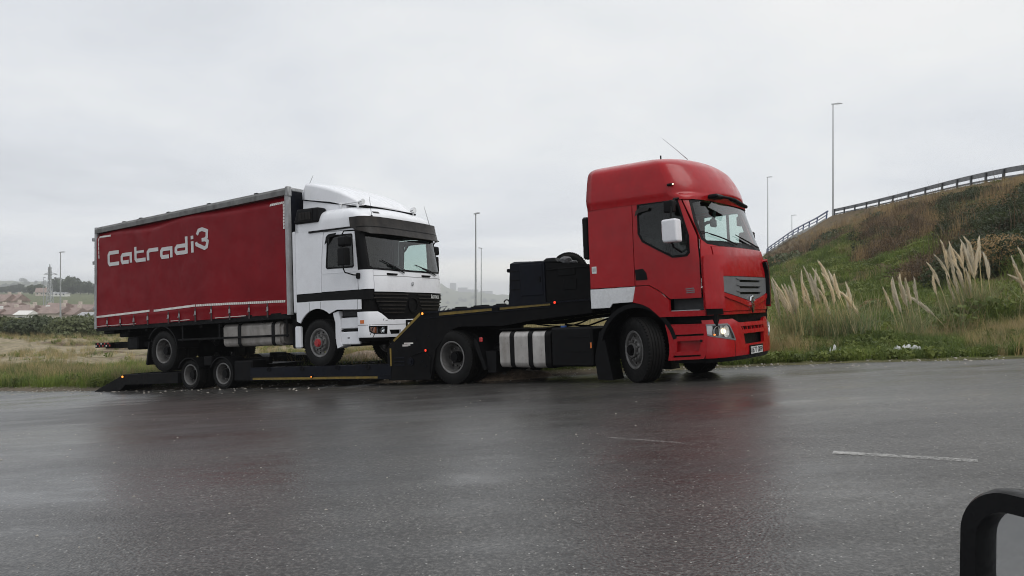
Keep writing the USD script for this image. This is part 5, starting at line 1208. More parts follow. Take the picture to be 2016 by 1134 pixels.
# winch and tool box on the neck
tb = part(trailer, "tool_box", hull([(4.46, -1.20, 1.09), (4.52, -1.20, 1.82), (4.46, -0.30, 1.09), (4.52, -0.30, 1.82), (4.58, -1.16, 1.855), (4.58, -0.34, 1.855), (5.20, -1.20, 1.09), (5.20, -1.20, 1.815), (5.20, -0.30, 1.09), (5.20, -0.30, 1.815), (5.16, -1.16, 1.83), (5.16, -0.34, 1.83)]), MT["navy"])
part(tb, "box_door", bx(4.72, 5.16, -1.212, -1.198, 1.24, 1.78, 0.006), MT["navy"])
part(tb, "door_latch", cat_(bx(5.09, 5.13, -1.228, -1.21, 1.46, 1.56, 0.005), bx(4.43, 4.48, -1.18, -1.05, 1.68, 1.74, 0.01)), MT["dark"])
part(tb, "box_rib", cat_(*[bx(4.52, 4.70, -1.21, -1.198, z, z + 0.012, 0.003) for z in (1.36, 1.52, 1.68)]), MT["dark"])
wn = part(trailer, "winch_housing", hull([(5.21, -1.18, 1.12), (6.08, -1.18, 1.13), (5.21, -1.18, 1.80), (6.05, -1.18, 1.70), (5.21, -0.25, 1.12), (6.08, -0.25, 1.13), (5.21, -0.25, 1.80), (6.05, -0.25, 1.70)]), MT["dark"])
part(wn, "side_plate", cat_(bx(5.45, 5.78, -1.195, -1.175, 1.54, 1.68, 0.008), bx(5.22, 6.08, -1.20, -1.175, 1.755 - 0.1, 1.775 - 0.1, 0.004), bx(5.55, 5.80, -1.192, -1.176, 1.30, 1.48, 0.008)), MT["dark"])
part(wn, "roof_cap", cat_(hull([(5.14, -1.15, 1.82), (5.42, -1.15, 1.80), (5.20, -1.1, 1.875), (5.36, -1.1, 1.87), (5.14, -0.5, 1.82), (5.42, -0.5, 1.80), (5.20, -0.6, 1.875), (5.36, -0.6, 1.87)])), MT["dark"])
part(trailer, "front_wall", bx(6.0, 6.06, -1.1, 1.1, 0.95, 1.62, 0.01), MT["dark"])
part(trailer, "kingpin_plate", bx(2.9, 5.0, -0.55, 0.55, 0.90, 0.94, 0.01), MT["dark"])
part(trailer, "tie_ring", tube(np.c_[4.30 + 0.055 * np.cos(th), np.full(25, -1.0), 1.15 + 0.055 * np.sin(th)], 0.012, 6), MT["dark"])
for x0, y0, l in ((3.15, -1.1, 0.34), (3.58, -1.12, 0.42), (4.02, -1.05, 0.30), (3.3, -0.4, 0.3), (3.8, -0.3, 0.4)):
    part(trailer, "deck_chock", cat_(bx(x0, x0 + l, y0, y0 + 0.18, 1.055 + 0.018 * (x0 - 3), 1.105 + 0.018 * (x0 - 3), 0.015), bx(x0 + 0.05, x0 + l - 0.08, y0 + 0.03, y0 + 0.15, 1.10 + 0.018 * (x0 - 3), 1.125 + 0.018 * (x0 - 3), 0.01)), MT["dark"])
part(trailer, "access_ramp_hinge", cat_(tube([(2.55, -0.7, 1.06), (2.62, -0.72, 1.16), (2.78, -0.72, 1.17), (2.66, -0.7, 1.08)], 0.018, 6), tube([(2.5, -0.4, 1.05), (2.60, -0.42, 1.13), (2.75, -0.42, 1.10)], 0.018, 6)), MT["steel"])
part(trailer, "trailer_axles", cat_(cyl((-4.36, 0, -0.10), 0.05, 2.0, "y", 12), cyl((-3.2, 0, -0.10), 0.05, 2.0, "y", 12)), MT["dark"])
for x in (-4.36, -3.2):
    for y in (-1.06, 1.06):
        g = road_in(RW, PW, x, y)
        put_wheel(trailer, (x, y, g + 0.345), 0.345, 0.24, 0.235, "deep", flip=y > 0, twin=0.27)
part(trailer, "air_line", tube([(5.0, 0.3, 0.86), (4.8, 0.28, 0.72), (5.3, 0.25, 0.68), (5.9, 0.2, 0.85)], 0.018, 6), MT["black"])

# loose things lying on the neck
spare = thing("spare_wheel", "small spare tyre standing behind the dark boxes right behind the red cab", "tyre", PW + RW @ np.array([5.03, 0.08, 1.715]), RW @ rot(math.radians(38)) @ rot(0, 0, math.radians(-6)))
part(spare, "tyre", tyre_mesh(0.345, 0.24, 0.20), MT["rubber"])
part(spare, "rim", deep_wheel_parts(0.345, 0.24, 0.20)["rim"], MT["dark"])
part(trailer, "spare_wheel_rack", cat_(bx(4.78, 5.28, -0.12, 0.28, 1.10, 1.375, 0.01), bx(4.72, 4.78, -0.1, 0.25, 1.10, 1.50, 0.01)), MT["dark"])
def lump(c, s, seed, n=3):
    m = trimesh.creation.icosphere(n, 1.0)
    v = np.array(m.vertices)
    v *= (0.7 + 0.6 * meshkit.fbm(v * 1.6 + seed, 3, seed))[:, None]
    return trimesh.Trimesh(v * s + np.array(c), m.faces, process=False)
MT["tarp"] = plain("grey_tarpaulin", (0.10, 0.10, 0.105), 0.4, var=0.3, scale=8, bump=0.01, bscale=12)
tarp = thing("folded_tarpaulin", "small grey bundle of folded tarpaulin on top of the dark box", "tarpaulin", PW + RW @ np.array([5.50, -0.95, 1.765]), RW)
part(tarp, "bundle", lump((0, 0, 0.05), (0.10, 0.12, 0.075), 5), MT["tarp"], 40)
part(tarp, "loose_fold", lump((0.09, 0.06, 0.02), (0.09, 0.10, 0.03), 9), MT["tarp"], 40)

# ------------------------------------------------------------------ ground sheet, road, markings
def add_tint(prim, rgb):
    UsdGeom.PrimvarsAPI(prim).CreatePrimvar("cover", Sdf.ValueTypeNames.Color3fArray, "vertex").Set(Vt.Vec3fArray.FromNumpy(np.asarray(rgb, np.float32)))

def cover(x, y, z):
    """Colour of what grows or lies on the ground at a place."""
    e, _ = edge_dist(x, y)
    d, zc = crest_dist(x, y)
    p = np.stack([x, y, np.zeros_like(x)], -1)
    n1, n2, n3 = meshkit.fbm(p * 0.25, 4, 31), meshkit.fbm(p * 0.9, 3, 33), meshkit.fbm(p * 0.05, 3, 35)
    straw, earth, green, olive, deep = (np.array(c) for c in ((0.29, 0.245, 0.17), (0.12, 0.085, 0.058), (0.085, 0.10, 0.03), (0.13, 0.125, 0.05), (0.04, 0.055, 0.022)))
    mixc = lambda a, b, t: a + (b - a) * np.clip(t, 0, 1)[..., None]
    c = mixc(olive, green, (n1 - 0.35) * 4)
    field = mixc(straw, earth, (n1 - 0.52) * 7)
    field = mixc(field, olive, (n2 - 0.58) * 5)
    near = np.clip((e - 4.5) / 2.5, 0, 1) * np.clip((34 - e) / 12, 0, 1)
    c = mixc(c, field, near * (x < 6))
    c = mixc(c, np.array((0.115, 0.125, 0.065)), np.clip((y - 130) / 60, 0, 1) * (x < 20))
    c = mixc(c, np.array((0.13, 0.105, 0.08)), np.clip((0.7 - e) / 0.5, 0, 1))
    slope = np.clip(1.15 - np.abs(d) / 26, 0, 1) * (x > 2)
    hillc = mixc(np.array((0.10, 0.115, 0.032)), np.array((0.13, 0.096, 0.056)), (slope - 0.35) * 3 + (n1 - 0.5) * 3)
    c = mixc(c, hillc, np.clip((z - (-0.6)) / 1.2, 0, 1) * (x > 2))
    return c * (0.75 + 0.5 * n2)[..., None]

rad = np.exp(np.linspace(math.log(4.0), math.log(5300.0), 600))
ang = np.radians(np.r_[np.arange(-180, -46, 4.0), np.arange(-46, 46, 0.22), np.arange(46, 181, 4.0)])
A_, R_ = np.meshgrid(ang, rad, indexing="ij")
gx, gy = R_ * np.sin(A_), R_ * np.cos(A_)
gzv = ground_z(gx, gy)
back = np.clip((np.abs(A_) - math.radians(60)) / math.radians(20), 0, 1)
gzv = gzv * (1 - back) + back * np.minimum(gzv, road_z(gx, gy) - 0.03)
# distant hills rise behind the fields on the left and behind the trailer
def hills_z(a, r, z0):
    """Height of the hills over the ground z0: a long ridge on the left, a headland falling to the right behind the trailer."""
    deg = np.degrees(a)
    nf = np.stack([deg * 1.6, np.zeros_like(deg), np.zeros_like(deg)], -1)
    yl = np.interp(deg, [-60, -33.9, -33.0, -31.8, -31.0, -30, -27, -22, -16, -9, -5], [553, 555, 557, 556, 559, 558, 561, 562, 561, 559, 560]) - 4 * (meshkit.fbm(nf * 1.3, 3, 43) - 0.5)
    yr = np.interp(deg, [-40, -12, -8, -5.3, -4.85, -4.35, -3.5, -3.0, -2.1, -1.1, -0.5, 2, 6, 12], [585, 575, 560, 559, 567, 572, 575.6, 577, 576.6, 578.8, 580, 583, 588, 595]) - 5 * (meshkit.fbm(nf * 2.5, 3, 47) - 0.5)
    def one(y, r0, r1, fall):
        w = np.clip((r - r0) / (r1 - r0), 0, 1)
        w = w * w * (3 - 2 * w)
        top = EYE + (567 - y) / FPX * r1
        back = np.clip((r - r1) / fall, 0, 1)
        return np.maximum(top - z0, 0) * w * (1 - 0.8 * back)
    left = one(yl, 1500, 3000, 1500) * np.clip((-6 - deg) / 6, 0, 1)
    head = one(yr, 2400, 3400, 900) * np.clip((deg + 26) / 10, 0, 1)
    return np.maximum(left, head)
gzv = gzv + hills_z(A_, R_, gzv) * (R_ > 500)
na, nr = A_.shape
qi = (np.arange(na - 1)[:, None] * nr + np.arange(nr - 1)[None, :]).ravel()
gf = np.vstack([np.c_[qi, qi + 1, qi + nr + 1], np.c_[qi, qi + nr + 1, qi + nr]])
gv = np.stack([gx, gy, gzv], -1).reshape(-1, 3)
centre = len(gv)
gv = np.vstack([gv, [0, 0, -0.05]])
gf = np.vstack([gf, np.c_[np.arange(na - 1) * nr, (np.arange(na - 1) + 1) * nr, np.full(na - 1, centre)]])
n_ = np.cross(gv[gf[:, 1]] - gv[gf[:, 0]], gv[gf[:, 2]] - gv[gf[:, 0]])
gf = np.where((n_[:, 2] < 0)[:, None], gf[:, [0, 2, 1]], gf)
MT["ground"] = M("ground_cover_soil", {
    "a": ("attribute", {"attribute": "cover"}), "g": ("geometry", {}),
    "n": ("noise_texture", {"scale": 3.0, "detail": 8.0, "roughness": 0.7}), "n2": ("noise_texture", {"scale": 14.0, "detail": 6.0, "roughness": 0.7}),
    "r": ("rgb_ramp", {"ramp": [(0.3, (0.45, 0.45, 0.45)), (0.7, (1.5, 1.5, 1.45))]}),
    "mx": ("mix_color", {"blend_type": "multiply", "fac": 0.9, "use_clamp": False}),
    "b": ("bump", {"distance": 0.08, "strength": 0.8}),
    "p": ("principled_bsdf", {"roughness": 0.85, "specular_ior_level": 0.15})},
    [("g.position", "n.vector"), ("g.position", "n2.vector"), ("n.fac", "r.fac"), ("a.color", "mx.a"), ("r.color", "mx.b"), ("mx.result", "p.base_color"), ("n2.fac", "b.height"), ("b.normal", "p.normal")])
ground = struct("ground", trimesh.Trimesh(gv, gf, process=False), MT["ground"], True)
add_tint(ground, np.vstack([cover(gx.ravel(), gy.ravel(), gzv.ravel()), [[0.1, 0.1, 0.1]]]))

MT["asphalt"] = M("wet_asphalt", {
    "g": ("geometry", {}),
    "map": ("mapping", {"scale": (0.35, 1.0, 1.0), "rotation": (0, 0, 0.32)}),
    "mapt": ("mapping", {"scale": (0.06, 1.0, 1.0), "rotation": (0, 0, 0.32)}),
    "wet": ("noise_texture", {"scale": 0.30, "detail": 4.0, "roughness": 0.55, "distortion": 0.3}),
    "wetf": ("noise_texture", {"scale": 2.6, "detail": 8.0, "roughness": 0.72}),
    "track": ("noise_texture", {"scale": 1.1, "detail": 2.0}),
    "w1": ("math", {"math_type": "multiply_add", "value2": 0.42}), "w2": ("math", {"math_type": "multiply_add", "value2": 0.35}),
    "grain": ("noise_texture", {"scale": 44.0, "detail": 5.0, "roughness": 0.8}),
    "chip": ("voronoi_texture", {"scale": 60.0, "feature": "f1"}),
    "chipn": ("voronoi_texture", {"scale": 26.0, "feature": "f1"}),
    "cr": ("rgb_ramp", {"ramp": [(0.0, (1, 1, 1)), (0.10, (1, 1, 1)), (0.16, (0, 0, 0))]}),
    "cn": ("white_noise_texture", {}), "cnr": ("math", {"math_type": "greater_than", "value2": 0.55}), "cm": ("math", {"math_type": "multiply"}),
    "big": ("noise_texture", {"scale": 0.9, "detail": 6.0, "roughness": 0.65}),
    "base": ("rgb_ramp", {"ramp": [(0.32, (0.008, 0.0078, 0.0075)), (0.5, (0.029, 0.028, 0.027)), (0.66, (0.125, 0.12, 0.114))]}),
    "tone": ("rgb_ramp", {"ramp": [(0.3, (0.66, 0.66, 0.67)), (0.7, (1.30, 1.27, 1.22))]}),
    "m1": ("mix_color", {"blend_type": "multiply", "fac": 1.0, "use_clamp": False}),
    "m2": ("mix_color", {"b": (0.32, 0.31, 0.29)}),
    "rr": ("map_range", {"from_min": 0.70, "from_max": 1.06, "to_min": 0.11, "to_max": 0.36, "clamp": True}),
    "hsum": ("math", {"math_type": "multiply_add", "value2": 0.7}),
    "bd": ("map_range", {"from_min": 0.70, "from_max": 1.06, "to_min": 0.10, "to_max": 0.75, "clamp": True}),
    "b": ("bump", {"distance": 0.006}),
    "p": ("principled_bsdf", {"specular_ior_level": 0.5, "ior": 1.38})},
    [("g.position", "map.vector"), ("g.position", "mapt.vector"), ("map.vector", "wet.vector"), ("map.vector", "wetf.vector"), ("mapt.vector", "track.vector"),
     ("wetf.fac", "w1.value1"), ("wet.fac", "w1.value3"), ("track.fac", "w2.value1"), ("w1.value", "w2.value3"),
     ("g.position", "grain.vector"), ("g.position", "chip.vector"), ("g.position", "chipn.vector"), ("map.vector", "big.vector"),
     ("chipn.position", "cn.vector"), ("cn.value", "cnr.value1"), ("chipn.distance", "cr.fac"), ("cr.color", "cm.value1"), ("cnr.value", "cm.value2"),
     ("grain.fac", "base.fac"), ("big.fac", "tone.fac"), ("base.color", "m1.a"), ("tone.color", "m1.b"), ("cm.value", "m2.fac"), ("m1.result", "m2.a"), ("m2.result", "p.base_color"),
     ("w2.value", "rr.value"), ("rr.result", "p.roughness"), ("grain.fac", "hsum.value1"), ("chip.distance", "hsum.value3"), ("hsum.value", "b.height"), ("w2.value", "bd.value"), ("bd.result", "b.strength"), ("b.normal", "p.normal")])
xs = np.r_[np.arange(-60, -16, 2.0), np.arange(-16, 12, 0.2), np.arange(12, 60, 2.0)]
ye = np.interp(xs, EDGE[:, 0], EDGE[:, 1]) + (meshkit.fbm(np.stack([xs * 1.2, xs * 0, xs * 0], -1), 3, 51) - 0.5) * 0.9
ts = np.r_[np.linspace(0, 0.5, 8)[:-1], np.linspace(0.5, 1, 40)]
rx, rt = np.meshgrid(xs, ts, indexing="ij")
ry = -40 + (ye[:, None] + 40) * rt
rv = np.stack([rx, ry, road_z(rx, ry)], -1)
nx_, nt_ = rx.shape
qi = (np.arange(nx_ - 1)[:, None] * nt_ + np.arange(nt_ - 1)[None, :]).ravel()
rf = np.vstack([np.c_[qi, qi + nt_, qi + nt_ + 1], np.c_[qi, qi + nt_ + 1, qi + 1]])
struct("road", trimesh.Trimesh(rv.reshape(-1, 3), rf, process=False), MT["asphalt"], True)
MT["lane"] = M("worn_white_line", {
    "g": ("geometry", {}), "n": ("noise_texture", {"scale": 26.0, "detail": 6.0, "roughness": 0.8}), "n2": ("noise_texture", {"scale": 1.8, "detail": 3.0}), "s": ("math", {"math_type": "multiply_add", "value2": 0.6}),
    "r": ("rgb_ramp", {"ramp": [(0.66, (0, 0, 0)), (0.90, (0.8, 0.8, 0.8))]}), "t": ("transparent_bsdf", {}), "p": ("principled_bsdf", {"base_color": (0.42, 0.41, 0.39), "roughness": 0.4}), "m": ("mix_closure", {})},
    [("g.position", "n.vector"), ("g.position", "n2.vector"), ("n2.fac", "s.value1"), ("n.fac", "s.value3"), ("s.value", "r.fac"), ("r.color", "m.fac"), ("t.BSDF", "m.closure1"), ("p.BSDF", "m.closure2")], surface="m.closure")
MT["lane_worn"] = M("nearly_gone_white_line", {
    "g": ("geometry", {}), "n": ("noise_texture", {"scale": 26.0, "detail": 6.0, "roughness": 0.8}), "n2": ("noise_texture", {"scale": 1.8, "detail": 3.0}), "s": ("math", {"math_type": "multiply_add", "value2": 0.6}),
    "r": ("rgb_ramp", {"ramp": [(0.76, (0, 0, 0)), (1.0, (0.25, 0.25, 0.25))]}), "t": ("transparent_bsdf", {}), "p": ("principled_bsdf", {"base_color": (0.42, 0.41, 0.39), "roughness": 0.4}), "m": ("mix_closure", {})},
    [("g.position", "n.vector"), ("g.position", "n2.vector"), ("n2.fac", "s.value1"), ("n.fac", "s.value3"), ("s.value", "r.fac"), ("r.color", "m.fac"), ("t.BSDF", "m.closure1"), ("p.BSDF", "m.closure2")], surface="m.closure")
def lane_mark(pa, pb, w):
    a, b = on_road(*pa)[:2], on_road(*pb)[:2]
    u = (b - a) / np.linalg.norm(b - a)
    n = np.array([-u[1], u[0]]) * w / 2
    t = np.linspace(0, 1, 30)
    wob = (meshkit.fbm(np.stack([t * 14, t * 0, t * 0], -1), 2, 3) - 0.5) * 0.03
    L, Rr = a + (b - a) * t[:, None] + n * (1 + wob[:, None]), a + (b - a) * t[:, None] - n * (1 - wob[:, None])
    v = np.vstack([np.c_[L, road_z(L[:, 0], L[:, 1]) + 0.004], np.c_[Rr, road_z(Rr[:, 0], Rr[:, 1]) + 0.004]])
    k = np.arange(29)
    return trimesh.Trimesh(v, np.vstack([np.c_[k, k + 30, k + 31], np.c_[k, k + 31, k + 1]]), process=False)
struct("road_marking", lane_mark((1640, 891), (1925, 908), 0.085), MT["lane"], False)
struct("road_marking", lane_mark((1200, 862), (1392, 877), 0.05), MT["lane_worn"], False)

# ------------------------------------------------------------------ plants
def leafmat(name, color, var=0.3, trans=0.35):
    c = np.array(color)
    return M(name, {"o": ("object_info", {}), "g": ("geometry", {}), "n": ("noise_texture", {"scale": 1.3, "detail": 3.0}), "add": ("math", {"math_type": "multiply_add", "value2": 0.5}),
                    "add2": ("math", {"math_type": "multiply_add", "value2": 0.35}),
                    "r": ("rgb_ramp", {"ramp": [(0.3, tuple(c * (1 - var))), (0.6, tuple(c)), (0.95, tuple(c * np.array([1 + var * 1.5, 1 + var * 1.2, 1 + var * 0.6])))]}),
                    "d": ("principled_bsdf", {"roughness": 0.55, "specular_ior_level": 0.3}), "t": ("translucent_bsdf", {}), "m": ("mix_closure", {"fac": trans})},
             [("o.random", "add.value1"), ("g.position", "n.vector"), ("n.fac", "add.value3"), ("g.random_per_island", "add2.value1"), ("add.value", "add2.value3"), ("add2.value", "r.fac"), ("r.color", "d.base_color"), ("r.color", "t.color"), ("d.BSDF", "m.closure1"), ("t.BSDF", "m.closure2")], surface="m.closure")
MT["grass"] = leafmat("grass_green", (0.072, 0.105, 0.027))
MT["grass2"] = leafmat("grass_fresh", (0.12, 0.165, 0.034))
MT["straw"] = leafmat("grass_straw", (0.27, 0.22, 0.115))
MT["straw2"] = leafmat("grass_blond", (0.34, 0.30, 0.17))
MT["brown"] = leafmat("dead_stalks", (0.23, 0.165, 0.09))
MT["bramble"] = leafmat("bramble_leaves", (0.030, 0.042, 0.018), 0.4, 0.2)
MT["darkbrown"] = leafmat("dark_dead_leaves", (0.080, 0.056, 0.036), 0.4, 0.2)
MT["weed"] = leafmat("weed_leaves", (0.105, 0.135, 0.036), 0.35)
MT["plume"] = leafmat("pampas_plume", (0.72, 0.655, 0.54), 0.14, 0.4)
MT["stalk"] = leafmat("pampas_stalk", (0.50, 0.43, 0.25), 0.2, 0.2)
MT["pampasleaf"] = leafmat("pampas_leaf", (0.15, 0.19, 0.095), 0.3)
MT["treeleaf"] = leafmat("tree_leaves", (0.040, 0.055, 0.026), 0.35, 0.25)
MT["hedge"] = leafmat("scrub_leaves", (0.065, 0.08, 0.042), 0.35, 0.25)
MT["bark"] = plain("bark", (0.09, 0.075, 0.06), 0.85, var=0.3)

def blades(n, h, spread, w, bend, r, seg=3):
    """Thin bent grass blades from a small patch of ground."""
    v, f = [], []
    for _ in range(n):
        a, b = r.random() * 2 * np.pi, r.random() * 2 * np.pi
        base = np.array([math.cos(a), math.sin(a), 0]) * spread * math.sqrt(r.random())
        d = np.array([math.cos(b), math.sin(b), 0])
        s = np.array([-d[1], d[0], 0])
        hh, bb, ww = h * (0.55 + 0.6 * r.random()), bend * (0.3 + r.random()), w * (0.7 + 0.6 * r.random())
        k = len(v)
        for i in range(seg):
            t = i / seg
            c = base + np.array([0, 0, hh * t * (1 - 0.15 * t * bb)]) + d * hh * bb * t * t
            v += [c - s * ww * (1 - t * 0.7) / 2, c + s * ww * (1 - t * 0.7) / 2]
        v.append(base + np.array([0, 0, hh * (1 - 0.15 * bb)]) + d * hh * bb)
        for i in range(seg - 1):
            p = k + 2 * i
            f += [[p, p + 1, p + 3], [p, p + 3, p + 2]]
        p = k + 2 * (seg - 1)
        f.append([p, p + 1, p + 2])
    return trimesh.Trimesh(np.array(v), np.array(f), process=False)

def leaves(n, rx, ry, rz, size, r, aspect=1.6, zc=None, inner=0.55):
    """Leaf-sized faces through an uneven volume."""
    d = r.normal(size=(n, 3))
    d /= np.linalg.norm(d, axis=1, keepdims=True)
    lob = 0.72 + 0.55 * meshkit.fbm(d * 1.7 + r.random(3) * 9, 3, int(r.integers(99)))
    rr = (inner + (1 - inner) * r.random(n) ** 0.6) * lob
    c = d * rr[:, None] * [rx, ry, rz]
    c[:, 2] += rz if zc is None else zc
    a = r.normal(size=(n, 3))
    a /= np.linalg.norm(a, axis=1, keepdims=True)
    b = np.cross(a, d + 0.4 * r.normal(size=(n, 3)))
    b /= np.linalg.norm(b, axis=1, keepdims=True) + 1e-9
    s = size * (0.6 + 0.8 * r.random(n))[:, None]
    v = np.stack([c - a * s * aspect / 2, c + b * s / 2, c + a * s * aspect / 2, c - b * s / 2], 1).reshape(-1, 3)
    k = np.arange(n) * 4
    return trimesh.Trimesh(v, np.vstack([np.c_[k, k + 1, k + 2], np.c_[k, k + 2, k + 3]]), process=False)

g_ = np.random.default_rng(11)
tufts = [(blades(34, 0.42, 0.20, 0.010, 0.5, g_), MT["grass"]), (blades(34, 0.34, 0.22, 0.010, 0.6, g_), MT["grass2"]), (blades(26, 0.55, 0.16, 0.007, 0.45, g_), MT["straw"]),
         (blades(30, 0.42, 0.2, 0.008, 0.5, g_), MT["straw2"]), (leaves(60, 0.22, 0.22, 0.13, 0.06, g_), MT["weed"])]
def scatter(n, x0, x1, y0, y1, keep, seed):
    r = np.random.default_rng(seed)
    x, y = x0 + (x1 - x0) * r.random(n), y0 + (y1 - y0) * r.random(n)
    k = keep(x, y, r)
    x, y = x[k], y[k]
    return x, y, ground_z(x, y), r
def plant(name, protos, x, y, z, r, w, smin, smax, tilt=0.12, sink=0.02):
    n = len(x)
    idx = r.choice(len(protos), n, p=np.array(w) / sum(w)) if not callable(w) else w(x, y, r)
    return cloud(name, protos, np.c_[x, y, z - sink], r.random(n) * 6.28, smin + (smax - smin) * r.random(n), idx, r.normal(size=n) * tilt)
P = lambda x, y, s, f: meshkit.fbm(np.stack([x * f, y * f, x * 0], -1), 3, s)
# verge on the left, and along behind the trailer
def kv(x, y, r):
    e, _ = edge_dist(x, y)
    return (e > 0.25 + 0.5 * P(x, y, 61, 0.8)) & (e < 6.5) & (r.random(len(x)) < np.clip(1.25 - e / 8, 0.1, 1)) & (np.abs(x / y) < 0.85)
x, y, z, r = scatter(26000, -22, 3, 12, 36, kv, 3)
plant("verge_grass", tufts, x, y, z, r, lambda x, y, r: np.where(P(x, y, 63, 0.35) + 0.25 * r.random(len(x)) > 0.60, 1, np.where(r.random(len(x)) < 0.30, 2, np.where(r.random(len(x)) < 0.3, 4, 0))), 0.6, 1.25)
def kr(x, y, r):
    e, _ = edge_dist(x, y)
    return (e > 0.2 + 0.6 * P(x, y, 61, 0.8)) & (e < 9) & (np.abs(x / y) < 0.75)
x, y, z, r = scatter(16000, 2, 16, 10, 28, kr, 5)
plant("verge_grass", tufts, x, y, z, r, lambda x, y, r: np.where(P(x, y, 64, 0.5) + 0.2 * r.random(len(x)) > 0.80, 2, np.where(r.random(len(x)) < 0.42, 4, np.where(r.random(len(x)) < 0.5, 1, 0))), 0.4, 0.95)
# dry field behind
def kf(x, y, r):
    e, _ = edge_dist(x, y)
    return (e > 6) & (e < 60) & (np.abs(x / y) < 0.75) & (x < 0.05 * y + 3) & (P(x, y, 66, 0.12) + 0.3 * r.random(len(x)) > np.where(e < 19, 0.80, 0.58))
x, y, z, r = scatter(26000, -50, 8, 18, 85, kf, 6)
plant("field_grass", tufts, x, y, z, r, (1, 0.4, 2.5, 1.6, 0.5), 0.5, 1.1)
# tall blond grass seen under the trailer's neck and beside the red cab
tall = [(blades(60, 1.15, 0.35, 0.012, 0.35, g_, 4), MT["straw2"]), (blades(60, 1.0, 0.35, 0.012, 0.4, g_, 4), MT["straw"]), (blades(50, 0.9, 0.35, 0.014, 0.5, g_, 4), MT["grass2"])]
def kt(x, y, r):
    e, _ = edge_dist(x, y)
    return (e > 2.5) & (e < 9) & (P(x, y, 68, 0.4) > 0.4)
x, y, z, r = scatter(520, -1.0, 6.4, 15, 26, kt, 8)
plant("tall_grass", tall, x, y, z, r, (2.4, 1.2, 1.2), 0.7, 1.15, 0.08)

# embankment: ground cover, brambles, dead stalks
stalks = blades(46, 1.25, 0.42, 0.016, 0.28, g_, 3)
twigs = blades(26, 1.7, 0.35, 0.020, 0.45, g_, 3)
slopep = [(leaves(420, 0.75, 0.75, 0.42, 0.060, g_), MT["bramble"]), (cat_(leaves(300, 0.7, 0.7, 0.40, 0.045, g_), blades(60, 0.8, 0.5, 0.012, 0.6, g_, 3)), MT["darkbrown"]), (stalks, MT["brown"]), (twigs, MT["darkbrown"]), (leaves(320, 0.7, 0.7, 0.24, 0.065, g_), MT["weed"]),
          (blades(70, 0.55, 0.5, 0.018, 0.6, g_, 3), MT["grass2"]), (blades(60, 0.7, 0.5, 0.016, 0.4, g_, 3), MT["straw"]), (blades(70, 0.6, 0.5, 0.018, 0.55, g_, 3), MT["brown"]), (blades(70, 0.6, 0.5, 0.018, 0.55, g_, 3), MT["grass"])]
def slope_fields(x, y):
    e, q = edge_dist(x, y)
    d, zc = crest_dist(x, y)
    up = np.clip(1 - d / 19.0, -0.2, 1)                      # 0 at the foot, 1 at the crest
    return e, d, up
def pick(x, y, r):
    e, d, up = slope_fields(x, y)
    z = ground_z(x, y)
    pxx, pyy = 1008 + FPX * x / y, 567 - FPX * (z - EYE) / y
    n1, n2 = P(x, y, 71, 0.13), P(x, y, 72, 0.3)
    u, out = r.random(len(x)), np.full(len(x), 5)
    # from the foot upwards: grass, weeds, brambles, dead growth, dry grass at the crest
    low = up + (n1 - 0.5) * 1.1
    g = np.where(u < 0.46, 5, np.where(u < 0.72, 4, np.where(u < 0.93, 8, 6)))
    m = np.where(u < 0.42, 1, np.where(u < 0.56, 3, np.where(u < 0.62, 0, np.where(u < 0.84, 2, 7))))
    t = np.where(u < 0.32, 7, np.where(u < 0.60, 6, np.where(u < 0.90, 2, 8)))
    b = np.where(u < 0.80, 0, np.where(u < 0.92, 4, 3))
    out = np.where(low < 0.36, g, np.where(low < 0.74, m, t))
    out = np.where((low >= 0.30) & (low < 0.85) & (n2 > 0.44) & (x / y > 0.56), b, out)
    return out
def ks(x, y, r):
    e, d, up = slope_fields(x, y)
    px = 1008 + FPX * x / y
    near = np.clip(45 / y, 0.12, 1) ** 1.0
    return (e > 7.5) & (d > -1.5) & (up > -0.15) & (px > 1250) & (px < 2350) & (r.random(len(x)) < near)
x, y, z, r = scatter(46000, 6, 88, 14, 190, ks, 9)
e, d, up = slope_fields(x, y)
idx = pick(x, y, r)
idx = np.where((d < 3.0) & np.isin(idx, (0, 1, 2, 3)), np.where(r.random(len(x)) < 0.5, 6, 7), idx)
sc_ = (0.65 + 0.7 * r.random(len(x))) * np.clip(0.35 + d / 9.0, 0.35, 1.0) * np.where(y > 92, 0.5, 1.0)
cloud("embankment_growth", slopep, np.c_[x, y, z - 0.05], r.random(len(x)) * 6.28, sc_, idx, r.normal(size=len(x)) * 0.15)

def crown_tree(name, h, rx, rz, n, size, leaf, label, cat, loc, group, trunk_h, seed):
    r = np.random.default_rng(seed)
    t = thing(name, label, cat, loc, None, group)
    ls = [leaves(n, rx, rx, rz, size, r, zc=h - rz)]
    for _ in range(3):
        o = r.normal(size=3) * [rx * 0.5, rx * 0.5, rz * 0.3]
        ls.append(moved(leaves(n // 3, rx * 0.55, rx * 0.55, rz * 0.6, size, r, zc=h - rz * 1.1), o))
    part(t, "crown", cat_(*ls), leaf, False)
    tr = [tube([(0, 0, -0.3), (0.02 * h, 0, trunk_h * 0.6), (0, 0.02 * h, h - rz)], [0.035 * h, 0.028 * h, 0.012 * h], 7)]
    for k in range(4):
        a = k * 1.7 + r.random()
        tr.append(tube([(0, 0, trunk_h * (0.6 + 0.1 * k)), (math.cos(a) * rx * 0.6, math.sin(a) * rx * 0.6, h - rz * (1.0 - 0.15 * k))], [0.014 * h, 0.004 * h], 5))
    part(t, "trunk", cat_(*tr), MT["bark"])
    return t
def spot(px, D):
    x, y = (px - 1008) / FPX * D, D
    return np.array([x, y, float(ground_z(np.array(x), np.array(y)))])

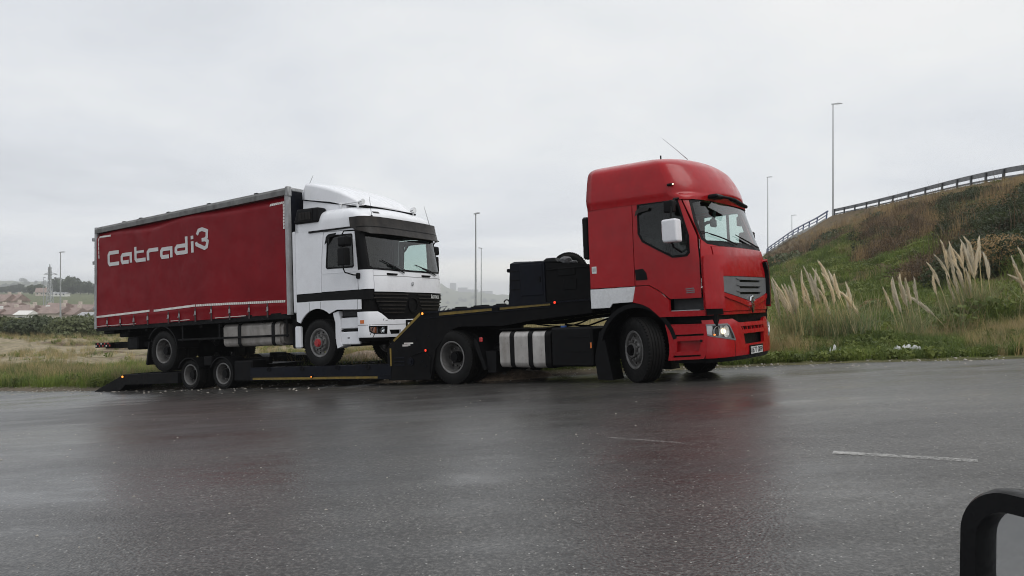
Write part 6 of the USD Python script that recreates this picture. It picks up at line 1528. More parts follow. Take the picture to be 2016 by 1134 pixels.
# scrub row beyond the field
side_words = ["at the left edge of the photo", "left of the far street lamps", "below the lattice pylon", "right of the lattice pylon", "under the tall street lamp", "next to the lorry's rear edge"]
protos = []
for k, (px, D, h) in enumerate([(6, 70, 1.9), (38, 74, 1.7), (72, 69, 1.9), (104, 73, 1.8), (138, 67, 2.1), (172, 70, 2.3)]):
    p = spot(px, D)
    crown_tree("scrub_bush", h, 1.9 + 0.2 * (k % 3), h * 0.55, 1100, 0.20, MT["hedge"], f"dark green scrub bush beyond the dry field, {side_words[k]}", "bush", p - [0, 0, 0.15], "scrub row beyond the field", 0.5, 200 + k)
r = np.random.default_rng(77)
hp = [(leaves(420, 1.6, 1.6, 0.95, 0.19, r), MT["hedge"]), (leaves(420, 1.4, 1.4, 0.75, 0.17, r), MT["treeleaf"]), (leaves(320, 1.3, 1.3, 0.55, 0.15, r), MT["weed"])]
hx = -0.72 * 74 + np.arange(120) * 0.75
hy = 71 + r.random(120) * 9
cloud("scrub_belt", hp, np.c_[hx, hy, ground_z(hx, hy) - 0.1], r.random(120) * 6, 0.6 + 0.42 * r.random(120), r.integers(0, 3, 120))

# distant trees
words = ["dark", "broad dark", "tall dark", "rounded dark", "low spreading", "pointed dark"]
places = [(4, 0), (15, 1), (28, 0), (40, 2), (52, 0), (63, 1), (78, 0), (112, 2), (120, 0), (128, 1), (135, 0), (142, 0), (150, 2), (158, 0), (166, 1), (174, 0), (182, 0)]
for k, (px, kind) in enumerate(places):
    D = 620 + 25 * ((k * 7) % 5) if px > 60 else 760 + 30 * (k % 4)
    h = (8.0 + 4.0 * ((k * 5) % 4) / 3) * (1.3 if 105 < px < 160 else 0.9)
    where = f"{words[k % 6]} hazy far tree, {k + 1}{'st' if k == 0 else 'nd' if k == 1 else 'rd' if k == 2 else 'th'} from left beyond the meadow"
    crown_tree("far_tree", h, h * 0.42, h * 0.42, 260, h * 0.13, MT["treeleaf"], where, "tree", spot(px, D) - [0, 0, 0.4], "hazy trees beyond the green meadow", h * 0.3, 300 + k)
r = np.random.default_rng(78)
fx, fy = [], []
for _ in range(420):
    D = 1300 + 1800 * r.random()
    a = math.radians(-36 + 35 * r.random())
    fx.append(D * math.tan(a)); fy.append(D)
fx, fy = np.array(fx), np.array(fy)
fr2 = np.hypot(fx, fy)
fz = ground_z(fx, fy)
fz = fz + hills_z(np.arctan2(fx, fy), fr2, fz)
cloud("distant_woods", [(leaves(120, 10, 10, 5.5, 2.8, r), MT["treeleaf"]), (leaves(120, 8, 8, 6.5, 2.6, r), MT["treeleaf"])], np.c_[fx, fy, fz - 0.5], r.random(420) * 6, 0.5 + 0.7 * r.random(420), r.integers(0, 2, 420))

# ------------------------------------------------------------------ far buildings
MT["tile"] = plain("red_roof_tiles", (0.23, 0.17, 0.148), 0.7, var=0.2, scale=0.8)
MT["wall"] = plain("pale_house_wall", (0.50, 0.44, 0.38), 0.8, var=0.1, scale=0.5)
MT["wallw"] = plain("white_house_wall", (0.66, 0.65, 0.62), 0.8, var=0.06, scale=0.5)
MT["wallg"] = plain("grey_block_wall", (0.34, 0.34, 0.35), 0.8, var=0.08, scale=0.5)
MT["winglass"] = plain("far_window", (0.05, 0.055, 0.06), 0.15, var=0.1)
def house(name, c, w, d, h, rh, wallm, roofm, label, group, yaw=0.0, cols=2, rows=1, chim=True):
    t = thing(name, label, "house" if rh > 0 else "building", c, rot(yaw), group)
    part(t, "wall", bx(-w / 2, w / 2, -d / 2, d / 2, -1.5, h, 0.02), wallm)
    if rh > 0:
        o = 0.35
        rp_ = part(t, "roof", fix(hull([(-w / 2 - o, -d / 2 - o, h + 0.01), (w / 2 + o, -d / 2 - o, h + 0.01), (-w / 2 - o, d / 2 + o, h + 0.01), (w / 2 + o, d / 2 + o, h + 0.01), (-w / 2 - o, 0, h + rh), (w / 2 + o, 0, h + rh)])), roofm)
        if chim:
            part(rp_, "chimney", bx(w * 0.22, w * 0.22 + 0.7, 0.3, 1.0, h + rh * 0.5, h + rh + 0.7, 0.03), wallm)
    else:
        part(t, "roof", bx(-w / 2 - 0.2, w / 2 + 0.2, -d / 2 - 0.2, d / 2 + 0.2, h, h + 0.5, 0.05), roofm)
    for j in range(rows):
        for i in range(cols):
            x = (i + 0.5) / cols * w - w / 2
            z = 1.0 + j * (h / max(rows, 1)) * 0.95
            wn_ = part(t, "window", bx(x - 0.55, x + 0.55, -d / 2 - 0.05, -d / 2 - 0.01, z, z + 1.25, 0.01), MT["wallw"])
            part(wn_, "window_pane", bx(x - 0.47, x + 0.47, -d / 2 - 0.07, -d / 2 - 0.052, z + 0.08, z + 1.17, 0.0), MT["winglass"])
    return t
hw = ["at the left edge of the photo", "second from the left", "with a pale gable beside it", "between the two far street lamps", "below the lattice pylon", "nearest the lorry's rear edge"]
for k in range(6):
    p = spot(-12 + 31 * k, 178 + 3 * (k % 2))
    house("terraced_house", p, 3.9, 8.5, 2.7 + 0.25 * ((k * 2) % 3), 1.5, MT["wall"] if k % 3 else MT["wallw"], MT["tile"], f"red tiled terraced house in the valley, {hw[k]}", "terraced houses in the valley", math.radians(3), 2, 1)
for k in range(7):
    p = spot(-4 + 30 * k, 196 + 4 * (k % 2))
    house("back_terraced_house", p, 4.2, 8.5, 3.6 + 0.2 * ((k * 2) % 3), 1.5, MT["wall"], MT["tile"], f"red roofed house in the second terrace row, {['first', 'second', 'third', 'fourth', 'fifth', 'sixth', 'seventh'][k]} from the left", "terraced houses in the valley", math.radians(-2), 2, 1)
for k, (px, dd) in enumerate([(6, 225), (26, 228)]):
    house("upper_terraced_house", spot(px, dd), 5.0, 8, 5.4, 2.1, MT["wall"], MT["tile"], ["upper row house with red tiled roof at the photo's left edge", "upper row house with red tiled roof just above the terrace"][k], "terraced houses in the valley", 0, 2, 1)
house("white_gable_house", spot(52, 172), 2.6, 4, 2.6, 0.9, MT["wallw"], MT["wallw"], "small white gabled annexe standing out among the red roofs", None, 0, 1, 1, False)
house("white_shed", spot(176, 172), 2.6, 4, 2.4, 0.7, MT["wallw"], MT["wallg"], "small white shed by the lorry's lower rear corner", None, 0, 1, 1, False)
house("hillside_house", spot(84, 560), 8.0, 7, 2.6, 3.2, MT["wall"], MT["tile"], "pink house with steep tiled roof beside the pylon, far off", None, math.radians(20), 3, 1)
house("low_white_building", spot(119, 545), 10.5, 6, 2.0, 0.8, MT["wallw"], MT["wallg"], "long low white building behind the tall left street lamp", None, 0, 4, 1, False)
def hill_spot(px, D):
    p = spot(px, D)
    a = math.atan2(p[0], p[1])
    p[2] += float(hills_z(np.array(a), np.array(math.hypot(p[0], p[1])), np.array(p[2])))
    return p
for k, (px, D, w, h, lab) in enumerate([(892, 3390, 28, 30, "hazy tower block on the ridge right beside the white cab"), (911, 3390, 44, 22, "hazy wide block on the ridge left of the central street lamps"), (929, 3395, 58, 12, "hazy low block on the ridge close to the central lamp pole"), (957, 3395, 58, 12, "hazy low block on the ridge right of the central lamp poles")]):
    house("ridge_building", hill_spot(px, D) - [0, 0, 1.0], w, 9, h, 0, MT["wallg"], MT["wallg"], lab, "hazy buildings on the ridge", 0, 3, 2)
for k, (px, D, w) in enumerate([(12, 2980, 50), (66, 2990, 70), (100, 2980, 46), (152, 2990, 60)]):
    house("skyline_building", hill_spot(px, D) - [0, 0, 1.0], w, 14, 10, 0, MT["wallw"], MT["wallg"], ["pale far building on the skyline at the left edge", "pale far building on the skyline left of the pylon top", "pale far building on the skyline behind the pylon", "pale far building on the skyline near the lorry"][k], "pale buildings on the skyline", 0, 4, 1)

# ------------------------------------------------------------------ lamps, pylon, guard rails
def lamp(px, top_py, D, side, label, base=None, arm=1.3, group="street lamps"):
    d = eye_ray(px, top_py) * D
    x, y, zt = d[0], d[1], EYE + d[2]
    zb = float(ground_z(np.array(x), np.array(y))) - 0.2 if base is None else base
    h = zt - zb
    t = thing("street_lamp", label, "street lamp", (x, y, zb), None, group)
    part(t, "pole", tube([(0, 0, 0), (0, 0, h * 0.5), (0, 0, h)], [0.13, 0.10, 0.065], 12), MT["steel"])
    part(t, "base", cat_(bx(-0.22, 0.22, -0.22, 0.22, 0, 0.28, 0.02), cyl((0, 0, 0.75), 0.15, 1.1, "z", 14)), MT["steel"])
    hd = part(t, "lamp_head", cat_(hull([(side * -0.22, -0.09, h - 0.06), (side * -0.22, 0.09, h - 0.06), (side * -0.22, -0.07, h + 0.05), (side * -0.22, 0.07, h + 0.05), (side * arm * 0.5, -0.16, h + 0.0), (side * arm * 0.5, 0.16, h + 0.0), (side * arm, -0.12, h + 0.06), (side * arm, 0.12, h + 0.06), (side * arm, -0.10, h + 0.14), (side * arm, 0.10, h + 0.14), (side * arm * 0.5, -0.13, h + 0.17), (side * arm * 0.5, 0.13, h + 0.17)])), MT["steel"])
    part(hd, "lamp_glass", hull([(side * arm * 0.45, -0.10, h - 0.02), (side * arm * 0.45, 0.10, h - 0.02), (side * arm * 0.9, -0.09, h + 0.03), (side * arm * 0.9, 0.09, h + 0.03), (side * arm * 0.45, -0.1, h + 0.02), (side * arm * 0.9, 0.09, h + 0.06)]), MT["lens"])
    return t
lamp(1640, 205, 108, 1, "tall galvanised street lamp beside the guardrail, right of the red cab")
lamp(1511.5, 349, 168, 1, "tall street lamp behind the slope, just right of the red cab's windscreen", arm=1.0)
lamp(1559, 424, 225, 1, "small distant street lamp just above the blue bridge railing", base=7.0, arm=1.4)
lamp(936.5, 421, 86, 1, "taller of the two street lamps between the lorries", arm=0.5)
lamp(947.5, 489, 150, -1, "shorter of the two street lamps between the lorries", arm=0.6)
lamp(119, 497, 132, 1, "tall street lamp behind the scrub, left of the lorry's rear end", arm=0.8)
lamp(86, 547, 215, 1, "short faint street lamp just left of the lattice pylon", arm=0.6)
# lattice pylon
pc, D = spot(98, 262), 262
top = EYE + (567 - 520) / FPX * D
hh = top - pc[2]
pyl = thing("pylon", "grey lattice power pylon standing in the valley behind the field", "pylon", pc)
def wid(z):
    return 1.05 - 0.75 * min(1, z / (hh * 0.72))
for k, (sx, sy) in enumerate(((-1, -1), (1, -1), (1, 1), (-1, 1))):
    zs_ = np.linspace(0, hh * 0.94, 8)
    part(pyl, "leg", tube([(sx * max(wid(z), 0.22), sy * max(wid(z), 0.22), z) for z in zs_], 0.15, 5), MT["steel"])
br = []
zs_ = np.linspace(0.3, hh * 0.9, 13)
for a, b in zip(zs_[:-1], zs_[1:]):
    wa, wb_ = max(wid(a), 0.22), max(wid(b), 0.22)
    for (ax, ay), (bx_, by) in (((-1, -1), (1, -1)), ((1, -1), (1, 1)), ((1, 1), (-1, 1)), ((-1, 1), (-1, -1))):
        br += [tube([(ax * wa, ay * wa, a), (bx_ * wb_, by * wb_, b)], 0.055, 4), tube([(bx_ * wa, by * wa, a), (ax * wb_, ay * wb_, b)], 0.055, 4)]
part(pyl, "bracing", br, MT["steel"])
part(pyl, "peak", [tube([(0.22 * sx, 0.22 * sy, hh * 0.86), (0, 0, hh)], 0.10, 5) for sx in (-1, 1) for sy in (-1, 1)], MT["steel"])
part(pyl, "cross_arm", [tube([(-2.0, 0, hh * 0.80), (0, 0.2, hh * 0.84), (2.6, 0, hh * 0.80)], 0.12, 5), tube([(-2.0, 0, hh * 0.80), (2.6, 0, hh * 0.80)], 0.10, 5)], MT["steel"])

# guard rail on the crest
def along(line, step, start=0.0):
    line = np.asarray(line, float)
    L = np.r_[0, np.cumsum(np.linalg.norm(np.diff(line, axis=0), axis=1))]
    from scipy.interpolate import PchipInterpolator
    f = PchipInterpolator(L, line, axis=0)
    return f(np.arange(start, L[-1], step)), f(np.linspace(0, L[-1], 90))
MT["railmetal"] = plain("weathered_guardrail", (0.075, 0.078, 0.082), 0.5, metallic=0.3, var=0.2, scale=3)
MT["bluerail"] = plain("blue_railing_paint", (0.035, 0.06, 0.15), 0.4, var=0.15)
MT["concrete"] = plain("pale_concrete", (0.36, 0.355, 0.34), 0.8, var=0.15, scale=2, dirt=(0.16, 0.15, 0.13), dirt_amt=0.7)
rline = np.vstack([[28.5, 18.0, 7.25], [33.2, 40, 8.0], RAIL])
posts, fine = along(rline[::-1], 4.0, 0.6)
gr_t = thing("guardrail", "grey steel crash barrier on posts along the crest of the embankment", "guardrail")
for p in posts:
    part(gr_t, "post", bx(p[0] - 0.08, p[0] + 0.08, p[1] - 0.08, p[1] + 0.08, p[2] - 0.7, p[2] + 0.73, 0.01), MT["railmetal"])
def beam(line, prof):
    """Sweeps a (sideways, up) profile along a line."""
    t = np.gradient(line, axis=0)
    s = np.c_[-t[:, 1], t[:, 0], np.zeros(len(t))]
    s /= np.linalg.norm(s, axis=1, keepdims=True)
    prof = np.asarray(prof)
    v = line[:, None] + s[:, None] * prof[None, :, :1] + np.array([0, 0, 1.0]) * prof[None, :, 1:]
    m, n = len(line), len(prof)
    i, j = np.meshgrid(np.arange(m - 1), np.arange(n), indexing="ij")
    q = np.stack([i * n + j, (i + 1) * n + j, (i + 1) * n + (j + 1) % n, i * n + (j + 1) % n], -1).reshape(-1, 4)
    caps = [[0, k, k + 1] for k in range(1, n - 1)] + [[(m - 1) * n, (m - 1) * n + k + 1, (m - 1) * n + k] for k in range(1, n - 1)]
    return fix(trimesh.Trimesh(v.reshape(-1, 3), np.vstack([q[:, [0, 1, 2]], q[:, [0, 2, 3]], caps]), process=False))
part(gr_t, "beam", beam(fine, [(0.07, 0.40), (0.12, 0.46), (0.12, 0.52), (0.07, 0.575), (0.07, 0.625), (0.12, 0.68), (0.12, 0.74), (0.07, 0.80), (0.05, 0.80), (0.05, 0.40)]), MT["railmetal"])
part(gr_t, "lower_rail", beam(fine, [(0.06, 0.02), (0.10, 0.02), (0.10, 0.17), (0.06, 0.17)]), MT["railmetal"])
bl = np.array([_ramp_pt(1628, 430, 111), _ramp_pt(1600, 446, 118), _ramp_pt(1565, 463, 132), _ramp_pt(1532, 484, 148), _ramp_pt(1509, 500, 165), [70, 190, 8.6]])
bp, bfine = along(bl, 4.6, 0.3)
brl = thing("bridge_railing", "blue steel railing with raked posts curving down where the ramp becomes a bridge", "railing")
for p in bp:
    part(brl, "post", hull([(p[0] + dx, p[1] + dy, p[2] + zz_) for dx in (-0.09, 0.09) for dy in (-0.09, 0.09) for zz_ in (-0.1,)] + [(p[0] + dx + 0.12, p[1] + dy, p[2] + 1.05) for dx in (-0.07, 0.07) for dy in (-0.07, 0.07)]), MT["bluerail"])
part(brl, "top_rail", beam(bfine + [0.12, 0, 0], [(-0.09, 0.98), (0.09, 0.98), (0.09, 1.14), (-0.09, 1.14)]), MT["bluerail"])
part(brl, "middle_rail", beam(bfine + [0.06, 0, 0], [(-0.05, 0.50), (0.05, 0.50), (0.05, 0.60), (-0.05, 0.60)]), MT["bluerail"])
part(brl, "edge_beam", beam(bfine, [(0.12, -0.75), (0.30, -0.75), (0.30, 0.0), (0.12, 0.0)]), MT["concrete"])
# ramp carriageway on top of the embankment
top_line = CREST[1:-1].copy()
_, tl = along(top_line, 4.0)
struct("ramp_road", beam(tl, [(-9.0, 0.02), (-0.6, 0.02), (-0.6, -0.2), (-9.0, -0.2)]), MT["asphalt"])

# ------------------------------------------------------------------ pampas grass
def plume_mesh(f_, w, r, n=150):
    """Feathery plume along the curve f_(0..1), nodding at the tip."""
    v, f = [], []
    side = np.array([r.normal() * 0.35 + 0.15, r.normal() * 0.3, -0.2])
    for k in range(n):
        t = r.random() ** 0.9
        c, c2 = f_(t * 0.94), f_(min(1.0, t * 0.94 + 0.05))
        u = c2 - c
        u = u / (np.linalg.norm(u) + 1e-9)
        a = np.cross(u, [0.3, 1, 0.2]); a /= np.linalg.norm(a)
        b = np.cross(u, a)
        th_ = r.random() * 6.283
        out = a * math.cos(th_) + b * math.sin(th_)
        env = (math.sin(math.pi * (0.12 + 0.86 * t) ** 0.75) ** 0.9) * 0.9 + 0.08
        L = w * (1.6 + 1.6 * r.random())
        tip = c + u * L + (out * 0.75 + side * 0.35) * w * env * (0.5 + 0.8 * r.random())
        s = np.cross(u, out) * w * (0.06 + 0.06 * r.random())
        m = len(v)
        v += [c - s, c + s, (c + tip) / 2 + out * w * 0.12 + s, (c + tip) / 2 + out * w * 0.12 - s, tip]
        f += [[m, m + 1, m + 2], [m, m + 2, m + 3], [m + 3, m + 2, m + 4]]
    return trimesh.Trimesh(np.array(v), np.array(f), process=False)
Z2 = lambda x, y: (1500 + x / 3.78, 440 + y / 3.78)
clumps = [
    ("pampas clump with many tall pale plumes, tallest group on the slope", 21.0, [((1250, 370), (1390, 700)), ((1260, 305), (1430, 720)), ((1310, 235), (1480, 760)), ((1345, 140), (1500, 800)), ((1370, 200), (1520, 820)), ((1395, 165), (1540, 800)), ((1450, 190), (1560, 820)), ((1475, 170), (1570, 800)), ((1510, 140), (1590, 830)), ((1530, 150), (1600, 820)), ((1550, 125), (1615, 830)), ((1605, 130), (1640, 830)), ((1590, 200), (1650, 820)), ((1665, 240), (1690, 840)), ((1360, 390), (1500, 760)), ((1470, 390), (1560, 780)), ((1535, 360), (1590, 800)), ((1410, 340), (1520, 790)), ((1430, 260), (1550, 800)), ((1500, 230), (1585, 800)), ((1560, 240), (1625, 800))]),
    ("sparse pampas clump with one plume bent low, mid slope foot", 19.5, [((905, 490), (1040, 800)), ((950, 440), (1075, 820)), ((965, 440), (1085, 830)), ((1010, 405), (1120, 830)), ((1060, 430), (1150, 830)), ((1130, 425), (1190, 820)), ((1110, 540), (1450, 840)), ((1030, 420), (1160, 850))]),
    ("pampas clump with slanted plumes left of the white litter", 18.2, [((445, 305), (640, 880)), ((510, 380), (650, 890)), ((450, 500), (560, 870)), ((610, 520), (820, 890)), ((650, 475), (720, 830)), ((500, 385), (625, 860)), ((530, 400), (670, 880)), ((625, 545), (700, 850))]),
    ("pampas clump with thin plumes in the middle of the left group", 18.6, [((230, 430), (330, 830)), ((275, 385), (390, 850)), ((330, 335), (470, 860)), ((385, 360), (490, 870)), ((400, 345), (510, 880)), ((310, 450), (420, 860)), ((370, 400), (520, 890)), ((340, 560), (450, 850))]),
    ("pampas clump leaning beside the red cab's front corner", 19.0, [((80, 450), (200, 760)), ((110, 430), (220, 780)), ((170, 480), (260, 800)), ((95, 540), (190, 780)), ((220, 500), (300, 820)), ((130, 460), (250, 800)), ((185, 485), (280, 810)), ((150, 520), (240, 800))]),
    ("pampas clump cut by the right edge of the photo", 19.0, [((1865, 250), (2060, 560)), ((1890, 320), (2080, 600)), ((1895, 390), (2090, 650)), ((1930, 200), (2100, 540))]),
]
for k, (lab, D, stems) in enumerate(clumps):
    r = np.random.default_rng(500 + k)
    bases = []
    cl = thing("pampas_grass", lab, "pampas grass", (0, 0, 0), None, "pampas clumps at the foot of the embankment")
    for (tx, ty), (bx_, by) in stems:
        Dk = D + r.normal() * 0.35
        tip = eye_ray(*Z2(tx, ty)) * Dk + [0, 0, EYE]
        pb = Z2(bx_, by)
        bs = eye_ray(pb[0], 0)[0] * (D + r.normal() * 0.15)
        bse = np.array([bs, D + r.normal() * 0.12, 0.0])
        bse[2] = float(ground_z(bse[0], bse[1])) - 0.03
        bases.append(bse)
        mid = bse * 0.5 + tip * 0.5 + np.array([(bse[0] - tip[0]) * 0.10, 0, 0.04])
        L = np.linalg.norm(tip - bse)
        t_pl = max(0.50, 1 - (0.60 + 0.26 * r.random()) / L)
        q_ = lambda t: (1 - t) ** 2 * bse + 2 * t * (1 - t) * mid + t * t * tip
        pts = np.array([q_(t) for t in np.linspace(0, t_pl + 0.03, 7)])
        st_ = part(cl, "stem", tube(pts, np.linspace(0.015, 0.009, 7), 5), MT["stalk"])
        nod = np.array([r.normal() * 0.05 - 0.01, r.normal() * 0.03, -0.03])
        pf = lambda s_, t_pl=t_pl, q_=q_, nod=nod: q_(t_pl + (1 - t_pl) * s_) + nod * s_ ** 3
        part(cl, "plume", plume_mesh(pf, 0.060 + 0.028 * r.random(), r, int(150 + 120 * r.random())), MT["plume"], False)
    bases = np.array(bases)
    lf = []
    for b in bases:
        lf.append(moved(blades(26, 1.15, 0.26, 0.012, 0.85, r, 4), b))
    part(cl, "leaves", cat_(*lf), MT["pampasleaf"], False)
    part(cl, "dry_leaves", cat_(*[moved(blades(14, 1.35, 0.30, 0.012, 0.40, r, 4), b) for b in bases]), MT["straw2"], False)

# dead bracken and brambles that stand out on the slope
for k, (px, py, s, m, lab) in enumerate([(1722, 606, 0.55, "brown", "low brown mound of dead bracken left of the bent pampas plume"), (1790, 552, 0.65, "brown", "brown dead bracken patch above the sparse pampas clump"), (1975, 520, 1.3, "brown", "round red-brown dead bush near the right edge of the photo"), (1990, 452, 1.8, "bramble", "large dark green bramble bush high on the slope at the right edge"), (1905, 448, 1.6, "bramble", "dark green bramble bush above the tallest pampas clump")]):
    p = on_ground(px, py + 10)
    r = np.random.default_rng(600 + k)
    t = thing("dead_bush" if m == "brown" else "bramble_bush", lab, "bush", p - [0, 0, 0.1])
    part(t, "foliage", cat_(leaves(1800, s, s * 0.8, s * 0.55, 0.05, r), blades(120, s * 0.9, s * 0.8, 0.012, 0.5, r)), MT[m], False)
    part(t, "stem", [tube([(0, 0, 0), (s * 0.3 * math.cos(a), s * 0.3 * math.sin(a), s * 0.6)], [0.03, 0.01], 5) for a in (0, 2, 4)], MT["bark"])

# ------------------------------------------------------------------ litter, stones
MT["litter"] = plain("white_litter", (0.68, 0.68, 0.68), 0.6, var=0.1, scale=20)
def crumple(w, h, d, seed, n=14):
    u, v = np.meshgrid(np.linspace(-1, 1, n), np.linspace(-1, 1, n), indexing="ij")
    p = np.stack([u * w / 2, v * d / 2, np.zeros_like(u)], -1)
    q3 = np.stack([u * 1.7, v * 1.7, u * 0], -1)
    p[..., 2] = h * (0.25 + 1.2 * np.abs(meshkit.fbm(q3 + seed, 3, seed) - 0.5) * 2) * (1 - 0.5 * (u * u + v * v) / 2)
    p[..., 0] += 0.15 * w * (meshkit.noise(q3 * 2 + 5, seed) - 0.5)
    k = (np.arange(n - 1)[:, None] * n + np.arange(n - 1)[None]).ravel()
    f = np.vstack([np.c_[k, k + n, k + n + 1], np.c_[k, k + n + 1, k + 1]])
    top_ = p.reshape(-1, 3)
    low_ = top_ - [0, 0, 0.006]
    return trimesh.Trimesh(np.vstack([top_, low_]), np.vstack([f, f[:, ::-1] + n * n]), process=False)
def litter(px, py, pieces, label):
    p = on_ground(px, py)
    t = thing("litter", label, "litter", p)
    for k, (dx, dy, w, h, d) in enumerate(pieces):
        part(t, "crumpled_sheet", moved(crumple(w, h, d, 700 + 13 * k + int(px)), (dx, dy, 0.01 + 0.02 * k), rot(k * 1.1)), MT["litter"], False)
litter(1641, 708, [(0.0, 0.0, 0.22, 0.30, 0.18), (0.03, -0.08, 0.28, 0.10, 0.16)], "small heap of white paper litter left of the sparse pampas clump")
litter(1786, 701, [(0.0, 0.0, 0.40, 0.26, 0.22), (-0.18, 0.05, 0.25, 0.22, 0.15), (0.18, 0.0, 0.26, 0.16, 0.2)], "larger torn white litter lying by the verge below the pampas")
r = np.random.default_rng(91)
MT["stone"] = plain("pale_gravel", (0.30, 0.275, 0.24), 0.7, var=0.3, scale=30)
pebble = [(trimesh.Trimesh(np.array(trimesh.creation.icosphere(1, 1).vertices) * (0.7 + 0.6 * meshkit.noise(np.array(trimesh.creation.icosphere(1, 1).vertices) * 1.3 + k, k))[:, None] * [1, 0.8, 0.6], trimesh.creation.icosphere(1, 1).faces), MT["stone"]) for k in range(3)]
xx, yy = -18 + 30 * r.random(16000), 9 + 16 * r.random(16000)
e_, _ = edge_dist(xx, yy)
k_ = (e_ > -1.8 * r.random(16000) ** 2.4 - 0.1) & (e_ < 1.2)
xx, yy = xx[k_], yy[k_]
zz_ = np.maximum(ground_z(xx, yy), np.where(e_[k_] < 0, road_z(xx, yy), -99))
cloud("gravel", pebble, np.c_[xx, yy, zz_], r.random(len(xx)) * 6, 0.008 + 0.025 * r.random(len(xx)) ** 3, r.integers(0, 3, len(xx)))
xx, yy = -10 + 22 * r.random(700), 3.5 + 11 * r.random(700)
k_ = np.abs(xx / yy) < 0.8
xx, yy = xx[k_], yy[k_]
cloud("loose_chippings", pebble, np.c_[xx, yy, road_z(xx, yy)], r.random(len(xx)) * 6, 0.004 + 0.007 * r.random(len(xx)) ** 2, r.integers(0, 3, len(xx)))
# rubble bank behind the trailer
for k, (px, py, w, h, lab) in enumerate([(735, 716, 1.5, 0.42, "heap of pale rubble and soil seen under the white cab's bumper"), (1010, 742, 0.9, 0.25, "small heap of soil seen behind the red unit's fuel tank")]):
    p = on_ground(px, py + 6, 14)
    t = thing("rubble_heap", lab, "rubble", p - [0, 0, 0.05])
    part(t, "heap", lump((0, 0, 0), (w, w * 0.7, h), 820 + k, 4), MT["soil"] if "soil" in MT else MT.setdefault("soil", plain("rubble_soil", (0.24, 0.18, 0.13), 0.85, var=0.45, scale=14, bump=0.03, bscale=18)), True)
    rr_ = np.random.default_rng(830 + k)
    for _ in range(14):
        a, q0 = rr_.random() * 6.28, rr_.random() ** 0.5
        part(t, "stone", moved(lump((0, 0, 0), (0.05 + 0.06 * rr_.random(),) * 3, int(rr_.integers(99)), 1), (q0 * w * 0.8 * math.cos(a), q0 * w * 0.55 * math.sin(a), h * (1 - q0 * q0) * 0.9)), MT["stone"], False)

# ------------------------------------------------------------------ the viewer's own car: door and wing mirror
car = thing("car", "black wing mirror of the viewer's own car in the lower right corner", "car")
MT["carplastic"] = plain("car_mirror_plastic", (0.004, 0.004, 0.0045), 0.38, spec=0.2, var=0.2, scale=30, bump=0.0003, bscale=500)
nrm = np.array([-0.90, -0.42, 0.02]); nrm /= np.linalg.norm(nrm)
uax = np.cross([0, 0, 1.0], nrm); uax /= np.linalg.norm(uax)          # towards the car
vax = np.cross(nrm, uax)
mc = np.array([0.640, 0.885, EYE - 0.340])
Rm = np.stack([uax, vax, nrm], 1)
rr2 = lambda w, h, rad_: rpoly([(-w / 2, -h / 2), (w / 2, -h / 2), (w / 2, h / 2), (-w / 2, h / 2)], rad_)
outer, inner = rr2(0.235, 0.185, 0.062), rr2(0.180, 0.128, 0.040)
layers = []
for z, s in ((-0.075, 0.55), (-0.062, 0.78), (-0.04, 0.92), (-0.015, 0.985), (0.0, 1.0), (0.012, 0.985), (0.018, 0.96)):
    c = np.array(affinity.scale(outer, s, s, origin=(0, 0)).exterior.coords)[:-1]
    layers.append(np.c_[c, np.full(len(c), z)])
nl = len(layers[0])
inn = np.array([np.array(inner.exterior.interpolate(t, normalized=True).coords[0]) for t in np.linspace(0, 1, nl, endpoint=False)])
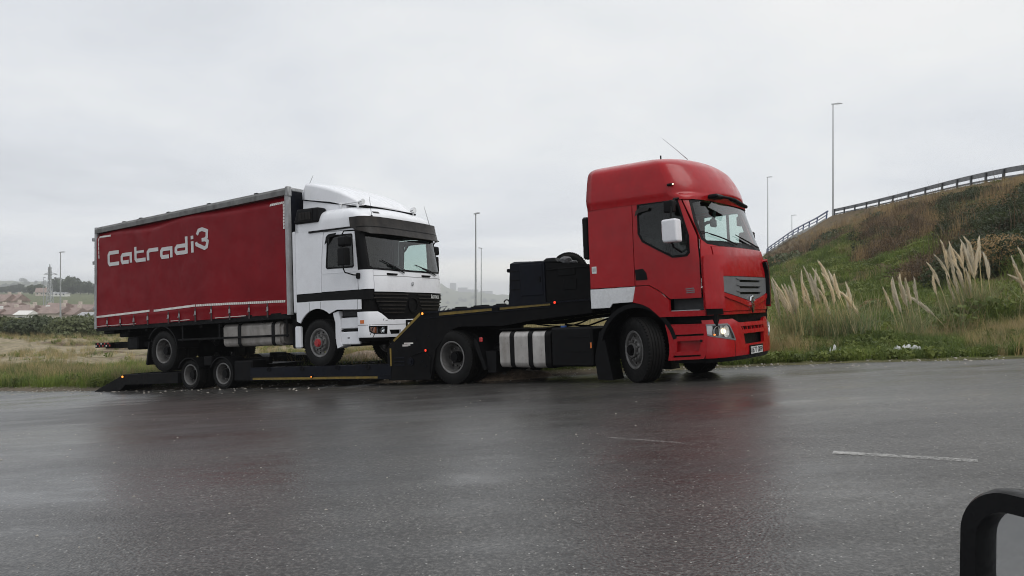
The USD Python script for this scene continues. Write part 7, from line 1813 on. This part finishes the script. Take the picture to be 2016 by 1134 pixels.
# match the inner ring to the outer one by angle
ao = np.arctan2(layers[0][:, 1], layers[0][:, 0])
def ring_at(poly, a_):
    return np.array([np.array(LineString([(0, 0), (math.cos(t), math.sin(t))]).intersection(poly.exterior).coords[0]) for t in a_])
for z, s in ((0.018, 1.03), (0.006, 1.0), (-0.004, 1.0)):
    layers.append(np.c_[ring_at(affinity.scale(inner, s, s, origin=(0, 0)), ao), np.full(nl, z)])
V = np.vstack(layers)
q = np.array([[i * nl + j, (i + 1) * nl + j, (i + 1) * nl + (j + 1) % nl, i * nl + (j + 1) % nl] for i in range(len(layers) - 1) for j in range(nl)])
capf = [[0, k, k + 1] for k in range(1, nl - 1)]
hm = fix(trimesh.Trimesh(V, np.vstack([q[:, [0, 1, 2]], q[:, [0, 2, 3]], capf]), process=False))
mh = part(car, "mirror_housing", moved(hm, mc, Rm), MT["carplastic"], 50)
part(mh, "mirror_glass", moved(prism(inner.buffer(0.003), -0.006, -0.003, "z"), mc, Rm), MT["mirrorglass"], False)
part(mh, "mirror_arm", hull(np.vstack([moved(trimesh.creation.icosphere(1, 0.022), p).vertices for p in (mc + [0.02, -0.03, -0.08], mc + [0.02, -0.06, -0.09], (0.66, 0.76, EYE - 0.50), (0.60, 0.76, EYE - 0.50))])), MT["carplastic"], 45)
MT["carpaint"] = plain("dark_car_paint", (0.03, 0.032, 0.036), 0.25, var=0.05, coat=0.5)
part(car, "door", hull([(-0.7, 0.70, 0.78), (0.85, 0.70, 0.78), (-0.7, 0.76, 0.78), (0.85, 0.76, 0.78), (-0.7, 0.70, 0.35), (0.85, 0.70, 0.35), (-0.7, 0.84, 0.6), (0.85, 0.84, 0.6), (-0.7, 0.80, 0.35), (0.85, 0.80, 0.35)]), MT["carpaint"], 30)

# ------------------------------------------------------------------ rainy air
HAZE = 0.00032
zlo, zhi = float(gv[:, 2].min()) - 1.0, max(float(gv[:, 2].max()), 32.0) + 3.0
hz = trimesh.creation.box((10800, 10800, zhi - zlo))
hz.apply_translation((0, 0, (zlo + zhi) / 2))
hmat = M("rain_haze", {"v": ("principled_volume", {"color": (0.95, 0.965, 0.98), "density": HAZE, "anisotropy": 0.1})}, [], surface=None, volume="v.volume")
struct("haze", hz, hmat, False, kind="stuff")
